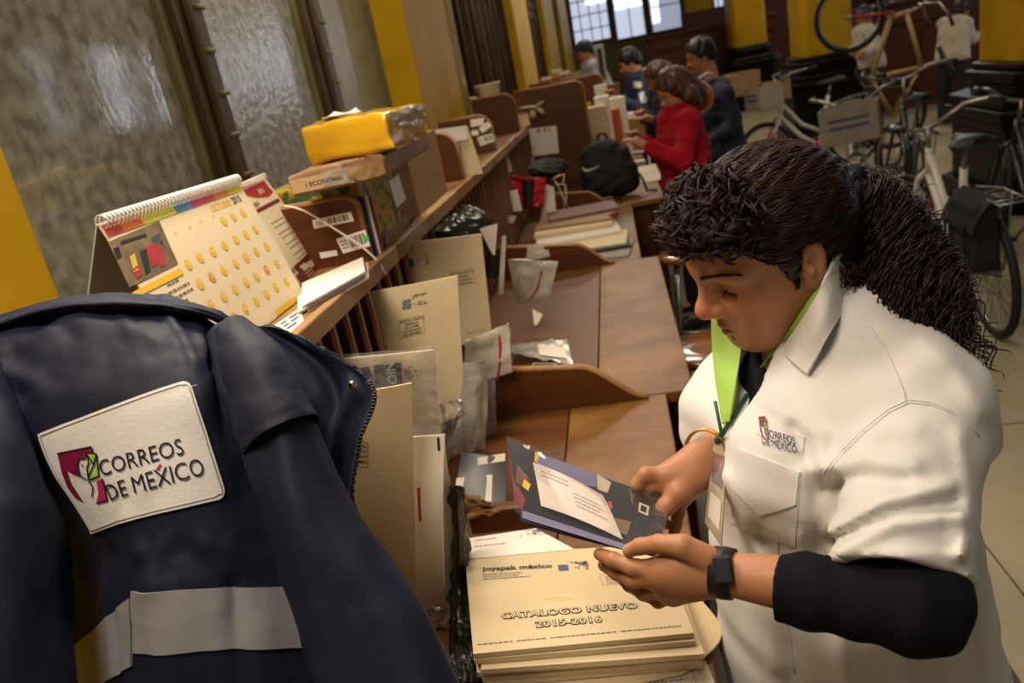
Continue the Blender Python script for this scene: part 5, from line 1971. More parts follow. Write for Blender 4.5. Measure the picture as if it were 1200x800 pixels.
    for nm, r0 in (('index', .0098), ('middle', .0098), ('ring', .0092), ('little', .0082)):
        P = [npv(p) for p in g5[nm]]
        F.chain([wrR * 0.8 + P[0] * 0.2, P[0]], [0.016, 0.0125], 0.014)
        F.chain(P, [r0 * 1.12, r0, r0 * 0.9, r0 * 0.8], 0.004)
    F.ell(npv(U(802, 560, .993)), (0.030, 0.026, 0.022), 0.02)
    T2 = [npv(U(812, 560, .985)), npv(U(796, 577, .972)), npv(U(781, 593, .972)), npv(U(768, 604, .976))]
    F.chain(T2, [0.016, 0.0130, 0.0105, 0.0088], 0.008)
    field_to(mb, F, SKIN, 1)
    # legs
    F = Field((0.02, 0.74, 0.02), (0.48, 1.26, 0.82), 0.012)
    for s, y in ((1, -0.1), (-1, 0.1)):
        hip = np.array([0.24, 0.985, 0.78]) + lf * 0.09 * s; kn = np.array([0.25, 0.985, 0.42]) + lf * 0.10 * s; an = np.array([0.27, 0.985, 0.08]) + lf * 0.10 * s
        F.chain([hip, kn, an], [0.095, 0.060, 0.042], 0.04); F.cap(an + [0, 0, -.02], an + fw * 0.14 + [0, 0, -.03], 0.035, 0.028, 0.03)
    field_to(mb, F, SKIN, 1)
    body = obj('body', mb, t)
    set_col(body, skin_colours(HF, ((npv(U(736, 646, .9)), 0.010), (npv(U(768, 604, .97)), 0.011))))

    # nails
    mb = MB()
    for (p, q, r) in ((U(737, 644, .893), U(741, 643, .890), 0.0048), (U(769, 604, .966), U(773, 600, .964), 0.005)):
        pass

    # brows and lashes
    rr = random.Random(2)
    for s in (1, -1):
        mb = MB()
        for i in range(150):
            q = rr.random()
            nx, ny, nz_ = .88 - .5 * q, .22 + .6 * q, .30; nl = math.sqrt(nx * nx + ny * ny + nz_ * nz_)
            x = 0.083 - 0.021 * q + .0158 * nx / nl; y = s * (0.010 + 0.037 * q + .0158 * ny / nl); z = 0.0365 + 0.004 * math.sin(q * 2.6) + .0158 * nz_ / nl + rr.uniform(-.0026, .0026) * (1 - 0.6 * q)
            a = loc((x + 0.001, y, z)); b = loc((x - 0.001, y + s * 0.006, z + 0.0022 * (1 - 2 * q)))
            mb.tube([a, (a + b) / 2, b], [0.00045, 0.0004, 0.0002], HAIR, 4)
        obj('eyebrow', mb, t)
    for s in (1, -1):
        mb = MB()
        arc = []
        for i in range(13):
            q = i / 12; an = -0.75 + 1.75 * q
            arc.append(loc((0.0665 + 0.0165 * math.cos(an), s * (0.0315 + 0.0170 * math.sin(an)), 0.0105 + 0.003 * math.sin(q * PI))))
        mb.tube(arc, [0.0006] + [0.0013] * 11 + [0.0006], HAIR, 5)
        for i in range(1, 12):
            d = (arc[i] - loc((0.05, s * 0.0315, 0.016))); d /= np.linalg.norm(d)
            mb.tube([arc[i], arc[i] + d * 0.004 - HF[1][2] * 0.003, arc[i] + d * 0.007 - HF[1][2] * 0.0045], [0.0006, 0.0004, 0.0002], HAIR, 3)
        obj('eyelashes', mb, t)

    # hair
    mb = MB()
    F = Field(HF[0] - np.array([.14, .16, .16]), HF[0] + np.array([.26, .17, .17]), 0.0035)
    F.ell((-0.008, 0, 0.045), (0.103, 0.082, 0.091), 0.0, F=HF)
    F.ell((-0.055, 0, -0.005), (0.055, 0.062, 0.065), 0.03, F=HF)
    P = np.meshgrid(*F.ax, indexing='ij')
    q = [sum(HF[1][i][j] * (P[j] - HF[0][j]) for j in range(3)) for i in range(3)]
    # hairline: forehead to the front of the ear, then down behind it
    line = np.where(q[2] > 0.005, (q[0] - 0.014) - (q[2] - 0.005) * 0.72, q[0] + 0.010) * 0.8
    F.D = np.maximum(F.D, line.astype(np.float32))
    F.D = np.maximum(F.D, (-(q[2] + 0.075)).astype(np.float32))
    for s in (1, -1):
        F.ell((-0.006, s * 0.082, -0.002), (0.022, 0.022, 0.035), 0.006, 'cut', HF)
        F.cap((0.012, s * 0.070, 0.020), (0.019, s * 0.0665, -0.026), 0.009, 0.004, 0.014, F=HF)   # side lock before the ear
    # swept volume towards the tie
    tie = npv(U(976, 226, 1.0))
    F.cap(loc((-0.06, 0.02, 0.045)), tie, 0.052, 0.034, 0.03)
    # full curly fringe
    for (p, r) in (((0.058, 0.032, 0.098), .022), ((0.066, 0.0, 0.105), .022), ((0.060, -0.03, 0.098), .021), ((0.046, 0.05, 0.092), .023), ((0.036, 0.02, 0.112), .026), ((0.044, -0.03, 0.106), .025), ((0.066, 0.02, 0.098), .012), ((0.050, 0.055, 0.094), .012)):
        F.ell(p, r, 0.012, F=HF)
    nzv = 0.0012 * np.sin(q[0] * 190 + 3 * np.sin(q[2] * 60) + 40 * q[1]) * np.sin(q[1] * 60 + q[2] * 40) + 0.0012 * np.sin(q[2] * 330 + q[0] * 90 + 5 * np.sin(q[1] * 70))
    F.D = F.D + nzv.astype(np.float32)
    field_to(mb, F, HAIR, 1)
    n_cap = len(mb.v)
    # tail
    tail = [tie, npv(U(1004, 240, 1.0)), npv(U(1038, 278, .985)), npv(U(1066, 322, .955)), npv(U(1090, 358, .925)), npv(U(1112, 400, .905))]
    rad = [0.032, 0.042, 0.047, 0.046, 0.039, 0.020]
    F = Field(np.min(tail, 0) - 0.08, np.max(tail, 0) + 0.08, 0.004)
    F.chain(tail, rad, 0.02)
    P = np.meshgrid(*F.ax, indexing='ij')
    n3 = np.sin(P[0] * 110 + 4 * np.sin(P[2] * 45)) * np.sin(P[1] * 95 + 3 * np.sin(P[0] * 50)) * np.sin(P[2] * 100 + 3 * np.sin(P[1] * 40))
    F.D = F.D + (0.004 * n3 + 0.009).astype(np.float32)
    field_to(mb, F, HAIR, 1)
    n_tail = len(mb.v)
    rr = random.Random(5)

    def curl(base, dirn, length, R, turns, r0=0.0012, n=30):
        d = Vector(dirn).normalized(); a = d.orthogonal().normalized(); b = d.cross(a); ph = rr.uniform(0, 6.28)
        pts = []
        for i in range(n):
            q_ = i / (n - 1); w = R * min(1, 0.25 + q_ * 1.2)
            pts.append(Vector(base) + d * (length * q_) + a * (w * math.cos(ph + turns * 6.283 * q_) - w * math.cos(ph) * (1 - q_)) + b * (w * math.sin(ph + turns * 6.283 * q_) - w * math.sin(ph) * (1 - q_)))
        mb.tube(pts, [r0] * (n - 3) + [r0 * .8, r0 * .6, r0 * .3], HAIR, 4)
    # curls over the fringe and strands combed to the tie, all rooted on the hair itself
    from mathutils.bvhtree import BVHTree
    base_v = [Vector(v) for v in mb.v]; base_f = list(mb.f)
    hb = BVHTree.FromPolygons(base_v[:n_cap], [f for f in base_f if max(f) < n_cap])
    qv = (np.array(mb.v[:n_cap]) - HF[0]) @ HF[1].T
    front = [i for i in range(n_cap) if qv[i, 0] > 0.030 and qv[i, 2] > 0.084 and qv[i, 0] + qv[i, 2] * 0.5 > 0.096 and qv[i, 1] > -.08]
    for i in rr.sample(front, min(len(front), 560)):
        p = base_v[i]; n = (p - Vector(loc((0.02, 0, .04)))).normalized()
        tg = Vector((rr.gauss(0, 1), rr.gauss(0, 1), rr.gauss(0, 1))) - Vector(HF[1][2]) * 0.3; tg = tg - n * tg.dot(n)
        L_, R_2, T_, d_ = rr.uniform(.022, .042) * (0.6 if qv[i, 2] < .10 else 1), rr.uniform(.0065, .0115), rr.uniform(.9, 1.7), tg.normalized() + n * rr.uniform(-.05, .18)
        st_ = rr.getstate()
        for j_ in range(6):
            rr.setstate(st_); curl(p - n * .003 + (d_.orthogonal() * (j_ - 2.5) + n * (j_ % 2)) * .0010, d_, L_, R_2 * (1 + .03 * j_), T_, 0.00052, 22)
    rest = [i for i in range(n_cap) if qv[i, 0] < 0.075 and qv[i, 2] > -0.06 and qv[i, 0] > -0.25 and qv[i, 1] > -0.08]
    tv = Vector(tie)
    for i in rr.sample(rest, min(len(rest), 1500)):
        p = base_v[i].copy(); pts = []; wob = rr.uniform(0, 6)
        for k in range(14):
            hq = hb.find_nearest(p)
            if hq[0] is None: break
            n = hq[1]
            pts.append(hq[0] + n * (0.0006 + 0.0012 * math.sin(k * .9 + wob) ** 2))
            d = tv - hq[0]
            if d.length < 0.02: break
            d = d - n * d.dot(n); p = hq[0] + d.normalized() * 0.009 + Vector((0, 0, 0.0014 * math.sin(k * 1.3 + wob)))
        if len(pts) > 4: mb.tube(pts, [0.0005] + [0.0009] * (len(pts) - 2) + [0.0004], HAIR, 4)
    # curls hanging on the forehead seen against the skin
    for (px, py, d_) in ((803, 298, .965), (812, 306, .96), (824, 307, .955), (836, 304, .95), (846, 308, .945), (857, 302, .935), (818, 300, .955), (830, 299, .945), (841, 300, .94)):
        curl(npv(U(px, py - 22, d_)), npv(U(px + 2, py, d_)) - npv(U(px, py - 22, d_)), 0.028, 0.0085, 1.4, 0.0011)
    # tail curls
    TL = [Vector(p) for p in tail]
    for i in range(1100):
        v0 = rr.uniform(-0.02, 0.82); dv = rr.uniform(.14, .30); a = rr.uniform(0, 6.28); q_ = rr.uniform(.88, 1.10); ph = rr.uniform(0, 6.28); tw = rr.uniform(9, 17); am = rr.uniform(.005, .013); pts = []
        for k in range(26):
            v = max(0, min(1, v0 + dv * k / 25)); c = Net.cr(TL, v); d = (Net.cr(TL, min(1, v + .03)) - Net.cr(TL, max(0, v - .03))).normalized()
            o1 = d.cross(Vector((0.3, 0.2, 1))).normalized(); o2 = d.cross(o1)
            R = (rad[int(v * 4.999)] * (1 - (v * 5) % 1) + rad[min(5, int(v * 4.999) + 1)] * ((v * 5) % 1)) * q_ if v < 1 else rad[5] * q_
            f_ = k / 25 * tw * dv * 4
            pts.append(c + o1 * (R * math.cos(a) + am * math.cos(f_ + ph)) + o2 * (R * math.sin(a) + am * math.sin(f_ + ph)))
        r0 = rr.uniform(.0007, .0012); mb.tube(pts, [r0] * 23 + [r0 * .8, r0 * .5, r0 * .3], HAIR, 4)
    tailv = [Vector(v) for v in mb.v[n_cap:n_tail]]
    for p in rr.sample(tailv, min(len(tailv), 500)):
        k = min(range(6), key=lambda j: (TL[j] - p).length); d = (TL[min(5, k + 1)] - TL[max(0, k - 1)]).normalized(); out = (p - TL[k]); out = (out - d * out.dot(d)).normalized()
        curl(p - out * .004, d + out * rr.uniform(-.1, .12) + Vector((rr.gauss(0, .15), rr.gauss(0, .15), rr.gauss(0, .15))), rr.uniform(.05, .10), rr.uniform(.005, .010), rr.uniform(1.4, 2.4), rr.uniform(.0006, .0010), 24)
    for i in range(60):                                    # loose ends
        c = Net.cr(TL, rr.uniform(.75, 1.0)); curl(c, Vector((rr.uniform(-.2, .5), rr.uniform(-.5, .2), -1)), rr.uniform(.04, .08), .008, 2, .001)
    # wisps at the nape and over the ear
    for i in range(26):
        p = loc((rr.uniform(-.06, -.03), rr.uniform(.05, .07), rr.uniform(-.06, -.02))); curl(p, -HF[1][2] + HF[1][1] * .4, rr.uniform(.02, .035), .004, 1.6, .0008)
    hair = obj('hair', mb, t)
    mb = MB()
    a, b = U(930, 222, .905), U(943, 247, .89)
    mb.tube([a, a.lerp(b, .5) + Vector((0, -.003, 0)), b], 0.0013, SILVER_M, 6); mb.tube([a + Vector((.004, 0, .001)), b + Vector((.001, 0, 0.002))], 0.0009, SILVER_M, 6)
    obj('hair_clip', mb, hair, 'thin metal hair clip')
    mb = MB(); c = Vector(tie) + (TL[1] - TL[0]) * 0.25
    mb.torus(c, 0.036, 0.009, UNDER, 'z', 24, 8, (TL[1] - TL[0]).to_track_quat('Z', 'Y').to_matrix()); obj('hair_tie', mb, hair, 'dark hair tie')

    # ------------------------------------------------ clothes
    h = 0.0045
    F = Field((-0.03, 0.60, 0.62), (0.52, 1.36, 1.40), h)
    torso(F, 0.018)
    F.ell((0.235, 0.985, 0.74), (0.170, 0.215, 0.16), 0.06, ax=TF[1])
    s0, s1 = npv(U(1074, 496, .875)), npv(U(1048, 700, .770))
    F.chain([s0, s1], [0.076, 0.060], 0.035)
    F.cap(npv(U(1140, 505, .925)), npv(U(1105, 500, .90)), 0.030, 0.045, 0.04)
    r1 = elR * 0.8 + shR * 0.2
    F.chain([shR, r1], [0.072, 0.062], 0.035)
    F.cap(nb + np.array([0.012, 0, -0.01]), nb + np.array([0.012, 0, 0.03]), 0.072, 0.066, 0.03)
    P = np.meshgrid(*F.ax, indexing='ij')
    cc = [sum(RW[j][i] * (P[j] - CAM[j]) for j in range(3)) for i in range(3)]
    PX = 600 + FPX * cc[0] / cc[2]; PY = 400 + FPX * cc[1] / cc[2]

    def fold(pts, w, hh):
        d2 = np.full(PX.shape, 1e9)
        for (a, b) in zip(pts, pts[1:]):
            dx, dy = b[0] - a[0], b[1] - a[1]; L = dx * dx + dy * dy
            tt = np.clip(((PX - a[0]) * dx + (PY - a[1]) * dy) / L, 0, 1)
            d2 = np.minimum(d2, (PX - a[0] - tt * dx) ** 2 + (PY - a[1] - tt * dy) ** 2)
        F.D -= (hh * np.exp(-d2 / (w * w))).astype(np.float32)
    for pts, w, hh in (([(972, 622), (1035, 588), (1112, 570)], 10, .010), ([(980, 646), (1050, 612), (1126, 606)], 9, .009), ([(976, 634), (1040, 602), (1118, 588)], 8, -.008), ([(985, 672), (1060, 650), (1125, 650)], 10, .006),
                       ([(961, 565), (952, 600), (958, 640)], 12, -.008), ([(940, 550), (945, 600), (940, 650)], 9, .008), ([(968, 570), (1010, 560), (1060, 565)], 9, -.008), ([(962, 548), (1015, 535), (1070, 545)], 11, .007),
                       ([(1000, 520), (1040, 500), (1070, 500)], 14, .006), ([(1125, 510), (1135, 580), (1125, 650)], 10, .006), ([(905, 470), (960, 510), (965, 560)], 12, .008), ([(930, 500), (945, 540)], 8, -.008),
                       ([(870, 620), (905, 680), (912, 780)], 12, .006), ([(890, 620), (925, 690), (935, 790)], 9, -.007), ([(990, 700), (985, 760), (1000, 820)], 14, .008), ([(1060, 740), (1070, 810)], 9, -.008),
                       ([(1130, 640), (1150, 720), (1160, 800)], 12, .010), ([(1100, 720), (1110, 800)], 14, .008), ([(850, 560), (880, 610), (930, 630)], 10, .005), ([(1080, 400), (1120, 430), (1150, 480)], 14, .006), ([(1020, 390), (1045, 430)], 12, -.005)):
        fold(pts, w, hh)
    F.D += (0.0034 * np.sin(P[0] * 40 + 3 * np.sin(P[2] * 22)) * np.sin(P[2] * 34 + P[1] * 25)).astype(np.float32)
    outer = F.D.copy()
    F.D = np.maximum(outer, -(outer + 0.015))
    # sleeve openings
    for (c0, c1, hem) in ((s0, s1, npv(U(1046, 676, .782))), (shR, r1, r1)):
        ax_ = (c1 - c0) / np.linalg.norm(c1 - c0)
        if c0 is s0: ax_ = ax_ + np.array([0.10, 0.0, -0.12]); ax_ /= np.linalg.norm(ax_)
        pl = sum((P[i] - hem[i]) * ax_[i] for i in range(3)); rd = np.sqrt(sum((P[i] - hem[i] - pl * ax_[i]) ** 2 for i in range(3)))
        F.D = np.maximum(F.D, -np.maximum(-pl, np.maximum(rd - 0.082, pl - 0.10)).astype(np.float32))
    # bottom edge, neck hole, front opening
    F.D = np.maximum(F.D, (0.66 - P[2]).astype(np.float32))
    F.cap(nb + [0.004, 0, 0.0], nb + np.array([0.004, 0, 0.16]), 0.060, 0.075, 0.0, 'cut')
    F.chain([nb + fw * 0.03 + [0, 0, .02], npv(U(876, 425, 1.02)), npv(U(872, 450, 1.0)), npv(U(856, 500, .982))], [0.045, 0.036, 0.024, 0.006], 0.0, 'cut')
    mb = MB(); field_to(mb, F, SHIRT, 2)
    shirt = obj('shirt', mb, t, 'white short sleeved work shirt')
    from mathutils.bvhtree import BVHTree
    bvh = BVHTree.FromPolygons([Vector(v) for v in mb.v], mb.f)

    def hit(px, py, eps=0.001, dflt=.9):
        d = Vector(ray(px, py)).normalized(); r = bvh.ray_cast(Vector(CAM), d)
        if r[0] is None: return U(px, py, dflt), Vector((0, -1, 0))
        n = r[1] if r[1].dot(d) < 0 else -r[1]
        return r[0] + n * eps, n
    # seams
    mb = MB()
    for pts in ([(1062, 469), (1040, 480), (1011, 504), (985, 530), (965, 553), (961, 574)], [(1020, 382), (1036, 405), (1051, 438), (1062, 469)], [(1062, 468), (1090, 471), (1118, 482), (1150, 512)],
                [(905, 585), (912, 650), (920, 720), (932, 795)], [(1055, 748), (1066, 780), (1074, 800)], [(968, 645), (1000, 664), (1050, 682), (1112, 692)]):
        P2 = []
        for (a, b) in zip(pts, pts[1:]):
            for i in range(8): P2.append((a[0] + (b[0] - a[0]) * i / 8, a[1] + (b[1] - a[1]) * i / 8))
        for off in (0, 3.2):
            mb.tube([hit(x + off * 0.5, y + off, 0.0002)[0] for x, y in P2], 0.0011, SHIRT, 5)
    obj('seams', mb, shirt)

    class PxS:
        """cloth patch lying on the shirt, addressed by picture points"""
        def at(s, x, y, eps=0.0): return hit(x, y, eps)[0]
    PX_ = PxS()

    def patch(poly_px, m, name, lift=0.0022, parent=shirt, label=None, n=14, tip=0.0):
        """polygon (four corners ll lr ur ul) laid on the cloth with thickness"""
        class Q_:
            n0 = Vector((0, -1, 0))
            def px(s, u, v):
                a, b, c, d = poly_px
                x, y = (a[i] * (1 - u) * (1 - v) + b[i] * u * (1 - v) + c[i] * u * v + d[i] * (1 - u) * v for i in (0, 1))
                return x - tip * .25 * (1 - abs(2 * u - 1)) * (1 - v), y + tip * (1 - abs(2 * u - 1)) * (1 - v)
            def __call__(s, u, v): return hit(*s.px(u, v), lift)[0]
            def n(s, u, v): return hit(*s.px(u, v), lift)[1]
        mb = MB(); mb.sheet(Q_(), n, n, lift + 0.001, m)
        return obj(name, mb, parent, label)
    patch([(856, 612), (932, 640), (939, 553), (866, 524)], SHIRT, 'pocket', 0.0018)
    patch([(859, 570), (934, 590), (938, 553), (866, 525)], SHIRT, 'pocket_flap', 0.0042, tip=22)
    patch([(886, 508), (940, 532), (944, 512), (893, 488)], SHIRT, 'logo_panel', 0.0012)
    # chest logo
    mb = MB()
    e0 = hit(900, 505)[0]

    def put(px, py):                          # emblem drawing -> picture point on the chest
        x, y = (px - 68) / 59.0, (py - 523) / 66.0
        return 887.5 + x * 12.0 - y * 0.5 + 3.0, 487 + y * 26 + x * 3.0

    def poly(pts, m, eps): mb.add([hit(x, y, 0.0020 + eps)[0] for x, y in pts], [tuple(range(len(pts)))], m, True)

    def stroke(pts, m, w=0.22):
        for (a, b) in zip(pts, pts[1:]):
            dx, dy = b[0] - a[0], b[1] - a[1]; L = math.hypot(dx, dy) + 1e-9; ox, oy = -dy / L * w, dx / L * w
            poly([(a[0] - ox, a[1] - oy), (b[0] - ox, b[1] - oy), (b[0] + ox, b[1] + oy), (a[0] + ox, a[1] + oy)], m, 0.0016)
    emblem(put, poly, stroke)

    def line(txt, p0, p1, cap):
        vs, fs = glyphs(txt, 1.0, 0.0, 'LEFT', 0, 1.0, 1.0); w = max(x for x, y in vs)
        dx, dy = p1[0] - p0[0], p1[1] - p0[1]
        mb.add([hit(p0[0] + dx * x / w - 0.10 * y * cap / 0.72, p0[1] + dy * x / w - y * cap / 0.72, 0.0028)[0] for x, y in vs], fs, INK_N, True)
    line('CORREOS', (897, 511), (931, 522), 9.5)
    line('DE MEXICO', (894, 520), (933, 532), 9.5)
    poly([(912, 513.5), (914, 511), (915, 512), (913, 514)], MAG_T, 0.001)
    obj('chest_logo', mb, shirt, 'embroidered dove emblem and wording')

    def net(rows): return Net([[U(*p) for p in r] for r in rows], U(700, 400, 0.2) - U(900, 380, .9))
    mb = MB()
    co = [hit(951, 442, 0.010)[0], hit(985, 384, 0.012)[0], hit(1013, 328, 0.014)[0], hit(1030, 300, 0.014, 1.05)[0]]
    ci = [U(914, 411, .980), U(957, 346, .912), U(988, 287, .945), U(1000, 268, .99)]
    cm = [a_.lerp(b_, .5) + (Vector(CAM) - a_).normalized() * 0.012 for a_, b_ in zip(co, ci)]
    N_ = Net([co, cm, ci], U(700, 400, 0.2) - U(900, 380, .9))
    mb.sheet(N_, 20, 10, 0.004, SHIRT)
    obj('collar', mb, shirt, 'white turned down collar')
    mb = MB()
    N_ = net([[(890, 430, 1.012), (922, 392, .985), (962, 325, .96), (985, 290, 1.0)], [(905, 416, .995), (943, 358, .935), (977, 300, .955), (995, 275, 1.0)], [(915, 412, .983), (958, 347, .9155), (989, 288, .949), (1001, 269, .993)]])
    mb.sheet(N_, 16, 6, 0.003, LIME)
    N_ = net([[(846, 496, .985), (850, 494, .981), (854, 493, .978)], [(838, 445, 1.045), (850, 447, 1.02), (862, 449, 1.0)], [(834, 402, 1.075), (851, 408, 1.065), (868, 412, 1.05)], [(833, 365, 1.09), (850, 360, 1.085), (872, 366, 1.08)]])
    mb.sheet(N_, 10, 18, 0.003, LIME)
    obj('collar_lining', mb, shirt, 'lime green lining')

    # dark shirt under it
    F = Field((0.0, 0.6, 0.98), (0.46, 1.30, 1.34), 0.006)
    torso(F, 0.006)
    F.cap(nb + [0.004, 0, 0.02], nb + np.array([0.004, 0, 0.20]), 0.060, 0.075, 0.0, 'cut')
    F.cap(nb + fw * 0.05, npv(U(900, 412, 1.0)), 0.05, 0.03, 0.0, 'cut')
    F.half((0, 0, 1.0), (0, 0, -1))
    mb = MB(); field_to(mb, F, UNDER, 2)
    F = Field(np.minimum(elL, wrL) - 0.07, np.maximum(elL, shL) + 0.07, 0.004)
    cut = npv(U(912, 690, .826)); ax_ = (wrL - elL) / np.linalg.norm(wrL - elL)
    e2 = elL + np.array([0.002, -0.002, 0.002])
    F.chain([shL, e2, cut * 1.0 + ax_ * 0.03], [0.046, 0.046, 0.0345], 0.02)
    P = np.meshgrid(*F.ax, indexing='ij'); F.D += (0.0022 * np.sin(P[0] * 150 + 20 * P[2]) * np.sin(P[2] * 60 + 3)).astype(np.float32)
    F.half(cut, ax_)
    field_to(mb, F, UNDER, 1)
    obj('undershirt', mb, t, 'dark navy undershirt')
    # trousers and shoes
    F = Field((0.02, 0.72, 0.05), (0.48, 1.28, 0.84), 0.012)
    F.ell((0.235, 0.985, 0.72), (0.16, 0.205, 0.12), 0.05, ax=TF[1])
    for s in (1, -1):
        hip = np.array([0.24, 0.985, 0.72]) + lf * 0.09 * s; kn = np.array([0.25, 0.985, 0.42]) + lf * 0.10 * s; an = np.array([0.27, 0.985, 0.09]) + lf * 0.10 * s
        F.chain([hip, kn, an], [0.11, 0.078, 0.066], 0.04)
    mb = MB(); field_to(mb, F, TROUS, 1); obj('trousers', mb, t)
    mb = MB()
    for s in (1, -1):
        an = np.array([0.27, 0.985, 0.06]) + lf * 0.10 * s
        F = Field(an - 0.22, an + 0.12, 0.008); F.chain([an + [0, 0, -.015], an + fw * 0.15 + [0, 0, -.025]], [0.046, 0.040], 0.03); F.half((0, 0, 0.004), (0, 0, -1)); field_to(mb, F, DARKC, 1)
    obj('shoes', mb, t)
    # watch band
    mb = MB(); d = Vector(wrL - elL).normalized(); c = npv(U(848, 671, .859)); Rm = d.to_track_quat('Z', 'Y').to_matrix()
    mb.lathe([(0.0245, -0.011), (0.0275, -0.011), (0.0285, 0), (0.0275, 0.011), (0.0245, 0.011)], mat('black_strap', '17181E', 0.5), c, 28, Rm)
    w = obj('wristband', mb, t, 'black wristband')
    mb = MB(); k = Vector(c) + (Vector(CAM) - Vector(c)).normalized() * 0.0275 + Vector((0, 0, .004)); mb.box(k, (0.020, 0.008, 0.030), mat('black_strap', '17181E', 0.5), bev=0.003, rot=(Vector(CAM) - Vector(c)).to_track_quat('-Y', 'Z').to_matrix().to_4x4()); obj('watch_face', mb, w)
    mb = MB(); d = Vector(wrR - elR).normalized(); c = npv(U(828, 527, 1.0)); Rm = d.to_track_quat('Z', 'Y').to_matrix()
    for o_ in (0, 0.006): mb.torus(Vector(c) + d * o_, 0.0265, 0.0016, mat('gold_bangle', 'B8863A', 0.3, metal=0.9), 'z', 30, 6, Rm)
    obj('bracelet', mb, t, 'thin gold bangles')
    # lanyard and badge
    lan = MB()
    A = [(918, 414), (905, 428), (890, 446), (875, 466), (862, 488), (852, 505), (846, 516)]
    lan.tube([hit(x, y, 0.004)[0] if i > 1 else U(x, y, 1.0 - 0.003 * i) for i, (x, y) in enumerate(A)], 0.0026, GREENC, 8)
    B = [(838, 470), (842, 490), (845, 505), (846, 516)]
    lan.tube([npv(U(x, y, .985 - .006 * j)) for j, (x, y) in enumerate(B[:3])] + [hit(846, 516, .004)[0]], 0.0022, GREENC, 8)
    kp = hit(846, 516, .005)[0]; lan.ball(kp, 0.005, GREENC, 10, 8)
    ly = obj('lanyard', lan, t, 'dark green lanyard')
    mb = MB()
    dd = (kp - Vector(CAM)).length; dref = U(846, 516, 1.0) - Vector(CAM); dk = dd / dref.length
    Q = Quad(U(826, 612, dk * .965), U(845, 640, dk * .945), U(852, 524, dk * .985), U(836, 520, dk * .99))
    mb.sheet(Q, 3, 6, 0.003, mat('badge_card', 'A8977A', 0.4, '8C7A5E', 30)); 
    mb.poly_on(Q, [(Q.w * .15, Q.h * .55), (Q.w * .85, Q.h * .55), (Q.w * .85, Q.h * .9), (Q.w * .15, Q.h * .9)], mat('badge_photo', '5A4A50', 0.4, '8A6A5A', 60), 0.001)
    mb.poly_on(Q, [(Q.w * .15, Q.h * .12), (Q.w * .85, Q.h * .12), (Q.w * .85, Q.h * .42), (Q.w * .15, Q.h * .42)], GREY_P, 0.001)
    obj('badge', mb, ly, 'clear badge with a photo card')
    mb = MB(); mb.torus(kp + Vector((0, -.002, -.008)), 0.006, 0.0012, SILVER_M, 'y', 14, 5); mb.box(kp + Vector((0, -.002, -.018)), (0.008, 0.004, 0.012), SILVER_M, bev=0.001); obj('clip', mb, ly, 'metal clip')
    return t


build_woman()


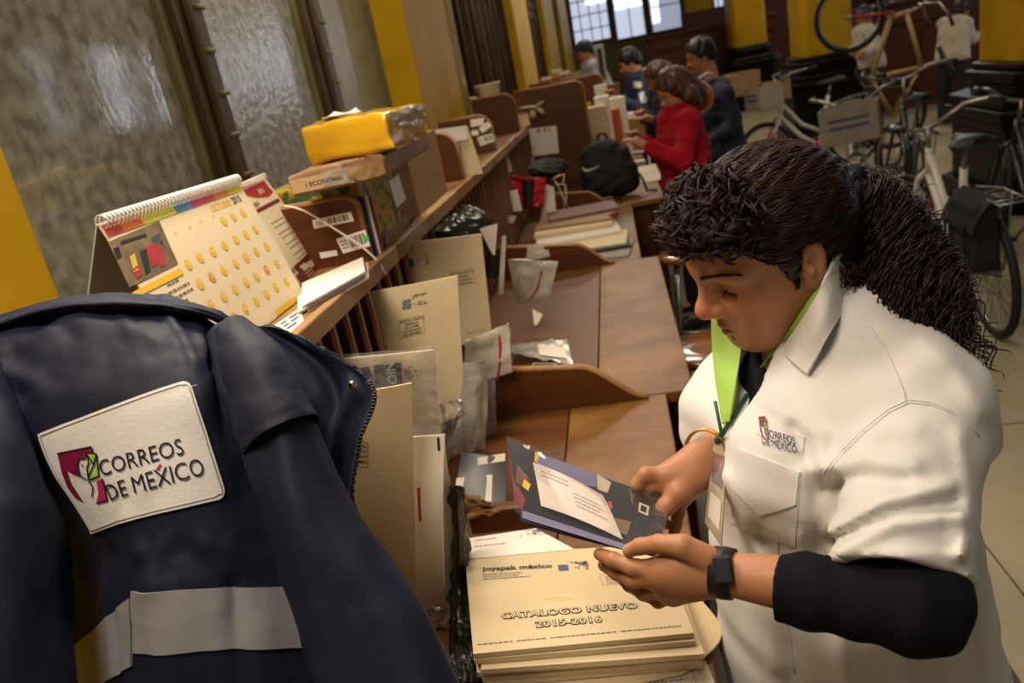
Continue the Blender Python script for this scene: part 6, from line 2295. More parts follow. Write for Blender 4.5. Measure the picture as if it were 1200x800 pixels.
# ------------------------------------------------------------------ magazine in her hands
def magazine():
    t = thing('magazine', 'magazine in a clear plastic sleeve with a white letter, held by the woman', 'magazine', U(690, 590, 0.98))
    ll, lr, ur, ul = U(610, 610, .955), U(772, 650, .895), U(783, 584, .985), U(596, 517, 1.06)
    S = Quad(ll, lr, ur, ul, bend=lambda u, v: 0.007 * math.sin(PI * v) * (1 - u) - 0.004 * math.sin(PI * u))
    if S.n0.z < 0: S.n0 = -S.n0
    A = lambda px, py: at_px(S, px, py)
    mb = MB(); mb.sheet(S, 14, 10, 0.004, mat('magazine_cover', '232228', 0.3, '2C2A30', 12))
    P = lambda pts, m, e=0.0008: mb.poly_on(S, [A(*p) for p in pts], m, e)
    LAV = mat('lavender_print', '7A7496', 0.35)
    P([(630, 531), (700, 556), (715, 572), (690, 570), (640, 550), (630, 545)], LAV)
    P([(700, 556), (716, 566), (712, 578), (700, 574)], mat('cream_print', 'C8B8A0', 0.4), 0.0012)
    P([(627, 530), (632, 532), (630, 543), (626, 541)], YEL, 0.0012)
    P([(600, 560), (616, 585), (612, 600), (604, 590)], WINE, 0.0010)
    P([(606, 545), (620, 560), (618, 575), (604, 565)], mat('brown_print', '6A4632', 0.4), 0.0010)
    P([(614, 562), (622, 568), (619, 576), (612, 570)], YEL, 0.0014)
    P([(705, 590), (716, 588), (718, 596), (708, 598)], mat('pink_print', 'B8385A', 0.5), 0.0012)
    P([(712, 605), (740, 612), (735, 628), (710, 618)], mat('khaki_print', '5E5A3A', 0.5, '8A5A3A', 40), 0.0012)
    P([(749, 589), (761, 594), (759, 605), (748, 600)], WHITE_P, 0.0012); P([(751, 592), (758, 595), (757, 602), (750, 599)], DARKC, 0.0016)
    P([(612, 607), (735, 645), (733, 638), (612, 598)], LAV, 0.0006)
    obj('cover', mb, t)
    L = Quad(S.at(*A(634, 594), 0.003), S.at(*A(730, 634), 0.003), S.at(*A(706, 582), 0.003), S.at(*A(624, 543), 0.003), bend=lambda u, v: 0.004 * math.sin(PI * u) + 0.003 * math.sin(PI * v))
    if L.n0.z < 0: L.n0 = -L.n0
    mb = MB(); mb.sheet(L, 10, 8, 0.0008, mat('pinkish_letter', 'CFC0B4', 0.5))
    lines(mb, L, L.w * .1, L.h * .8, L.w * .4, 2, 0.008, 0.002, mat('faint_red', 'B88478', 0.6), 0.2, 3); lines(mb, L, L.w * .5, L.h * .55, L.w * .4, 4, 0.007, 0.0018, mat('faint_grey', '9A9088', 0.6), 0.3, 4)
    obj('letter', mb, t, 'white letter')
    Q = Quad(U(604, 604, .955), U(774, 653, .892), U(786, 584, .985), U(594, 514, 1.062), bend=lambda u, v: 0.008 * math.sin(PI * v) * (1 - u) - 0.004 * math.sin(PI * u) + 0.0055 + 0.0018 * nz(u * 6, v * 3, 5))
    if Q.n0.z < 0: Q.n0 = -Q.n0
    mb = MB(); mb.sheet(Q, 36, 20, 0.0005, film('sleeve_film', 'FFFFFF', 0.012, 0.08, 0.04, 14, 0.30, 0.015)); obj('plastic_sleeve', mb, t, 'clear plastic')


magazine()


# ------------------------------------------------------------------ other people in the hall
def simple_hand(F, w, d, up, s=1.0):
    """palm, four fingers and a thumb at wrist w pointing along d"""
    w = np.array(w, float); d = np.array(d, float); d /= np.linalg.norm(d); up = np.array(up, float); up -= d * up.dot(d); up /= np.linalg.norm(up)
    sd = np.cross(d, up)
    F.cap(w, w + d * 0.06 * s, 0.024 * s, 0.030 * s, 0.01)
    for k, (o, L) in enumerate(((0.026, .062), (0.009, .072), (-0.009, .066), (-0.025, .05))):
        a = w + d * 0.075 * s + sd * o * s; b = a + d * L * .55 * s - up * .008 * s; c = b + d * L * .4 * s - up * .022 * s
        F.chain([a, b, c], [0.0105 * s, 0.0095 * s, 0.008 * s], 0.004)
    a = w + d * 0.02 * s + sd * 0.026 * s; F.chain([a, a + d * .035 * s + sd * .022 * s - up * .01, a + d * .065 * s + sd * .022 * s - up * .02], [.013 * s, .011 * s, .009 * s], 0.004)


SKIN_B = {'a': mat('skin_tan', 'A06A48', 0.55), 'b': mat('skin_brown', '8A5638', 0.55)}


def bg_person(label, O, yaw, pitch, pel, shL, shR, elL, elR, wrL, wrR, top, bottom, hair_m, hair='short', skin='a', feet=None, hem=0.0, loc=None, extra=None, seat=False):
    n_ = lambda p: np.array(p, float)
    O, pel, shL, shR, elL, elR, wrL, wrR = map(n_, (O, pel, shL, shR, elL, elR, wrL, wrR))
    t = thing('person', label, 'person', (pel[0], pel[1], 0))
    HF = headframe(O, yaw, pitch, 0); mid = (shL + shR) / 2; sk = SKIN_B[skin]
    mb = MB()
    F = Field(O - .17, O + .17, 0.006); head_sdf(F, HF); lc = lambda p: HF[0] + HF[1].T @ np.array(p, float)
    F.cap(lc((-.03, 0, -.03)), mid + [0, 0, .03], 0.052, 0.058, 0.03); field_to(mb, F, sk, 1)
    allp = np.array([pel, shL, shR, elL, elR, wrL, wrR, mid])
    lo, hi = allp.min(0) - .2, allp.max(0) + .2; lo[2] = 0.0
    F = Field(lo, hi, 0.013)
    side = (shL - shR); side /= np.linalg.norm(side)

    def trunk(F, g):
        F.chain([mid - [0, 0, .02], (mid + pel) / 2, pel], [0.12 + g, 0.125 + g, 0.135 + g], 0.05)
        F.chain([shL, shR], [0.062 + g, 0.062 + g], 0.05)
        F.cap(pel + side * .07, pel - side * .07, 0.115 + g, 0.115 + g, 0.05)
        for k in (.35, .7):
            c = mid * (1 - k) + pel * k; F.cap(c + side * .07, c - side * .07, 0.10 + g, 0.10 + g, 0.05)
    trunk(F, -0.012)
    F.chain([shL, elL, wrL], [0.048, 0.038, 0.024], 0.03); F.chain([shR, elR, wrR], [0.048, 0.038, 0.024], 0.03)
    legs = []
    for s in (1, -1):
        hip = pel + side * .085 * s
        if seat:
            fd = np.array([-math.cos(yaw), -math.sin(yaw), 0]); kn = hip + fd * .40; an = kn + np.array([0, 0, -(kn[2] - 0.09)])
        else:
            an = np.array([hip[0], hip[1], 0.09]) + side * .03 * s; kn = hip * .52 + an * .48
        legs.append((hip, kn, an))
        F.chain([hip, kn, an], [0.085, 0.055, 0.042], 0.03); F.cap(an, an + np.array([-math.cos(yaw), -math.sin(yaw), -.25]) * 0.13, 0.036, 0.03, 0.02)
    field_to(mb, F, sk, 1)
    for e, w in ((elL, wrL), (elR, wrR)):
        F = Field(np.minimum(e, w) - .20, np.maximum(e, w) + .20, 0.007); F.cap(w * .9 + e * .1, w, .026, .024, .01); simple_hand(F, w, w - e, (0, 0, 1)); field_to(mb, F, sk, 1)
    obj('body', mb, t)
    # hair
    mb = MB(); F = Field(O - .24, O + .24, 0.007)
    F.ell((-0.010, 0, 0.052), (0.110, 0.088, 0.102), 0.0, F=HF); F.ell((-0.05, 0, 0.0), (0.06, 0.07, 0.07), 0.03, F=HF)
    P = np.meshgrid(*F.ax, indexing='ij'); q = [sum(HF[1][i][j] * (P[j] - HF[0][j]) for j in range(3)) for i in range(3)]
    line = np.where(q[2] > -0.015, (q[0] - 0.016) - (q[2] + 0.015) * 0.68, q[0] + 0.018) * .8
    F.D = np.maximum(F.D, line.astype(np.float32)); F.D = np.maximum(F.D, (-(q[2] + 0.07)).astype(np.float32))
    if hair == 'long':
        for s in (1, -1):
            F.chain([lc((0.0, s * .06, .06)), lc((-.03, s * .085, -.05)), lc((-.05, s * .07, -.15))], [.05, .045, .022], .03)
        F.chain([lc((-.08, 0, .03)), lc((-.10, 0, -.08)), lc((-.09, 0, -.16))], [.06, .055, .03], .03)
    F.D += (0.006 * np.sin(q[0] * 90 + q[2] * 60) * np.sin(q[1] * 90 + q[2] * 50)).astype(np.float32)
    field_to(mb, F, hair_m, 1); obj('hair', mb, t)
    # upper clothes
    F = Field(lo - .02, hi + .03, 0.011); trunk(F, 0.016)
    F.chain([shL, elL, wrL * .9 + elL * .1], [0.066, 0.054, 0.040], 0.03); F.chain([shR, elR, wrR * .9 + elR * .1], [0.066, 0.054, 0.040], 0.03)
    P = np.meshgrid(*F.ax, indexing='ij'); F.D += (0.004 * np.sin(P[0] * 35 + 5 * np.sin(P[2] * 16)) * np.sin(P[2] * 40 + P[1] * 22)).astype(np.float32)
    F.cap(mid + [0, 0, .05], mid + [0, 0, .2], .058, .07, 0, 'cut'); F.half((0, 0, pel[2] - 0.05 + hem), (0, 0, -1))
    mb = MB(); field_to(mb, F, top, 1); tp = obj('top', mb, t)
    from mathutils.bvhtree import BVHTree
    bv = BVHTree.FromPolygons([Vector(v) for v in mb.v], mb.f)
    F = Field(np.minimum(lo, [lo[0] - .3, lo[1] - .3, 0]), np.array([hi[0] + .1, hi[1] + .1, pel[2] + .2]), 0.014)
    F.cap(pel + side * .07, pel - side * .07, 0.118, 0.118, 0.04)
    for hip, kn, an in legs: F.chain([hip, kn, an], [0.10, 0.075, 0.062], 0.03)
    mb = MB(); field_to(mb, F, bottom, 1); obj('trousers', mb, t)
    mb = MB()
    for hip, kn, an in legs:
        fd = np.array([-math.cos(yaw), -math.sin(yaw), 0]); F = Field(an - .24, an + .24, 0.011); F.cap(an - [0, 0, .03], an + fd * .15 - [0, 0, .045], .048, .04, .02); F.half((0, 0, .004), (0, 0, -1)); field_to(mb, F, DARKC, 1)
    obj('shoes', mb, t)

    def hit(px, py, eps=0.004, far=7.0):
        d = Vector(ray(px, py)).normalized(); r = bv.ray_cast(Vector(CAM), d)
        if r[0] is None: return U(px, py, far)
        n = r[1] if r[1].dot(d) < 0 else -r[1]
        return r[0] + n * eps
    if extra: extra(t, tp, hit, lc)
    return t


HAIR_BR = mat('brown_hair', '3A2012', 0.5, '4A2A18', 30); HAIR_BK = mat('black_hair', '100C0C', 0.45, '1A1414', 30)
REDS = mat('red_sweater', '8C0818', 0.9, '980E1E', 12, spec=0.15, bump=0.1, bscale=120)
NAVYV = mat('navy_vest', '161B2C', 0.8, '1C2236', 8); NAVYJ = mat('navy_jacket_cloth', '18203A', 0.7, '1E2846', 8)
CREAMS = mat('cream_sweater', 'B0A48E', 0.85, 'BCB09A', 20, bump=0.15, bscale=90); JEAN = mat('dark_denim', '15161C', 0.8, '1C1E26', 12)
GREYW = mat('grey_work_shirt', '8A8C94', 0.8, '9698A0', 10)


def pxpatch(hit, pts, m, eps=0.006, nsub=6):
    """four-cornered mark on a garment"""
    mb = MB(); vs = []; a, b, c, d = pts
    for j in range(nsub + 1):
        for i in range(nsub + 1):
            u, v = i / nsub, j / nsub
            vs.append(hit(*[a[k] * (1 - u) * (1 - v) + b[k] * u * (1 - v) + c[k] * u * v + d[k] * (1 - u) * v for k in (0, 1)], eps))
    mb.add(vs, [(j * (nsub + 1) + i, j * (nsub + 1) + i + 1, (j + 1) * (nsub + 1) + i + 1, (j + 1) * (nsub + 1) + i) for j in range(nsub) for i in range(nsub)], m)
    return mb


def x_red(t, tp, hit, lc):
    mb = MB(); c = Vector(lc((-.035, 0, -.115))); mb.torus(c, 0.062, 0.012, WHITE_P, 'z', 24, 8, Matrix.Rotation(-.35, 3, 'Y')); obj('collar', mb, tp, 'white collar')


bg_person('woman in a bright red sweater bending over letters at her desk', U(792, 108, 4.62), 0.30, 0.50, U(806, 214, 4.62), U(806, 143, 4.46), U(786, 139, 4.82), U(800, 190, 4.36), U(778, 182, 4.86),
          U(757, 171, 4.42), U(752, 163, 4.72), REDS, JEAN, HAIR_BR, 'long', hem=0.02, extra=x_red)


def x_vest(t, tp, hit, lc):
    mb = MB(); mb.tube([hit(812, 100, .012, 5.6), hit(820, 91, .012, 5.6), hit(828, 86, .012, 5.6), hit(836, 88, .012, 5.6)], 0.018, mat('pale_strap', 'A8A49A', 0.6), 8, squash=.5); obj('shoulder_strap', mb, tp, 'pale grey strap')


bg_person('person in a dark navy vest turned towards the desks, beside the red sweater', U(822, 68, 5.75), 0.15, 0.25, U(851, 178, 5.75), U(848, 112, 5.55), U(826, 103, 5.9), U(858, 150, 5.55), U(818, 146, 6.0),
          U(832, 166, 5.5), U(800, 150, 5.95), NAVYV, JEAN, HAIR_BK, 'short', extra=x_vest)


def disc_bag():
    c = U(819, 114, 5.36); t = thing('round_bag', 'round red and orange patterned bag with a cream rim hanging on the navy vest', 'bag', c)
    M = (Vector(CAM) - c).to_track_quat('Z', 'Y').to_matrix() @ Matrix.Rotation(0.5, 3, 'Y')
    mb = MB(); mb.lathe([(0, -.03), (.085, -.03), (.098, -.015), (.10, 0), (.092, .02), (.0, .034)], mat('orange_red_print', 'B83218', 0.7, 'D86A38', 30), c, 28, M); obj('bag_body', mb, t)
    mb = MB(); mb.torus(c, 0.098, 0.014, mat('cream_rim', 'C8A888', 0.7), 'z', 30, 8, M); obj('rim', mb, t, 'cream rim')


disc_bag()


def x_navy(t, tp, hit, lc):
    obj('arm_patch', pxpatch(hit, [(743, 103), (752, 103), (752, 96), (743, 96)], WHITE_P), tp, 'white patch')
    obj('reflective_band', pxpatch(hit, [(752, 122), (758, 119), (754, 107), (748, 110)], SILVER), tp, 'silver band')
    mb = MB(); c = Vector(lc((-.035, 0, -.105))); mb.torus(c, 0.064, 0.016, mat('beige_collar', '9C8A6C', 0.8), 'z', 24, 8, Matrix.Rotation(-.3, 3, 'Y')); obj('collar', mb, tp, 'beige collar')


bg_person('man in a navy work jacket with a white arm patch, leaning over his desk', U(739, 75, 7.3), 0.05, 0.40, U(768, 136, 7.3), U(755, 97, 7.08), U(744, 94, 7.5), U(752, 128, 7.0), U(735, 122, 7.5),
          U(731, 118, 7.05), U(722, 112, 7.4), NAVYJ, JEAN, HAIR_BK, 'short', extra=x_navy)
bg_person('woman with brown hair in dark clothes, half hidden behind the red sweater', U(774, 93, 6.3), 0.1, 0.45, U(800, 160, 6.35), U(788, 118, 6.2), U(777, 115, 6.5), U(790, 146, 6.15), U(772, 142, 6.55), U(766, 140, 6.1), U(757, 134, 6.4), NAVYV, JEAN, HAIR_BR, 'long')


def x_cap(t, tp, hit, lc):
    mb = MB(); c = lc((-.005, 0, .065)); F = Field(c - .16, c + .16, .008); F.ell((-.006, 0, .055), (.112, .092, .095), 0, F=(np.array(lc((0, 0, 0))), headframe((0, 0, 0), 0.3, 0.3, 0)[1]))
    ax = headframe((0, 0, 0), 0.3, 0.3, 0)[1]
    F.half(np.array(lc((0, 0, .05))), -ax[2]); F.cap(lc((.085, .03, .052)), lc((.085, -.03, .052)), .02, .02, .01); F.cap(lc((.14, .025, .045)), lc((.14, -.025, .045)), .012, .012, .05)
    field_to(mb, F, mat('navy_cap', '141C3C', 0.7), 1); obj('cap', mb, t, 'navy peaked cap')


bg_person('worker in a navy peaked cap at the far end of the desks', U(686, 62, 9.4), 0.3, 0.3, U(708, 112, 9.4), U(697, 80, 9.2), U(690, 78, 9.6), U(702, 98, 9.1), U(688, 96, 9.6), U(690, 98, 9.0), U(680, 94, 9.3), GREYW, JEAN, HAIR_BK, 'short', extra=x_cap)
bg_person('person in a cream sweater and dark trousers standing at the far counter, seen from behind', U(1126, 14, 9.8), 3.6, 0.2, U(1116, 66, 9.8), U(1106, 28, 9.85), U(1132, 27, 9.7), U(1122, 50, 10.0), U(1141, 46, 9.75),
          U(1138, 42, 10.1), U(1149, 39, 9.9), CREAMS, JEAN, HAIR_BK, 'short', 'b')
bg_person('person in a white shirt crouching behind the upended bicycle wheel', U(1014, 22, 9.4), 0.4, 0.3, U(1022, 74, 9.4), U(1020, 38, 9.2), U(1006, 38, 9.6), U(1024, 58, 9.1), U(1002, 60, 9.5), U(1012, 62, 9.0), U(1000, 60, 9.2), mat('white_cotton', 'A89E90', .8), JEAN, HAIR_BK, 'short', 'b')


# ------------------------------------------------------------------ bicycles
TYRE = mat('tyre_rubber', '0E0D0C', 0.7); STEEL = mat('steel', '8E8A84', 0.3, metal=0.8); SPOKE = mat('spoke_steel', '6A6660', 0.4, metal=0.8)
WHITE_F = mat('white_frame', 'C4BCAE', 0.35); BLACK_F = mat('black_frame', '0D0C0C', 0.35, spec=0.5); PINK = mat('pink_paint', 'B8246A', 0.4); REDF = mat('red_frame', '8E1420', 0.35); TANF = mat('tan_frame', 'A88A58', 0.45)
LEATH = mat('black_saddle', '12100F', 0.5)


def wheel(mb_fn, c, R, t, name, steer=0.0, ax=None):
    mb = MB(); Mz = Matrix.Rotation(steer, 3, 'Z') if ax is None else ax
    mb.torus(c, R - 0.02, 0.021, TYRE, 'y', 44, 8, Mz); mb.torus(c, R - 0.047, 0.011, STEEL, 'y', 44, 6, Mz)
    mb.tube([Vector(c) + Mz @ Vector((0, -.045, 0)), Vector(c) + Mz @ Vector((0, .045, 0))], 0.018, STEEL, 10)
    for i in range(28):
        a = 2 * PI * i / 28; b = a + (0.35 if i % 2 else -0.35)
        mb.tube([Vector(c) + Mz @ Vector((.02 * math.cos(b), .025 * (1 if i % 4 < 2 else -1), .02 * math.sin(b))), Vector(c) + Mz @ Vector(((R - .05) * math.cos(a), 0, (R - .05) * math.sin(a)))], 0.0016, SPOKE, 3)
    return obj(name, mb, t, world=False)


def bicycle(label, rear, heading, lean=0.0, steer=0.0, frame=WHITE_F, fork_m=None, accent=None, basket=None, fender=None, pitch=0.0, R=0.33, step=True, rack=True, tall=1.0, bars='up'):
    """local frame: rear hub over the origin, x forward, z up"""
    t = thing('bicycle', label, 'bicycle', rear, 'bicycles parked in the hall')
    t.rotation_euler = (Matrix.Rotation(heading, 4, 'Z') @ Matrix.Rotation(lean, 4, 'X') @ Matrix.Rotation(-pitch, 4, 'Y')).to_euler()
    WB = 1.06; hub = Vector((WB, 0, R)); rh = Vector((0, 0, R)); bb = Vector((0.43, 0, 0.29)); st = Vector((0.27, 0, 0.80)); hd0 = Vector((0.86, 0, 0.66)); hd1 = Vector((0.82, 0, 0.82))
    wheel(None, rh, R, t, 'rear_wheel')
    Ms = Matrix.Translation(hd0) @ Matrix.Rotation(steer, 4, Vector((hd1 - hd0)).normalized()) @ Matrix.Translation(-hd0)
    wheel(None, Ms @ hub, R, t, 'front_wheel', ax=Ms.to_3x3())
    mb = MB()
    mb.tube([hd0 - (hd1 - hd0) * .15, hd1 + (hd1 - hd0) * .1], 0.023, frame, 10)
    if step:
        mb.tube([hd0 + Vector((-.005, 0, .02)), hd0.lerp(bb, .45) + Vector((-.03, 0, -.06)), bb], 0.024, frame, 10)
        mb.tube([hd1 - Vector((0.005, 0, .02)), hd1.lerp(bb, .4) + Vector((-.05, 0, -.05)), bb.lerp(st, .28)], 0.021, frame, 10)
    else:
        mb.tube([hd0, bb], 0.024, frame, 10); mb.tube([hd1 - Vector((0, 0, .02)), st - Vector((0, 0, .06))], 0.020, frame, 10)
    mb.tube([bb, st], 0.020, frame, 10)
    for s in (1, -1):
        mb.tube([bb + Vector((0, .02 * s, 0)), rh + Vector((0, .055 * s, 0))], 0.012, frame, 8); mb.tube([st.lerp(bb, .12), rh + Vector((0, .055 * s, 0))], 0.010, frame, 8)
    if accent:
        mb.tube([bb + Vector((-.01, 0, -.035)), bb + Vector((0.0, 0, 0.0)), bb.lerp(hd0, .14) + Vector((0, 0, -.012))], 0.030, accent, 10)
    obj('frame', mb, t, world=False)
    mb = MB()
    for s in (1, -1):
        mb.tube([Ms @ (hub + Vector((0, .055 * s, 0))), Ms @ Vector((0.90, .048 * s, 0.66)), Ms @ Vector((0.88, 0, 0.70))], [0.012, 0.016, 0.016], fork_m or frame, 8)
        if accent: mb.tube([Ms @ hub.lerp(Vector((0.90, 0, .66)), .35) + Vector((0, .054 * s, 0)), Ms @ hub.lerp(Vector((.90, 0, .66)), .6) + Vector((0, .052 * s, 0))], 0.0165, accent, 8)
    obj('fork', mb, t, world=False)
    mb = MB()
    top = Vector((0.79, 0, 0.97 * tall))
    P = [(0.56, .27, top.z + .06), (0.66, .28, top.z + .06), (0.78, .20, top.z + .05), (0.83, .07, top.z - .02), (0.81, 0, top.z - .03), (0.83, -.07, top.z - .02), (0.78, -.20, top.z + .05), (0.66, -.28, top.z + .06), (0.56, -.27, top.z + .06)]
    mb.tube([Ms @ Vector(p) for p in P], 0.012, STEEL, 8); mb.tube([Ms @ hd1, Ms @ (top - Vector((-.015, 0, .02)))], 0.013, STEEL, 8)
    hb = obj('handlebar', mb, t, world=False)
    for s in (1, -1):
        mb = MB(); mb.tube([Ms @ Vector((0.54, .268 * s, top.z + .06)), Ms @ Vector((0.66, .279 * s, top.z + .06))], 0.017, LEATH, 8); obj('grip', mb, hb, world=False)
    mb = MB(); sp = st + (st - bb).normalized() * .14
    mb.tube([st, sp], 0.013, STEEL, 8)
    rows = []
    for (x, w, z) in ((-.16, .02, .02), (-.13, .10, .035), (-.05, .095, .03), (.05, .04, .025), (.14, .022, .02), (.155, .008, .01)):
        rows.append([sp + Vector((x, -w, z - .02)), sp + Vector((x, -w * .5, z + .008)), sp + Vector((x, 0, z + .012)), sp + Vector((x, w * .5, z + .008)), sp + Vector((x, w, z - .02))])
    mb.sheet(Net(rows, (0, 0, 1)), 12, 14, 0.03, LEATH); obj('saddle', mb, t, world=False)
    mb = MB(); mb.torus(bb + Vector((0, -.045, 0)), 0.085, 0.008, STEEL, 'y', 26, 6)
    for s in (1, -1): mb.tube([bb + Vector((0, .05 * s, 0)), bb + Vector((.16 * s * .7, .065 * s, -.12 * s))], 0.011, STEEL, 6)
    mb.tube([bb + Vector((0, -.07, 0)), bb + Vector((0, .07, 0))], 0.02, STEEL, 10)
    cr = obj('crank', mb, t, world=False)
    for s in (1, -1):
        mb = MB(); mb.box(bb + Vector((.16 * s * .7, .11 * s, -.12 * s)), (.09, .08, .022), LEATH, bev=.005); obj('pedal', mb, cr, world=False)
    mb = MB(); mb.tube([bb + Vector((0, -.048, .085)), rh + Vector((0, -.048, .035))], 0.005, LEATH, 5); mb.tube([bb + Vector((0, -.048, -.085)), rh + Vector((0, -.048, -.035))], 0.005, LEATH, 5); obj('chain', mb, t, world=False)
    if fender:
        for (c, a0, a1, M_, nm) in ((hub, -0.25, 2.3, Ms, 'front_mudguard'), (rh, 0.7, 3.5, Matrix.Identity(4), 'rear_mudguard')):
            mb = MB(); rows = []
            for i in range(17):
                a = a0 + (a1 - a0) * i / 16
                if nm[0] == 'f': a = 0.25 + (PI - 0.6) * i / 16
                rows.append([M_ @ (Vector(c) + Vector(((R + .028 - abs(k) * .35) * math.cos(a), k, (R + .028 - abs(k) * .35) * math.sin(a)))) for k in (-.036, -.02, 0, .02, .036)])
            mb.sheet(Net(rows, (0, 0, 1)), 8, 28, 0.003, fender); obj(nm, mb, t, world=False)
    if rack:
        mb = MB()
        for s in (1, -1):
            mb.tube([st.lerp(bb, .2) + Vector((-.04, .05 * s, 0)), Vector((-.05, .06 * s, .74)), Vector((-.36, .06 * s, .74))], 0.006, STEEL, 6); mb.tube([rh + Vector((0, .06 * s, 0)), Vector((-.15, .06 * s, .74))], 0.006, STEEL, 6)
        for k in range(5): mb.tube([Vector((-.06 - .07 * k, -.06, .74)), Vector((-.06 - .07 * k, .06, .74))], 0.005, STEEL, 5)
        obj('rear_rack', mb, t, world=False)
    if basket:
        c = Ms @ Vector((1.02, 0, 0.92)); mb = MB(); Mb = Matrix.Translation(c) @ Ms.to_3x3().to_4x4()
        w, d, h_ = .36, .26, .24; th = .008
        for (cc, sz) in (((0, 0, -h_ / 2), (d, w, th)), ((d / 2, 0, 0), (th, w, h_)), ((-d / 2, 0, 0), (th, w, h_)), ((0, w / 2, 0), (d, th, h_)), ((0, -w / 2, 0), (d, th, h_))):
            mb.box(cc, sz, basket, M=Mb, bev=0.002)
        for k in (-.03, .02): mb.box((d / 2 + .005, 0, k + .02), (.002, w * .72, .022), mat('basket_band', '4A4A60', 0.6), M=Mb)
        obj('basket', mb, t, world=False)
    return t


b = bicycle('white step through bicycle with pink paint marks, nearest of the parked ones', (1.70, 3.92, 0), 1.50, -0.06, 0.25, WHITE_F, accent=PINK)
CRATE = mat('grey_card_crate', '8A7F70', 0.75, '968B7C', 10)
bicycle('bicycle with a grey card basket and white mudguards, facing the desks', (1.90, 6.75, 0), -1.823, 0.05, -0.1, mat('grey_frame', '8A8680', .4), accent=None, basket=CRATE, fender=WHITE_F, tall=1.06)
bicycle('white and pink bicycle carrying crates, behind the person in the navy vest', (2.60, 9.36, 0), -2.836, 0.05, 0.0, WHITE_F, accent=PINK, basket=CRATE, tall=1.1)
bicycle('upended bicycle with a red fork and tan frame, front wheel raised in the air', (2.42, 8.53, 0.454), PI, 0.0, 0.0, TANF, fork_m=REDF, pitch=math.radians(70), step=False, rack=False)
bicycle('black bicycle parked directly right of the white and pink one', (2.28, 4.4, 0), 1.52, 0.08, -0.2, BLACK_F)
bicycle('black bicycle standing close before the black column plinth', (2.98, 4.6, 0), 1.60, -0.05, 0.2, BLACK_F, step=False)
bicycle('black bicycle with raised handlebars between the basket bicycle and the plinth', (2.12, 6.12, 0), 1.40, 0.06, 0.3, BLACK_F, tall=1.1)


def stand(mb):
    mb.tube([(2.62, 8.60, 0.0), (2.62, 8.60, 1.02)], 0.03, BLACK_F, 10); mb.lathe([(0.26, 0), (0.26, 0.02), (0.05, 0.05), (0, 0.05)], BLACK_F, (2.62, 8.60, 0), 24); mb.tube([(2.62, 8.60, 1.0), (2.50, 8.55, 1.06)], 0.022, BLACK_F, 8)


one('repair_stand', stand, 'dark repair stand holding up the upended bicycle', 'stand')


def pannier():
    t = thing('pannier_bag', 'black saddle bag hanging beside the rear wheel of the white and pink bicycle', 'bag', (1.56, 3.84, 0.38))
    mb = MB(); rows = []
    S = None
    b_ = bmesh.new(); bmesh.ops.create_cube(b_, size=1)
    bmesh.ops.bevel(b_, geom=list(b_.edges), offset=.12, segments=4, affect='EDGES', profile=.5); bmesh.ops.subdivide_edges(b_, edges=[e for e in b_.edges if e.calc_length() > .3], cuts=4, use_grid_fill=True)
    BAGM = mat('bag_nylon', '0E0B0C', 0.8, '141011', 12, bump=0.1)
    for v in b_.verts:
        p = v.co; p = Vector((p.x * .12 * (1 + .25 * (-p.z)), p.y * .30, p.z * .32)); v.co = p + Vector((nz(p.x * 8, p.y * 8, p.z * 8), nz(p.y * 8, 3, p.z * 8), 0)) * .008 + Vector((1.565, 3.84, .56))
    mb.bm(b_, BAGM, None, False); obj('bag_body', mb, t)
    mb = MB(); S = Quad((1.49, 3.66, .60), (1.49, 4.02, .60), (1.60, 4.02, .755), (1.60, 3.66, .755), bend=lambda u, v: .022 * math.sin(PI * (1 - v)))
    if S.n0.z < 0: S.n0 = -S.n0
    mb.sheet(S, 8, 8, .006, BAGM); obj('flap', mb, t)
    for y in (3.74, 3.94):
        mb = MB(); mb.box((1.484, y, .55), (.008, .025, .16), LEATH, bev=.002); obj('strap', mb, t)


pannier()


def crate(c, w, d, h, label, rz=0.0):
    def fn(mb):
        Mx = Matrix.Translation(c) @ Matrix.Rotation(rz, 4, 'Z'); m = mat('crate_card', '8A6A42', 0.7, '96754C', 9)
        for cc, sz in (((0, 0, .006), (w, d, .012)), ((w / 2, 0, h / 2), (.01, d, h)), ((-w / 2, 0, h / 2), (.01, d, h)), ((0, d / 2, h / 2), (w, .01, h)), ((0, -d / 2, h / 2), (w, .01, h))): mb.box(cc, sz, m, M=Mx, bev=.002)
        for k in range(3): mb.box((-.08 + .07 * k, 0, h * .72), (.02, d * .7, h * .5), (MANILA, YEL2, KRAFT)[k], M=Mx, rot=Matrix.Rotation(.1 * k, 4, 'Y'))
    one('card_crate', fn, label, 'crate')


p = U(905, 118, 8.6); crate((p.x, p.y, p.z), .30, .26, .20, 'brown card crate of mail on the crate carrying bicycle', 0.4)
p = U(866, 112, 8.7); crate((p.x, p.y, p.z), .40, .28, .24, 'grey brown card crate of mail left of the other crate', 0.2)


def stool(x, y, h, label, seat_m):
    t = thing('stool', label, 'stool', (x, y, 0), 'stools beside the desks')
    mb = MB(); mb.lathe([(0, h - .035), (.155, h - .035), (.17, h - .025), (.172, h - .008), (.16, h), (.05, h - .006), (0, h - .006)], seat_m, (x, y, 0), 32); obj('seat', mb, t)
    for k in range(4):
        a = PI / 4 + k * PI / 2; mb = MB(); mb.tube([(x + .11 * math.cos(a), y + .11 * math.sin(a), h - .03), (x + .19 * math.cos(a), y + .19 * math.sin(a), 0)], 0.012, STEEL, 8); obj('leg', mb, t)
    mb = MB(); mb.torus((x, y, .22), .162, .008, STEEL, 'z', 32, 6); obj('foot_ring', mb, t)


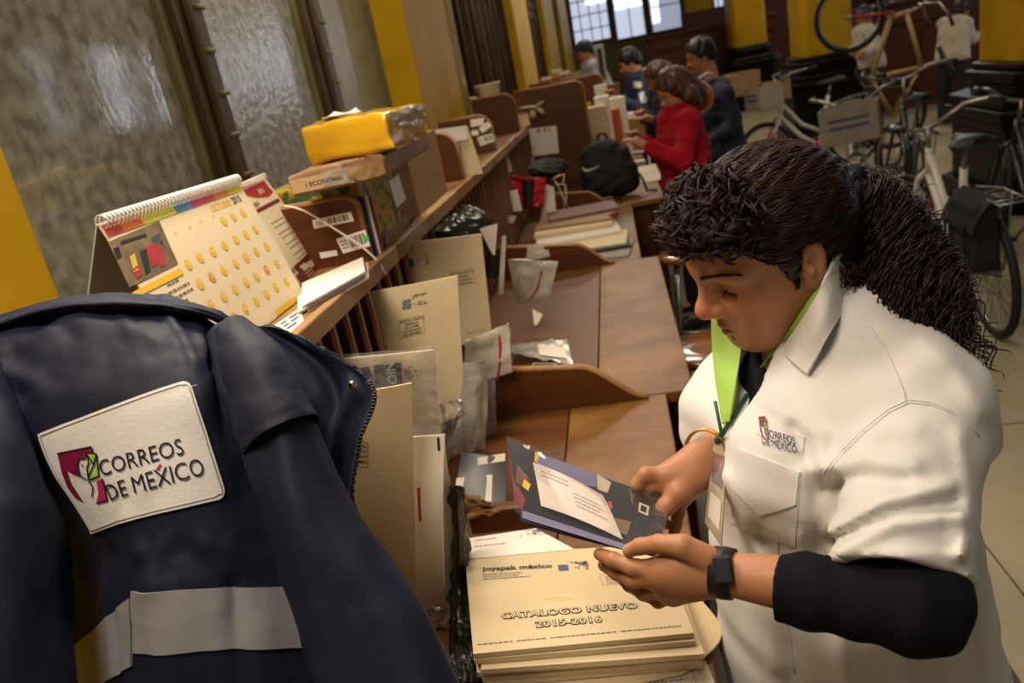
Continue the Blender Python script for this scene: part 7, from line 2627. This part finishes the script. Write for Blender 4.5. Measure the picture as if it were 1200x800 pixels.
SEATW = mat('varnished_seat', '7A4A1E', 0.2, '8C5826', 5, coat=0.6)
stool(0.215, 2.74, 0.60, 'round varnished wooden stool with steel legs beside the bare desk', SEATW)
stool(0.30, 4.10, 0.62, 'round wooden stool beside the desk of newspapers', SEATW)


# ------------------------------------------------------------------ things on the farther desks
def pile():
    cols = [GREY_P, MANILA, KRAFT, WHITE_P, mat('news_grey', '8E877A', .8), mat('dark_folder', '2E2A26', .6), MANILA2, GREY_P, mat('brown_folder', '6A4A34', .6), GREY_P]
    px = [[(620, 296), (742, 277), (735, 262), (640, 275)], [(612, 290), (730, 262), (722, 250), (630, 268)]]
    r = random.Random(8); z = DZ
    data = [(3.62, -0.22, .44, .30, .010, -.12, 4, 'open grey newspaper lowest at the front of the pile'), (3.70, -0.22, .42, .28, .016, .06, 5, 'dark folder under the newspapers'),
            (3.74, -0.23, .43, .29, .010, -.05, 1, 'cream magazine on the dark folder'), (3.92, -0.26, .42, .28, .014, .10, 0, 'white paper bundle in the middle of the pile'),
            (4.05, -0.28, .40, .28, .022, .02, 6, 'thick cream bundle of envelopes in the pile'), (4.12, -0.27, .40, .27, .012, -.10, 2, 'brown kraft folder near the top of the pile'), (4.26, -.24, .38, .26, .016, .12, 8, 'brown folder farthest back in the pile')]
    for i, (y, x, w, d, th, rz, ci, lab) in enumerate(data):
        zz = DZ + [0, .010, .026, 0.036, .05, .072, .084][i]
        one('document', lambda mb: mb.box((x, y, zz + th / 2), (w, d, th), cols[ci], rot=rz, bev=.002), lab, 'papers', 'newspapers and folders on the third desk')
    one('red_pen_case', lambda mb: crumple(mb, (-.07, 4.03, DZ + .085), .03, WINE, 2, (1.1, .7, .6), 20), 'small dark red case on the newspaper pile', 'case')


pile()


def backpack():
    c = U(712, 192, 4.95); c.z = DZ
    t = thing('backpack', 'black backpack with a pale curved tick mark, by the red sweater', 'backpack', c)
    BP = mat('backpack_cloth', '0C0B0A', 0.75, '141210', 14, bump=0.1, bscale=60)
    F = Field(c + Vector((-.28, -.2, -.02)), c + Vector((.28, .25, .42)), 0.009)
    F.cap(c + Vector((-.10, 0, .09)), c + Vector((.10, 0, .09)), .085, .085, .02); F.cap(c + Vector((-.09, .02, .26)), c + Vector((.07, .02, .26)), .075, .075, .08); F.cap(c + Vector((-.05, .02, .32)), c + Vector((.02, .02, .32)), .045, .045, .05)
    F.cap(c + Vector((-.09, .0, .17)), c + Vector((.09, .0, .17)), .082, .082, .06); F.half(c + Vector((0, 0, .003)), (0, 0, -1))
    P = np.meshgrid(*F.ax, indexing='ij'); F.D += (.006 * np.sin(P[0] * 40 + 3 * np.sin(P[2] * 25)) * np.sin(P[2] * 30)).astype(np.float32)
    mb = MB(); field_to(mb, F, BP, 1); ob = obj('bag_body', mb, t)
    from mathutils.bvhtree import BVHTree
    bv = BVHTree.FromPolygons([Vector(v) for v in mb.v], mb.f)

    def hit(px, py, eps):
        d = Vector(ray(px, py)).normalized(); r_ = bv.ray_cast(Vector(CAM), d)
        return (r_[0] + (r_[1] if r_[1].dot(d) < 0 else -r_[1]) * eps) if r_[0] else U(px, py, 4.9)
    mb = MB()
    top = [(683.5, 194), (685.5, 198), (688.5, 198.6), (694, 197), (703.5, 194)]; bot = [(683.5, 195.5), (684, 200), (687, 201.4), (694, 199.2), (703.5, 194.3)]
    vs = [hit(x, y, .006) for x, y in top] + [hit(x, y, .006) for x, y in bot]
    mb.add(vs, [(i, i + 1, i + 6, i + 5) for i in range(4)], mat('pale_mark', 'C8B890', .5), True); obj('tick_mark', mb, t, 'pale curved tick')
    mb = MB(); mb.tube([c + Vector((.14, -.02, .20)), c + Vector((.20, -.05, .10)), c + Vector((.22, -.08, .02)), c + Vector((.28, -.06, .012))], .014, BP, 8, squash=.5); obj('strap', mb, t)
    mb = MB(); mb.tube([c + Vector((-.05, .04, .35)), c + Vector((-.03, .04, .40)), c + Vector((.01, .04, .40)), c + Vector((.03, .04, .34))], .01, BP, 8); obj('handle', mb, t)
    mb = MB(); mb.tube([hit(x, y, .003) for x, y in ((676, 176), (690, 172), (706, 172), (722, 178))], .004, LEATH, 6); obj('zip', mb, t)


backpack()


def red_pack():
    y = 4.3; S = quad_y([(606, 244), (636, 240), (640, 208), (598, 206)], y, lambda u, v: .03 * math.sin(PI * u) + .02 * nz(u * 4, v * 4, 3))
    t = thing('plastic_bag', 'red and black plastic bag hanging from the slots by the pinned sheet', 'bag', S(.5, 0))
    mb = MB(); mb.sheet(S, 18, 14, .004, mat('red_plastic', 'A8101C', 0.3, 'B81824', 8, spec=.6)); obj('bag_body', mb, t)
    S2 = Quad(S(.28, 0) - Vector((0, .012, 0)), S(.62, .02) - Vector((0, .012, 0)), S(.70, .98) - Vector((0, .012, 0)), S(.32, .98) - Vector((0, .012, 0)), bend=lambda u, v: .03 * math.sin(PI * u))
    mb = MB(); mb.sheet(S2, 10, 10, .003, BLACKP); obj('black_panel', mb, t, 'black middle panel')


red_pack()
SH = 'loose sheets on the farther cases'
env([(600, 248), (612, 247), (606, 222), (597, 224)], 4.2, WHITE_P, 'white paper sticking out under the red plastic bag', None, .003, None, SH, 'paper_sheet', 'paper', n=3)
env([(632, 264), (653, 262), (649, 219), (640, 216)], 4.35, GREY_P, 'pale sheet hanging right of the red plastic bag', None, .003, b1(.006), SH, 'paper_sheet', 'paper', n=4)


def pin(mb, S):
    lines(mb, S, S.w * .3, S.h * .82, S.w * .45, 1, .03, .025, INK_G, 0, 3)


env([(624, 183), (655, 179), (652, 147), (619, 151)], 5.605, WHITE_P, 'white sheet pinned to the tall brown screen', pin, .003, b1(.008), SH, 'paper_sheet', 'paper', n=6)
env([(666, 148), (695, 148), (692, 119), (664, 122)], 8.30, mat('yellow_envelope', 'C88A1C', .6, 'D2962A', 6), 'yellow orange envelope fixed to the second tall screen', lambda mb, S: mb.quad_on(S, 0, 0, S.w, S.h * .12, WHITE_P), .004, None, SH, 'envelope', 'envelope', n=3)


def glove(mb):
    c = ony(625, 128, 6.55)
    for (a, b) in (((610, 127), (634, 125)), ((628, 126), (639, 133)), ((626, 127), (636, 121)), ((624, 128), (625, 140))): mb.tube([ony(*a, 5.6), ony((a[0] + b[0]) / 2, (a[1] + b[1]) / 2 - 1, 5.56), ony(*b, 5.6)], .022, MANILA, 6, squash=.35)


one('paper_tag', glove, 'cream paper cutting taped to the top of the tall screen', 'paper')


def ribbon(mb):
    for k, P in enumerate(([(650, 212), (656, 222), (662, 236), (668, 246)], [(648, 210), (654, 206), (661, 204), (660, 216), (652, 216)], [(662, 216), (664, 232), (660, 246)])):
        mb.tube([ony(x, y, 4.55 - .02 * k) for x, y in P], .012, MANILA2, 6, squash=.4)


one('ribbon_bundle', ribbon, 'cream ribbons tied in a loop hanging over the newspaper desk', 'ribbon')
one('dark_parcel', lambda mb: crumple(mb, U(643, 198, 5.0), .14, mat('dark_green_cloth', '1C1A12', .7, '28261A', 10), 12, (1.15, .6, .55), 32), 'dark bundle in the case under the pinned sheet', 'bundle')
one('dark_parcel', lambda mb: crumple(mb, onz(672, 168, DZ+.05), .09, mat('dark_blue_cloth', '1A1822', .7, '262230', 10), 15, (1.1, .6, .6), 28), 'dark blue bundle between the pinned sheet and the backpack', 'bundle')


def tray(z, y, label):
    def fn(mb):
        c = U(676, 99, 8.6); m = mat('blue_plastic', '2C2E6A', .4)
        c.z = 1.40 + z; rounded = [(-.17, -.12), (.17, -.12), (.17, .12), (-.17, .12)]
        mb.box(c, (.34, .24, .012), m, bev=.004); mb.box(c + Vector((0, .115, .025)), (.34, .012, .05), m, bev=.004); mb.box(c + Vector((.165, 0, .025)), (.012, .24, .05), m, bev=.004); mb.box(c + Vector((-.165, 0, .025)), (.012, .24, .05), m, bev=.004)
        mb.box(c + Vector((0, -.02, .018)), (.29, .2, .012), WHITE_P, bev=.002)
    one('letter_tray', fn, label, 'tray', 'blue letter trays')


c = U(677, 112, 8.6); zt = 1.40
one('file_box', lambda mb: (mb.box((c.x, c.y, (DZ + zt - .008) / 2), (.32, .22, zt - .008 - DZ), W_BOARD, bev=.006), mb.box((c.x, c.y - .112, zt - .1), (.28, .006, .03), W_EDGE)), 'tall brown file box carrying the blue trays', 'box')
for k, lab in enumerate(('lower blue letter tray on the brown file box', 'upper blue letter tray on the brown file box')): tray(.0 + .062 * k, 0, lab)


def onz_box(px, py, z0, w, d, h, m, name, label, cat, rz=0.0, grp=None, deco=None):
    p = onz(px, py, z0)
    def fn(mb):
        mb.box((p.x, p.y, z0 + h / 2), (w, d, h), m, rot=rz, bev=min(.004, h * .3))
        if deco: deco(mb, p)
    return one(name, fn, label, cat, grp)


DZ2 = DZ + .001
p = ony(748, 150, 8.62); p.z = DZ2; hb_ = ony(748, 137, 8.62).z - DZ2
one('card_box', lambda mb: mb.box((p.x, p.y, DZ2 + hb_ / 2), (.20, .26, hb_), mat('mustard_card', '8A6A1C', .7, '9A7826', 8), rot=.05, bev=.004), 'mustard yellow card box left of the red sweater', 'box')
for k in range(4):
    one('letter', lambda mb: mb.box((p.x + .012 * math.sin(k * 2), p.y + .01 * k, DZ2 + hb_ + .014 * k + .007), (.30, .24, .012), WHITE_P, rot=.1 - .07 * k, bev=.002), ('lowest', 'second', 'third', 'topmost')[k] + ' white letter on the mustard card box', 'letter', 'letters on the mustard box')
one('paper_sheet', lambda mb: mb.box((-.06, 7.3, DZ2 + .003), (.26, .34, .004), WHITE_P, rot=.2, bev=.001), 'white sheet lying in front of the mustard card box', 'paper', SH)
q_ = ony(727, 156, 6.25)
one('red_cloth', lambda mb: crumple(mb, (q_.x, 6.25, DZ2 + .032), .08, mat('red_cloth', '7E0E1C', .8), 5, (1.2, .8, .4), 28), 'dark red cloth lying left of the mustard card box', 'cloth')
onz_box(748, 205, DZ2, .30, .80, .004, mat('desk_blotter', 'BDB098', .6), 'desk_blotter', 'long pale blotter sheet covering the desk by the backpack', 'blotter')
onz_box(745, 192, DZ2 + .006, .15, .10, .022, GREY_P, 'notebook', 'pale grey notebook on the blotter sheet', 'notebook', .15)
for k, (px, py, r_) in enumerate(((742, 172, .3), (748, 178, -.2), (738, 166, .9))):
    onz_box(px, py, DZ2 + .006 + .006 * k, .22, .12, .004, mat('bluish_white_paper', 'B4B0B8', .6), 'letter', ('white letter under the hands of the red sweater', 'white letter nearest the red sleeve cuff', 'white letter beyond the red sweater hands')[k], 'letter', r_, 'letters being sorted')
# clutter farther along
far = [(708, 136, 6.6, .12, .14, WHITE_P, 'white upright carton beyond the blue trays', 0, 112), (718, 142, 6.9, .12, .10, mat('orange_card', 'B8561C', .6), 'orange carton on the far desk', .2, 128), (701, 140, 6.5, .14, .14, MANILA, 'cream carton right of the yellow envelope', 0, 124),
       (722, 130, 7.0, .16, .16, WHITE_P, 'flat white carton before the navy jacket man', .1, 114), (705, 112, 8.1, .12, .14, GREY_P, 'grey carton near the far workers', 0, 99), (718, 110, 8.4, .14, .14, mat('brown_card', '6A4428', .7), 'brown carton near the far workers', .1, 98)]
for (px, py, y, w, d, m, lab, rz, top) in far:
    p = ony(px, py, y); h = max(.05, ony(px, top, y).z - DZ2); p.z = DZ2
    one('carton', lambda mb: (mb.box((p.x, y, DZ2 + h / 2), (w, d, h), m, rot=rz, bev=.004), mb.box((p.x, y, DZ2 + h + .0015), (w * .3, d * .98, .003), GREY_P, rot=rz)), lab, 'carton', 'cartons on the far desks')
for (px, py, lab) in ((661, 85, 'small white paper on the far case top'), (640, 92, 'white scrap on top of the tall screen'), (652, 83, 'cream scrap along the far case tops')):
    q = [(px - 6, py + 3), (px + 7, py + 1), (px + 6, py - 3), (px - 6, py - 1)]
    env(q, 9.0, GREY_P, lab, None, .004, None, SH, 'paper_sheet', 'paper', n=2)


def mon(mb):
    y = 9.3; a = ony(706, 98, y); b = ony(703, 52, y)
    mb.box(((a.x + b.x) / 2, y, (a.z + b.z) / 2), (.10, .12, abs(b.z - a.z)), mat('grey_post', '9A968C', .5), bev=.01); mb.box(((a.x + b.x) / 2, y - .061, (a.z + b.z) / 2), (.05, .004, abs(b.z - a.z) * .8), mat('dark_glass', '20242C', .2)); mb.span((a.x - .07, y - .08, 0), (a.x + .07, y + .08, a.z + .01), mat('grey_post', '9A968C', .5), .01)


one('metal_post', mon, 'pale grey upright post with a dark front strip, right of the worker in a cap', 'post')
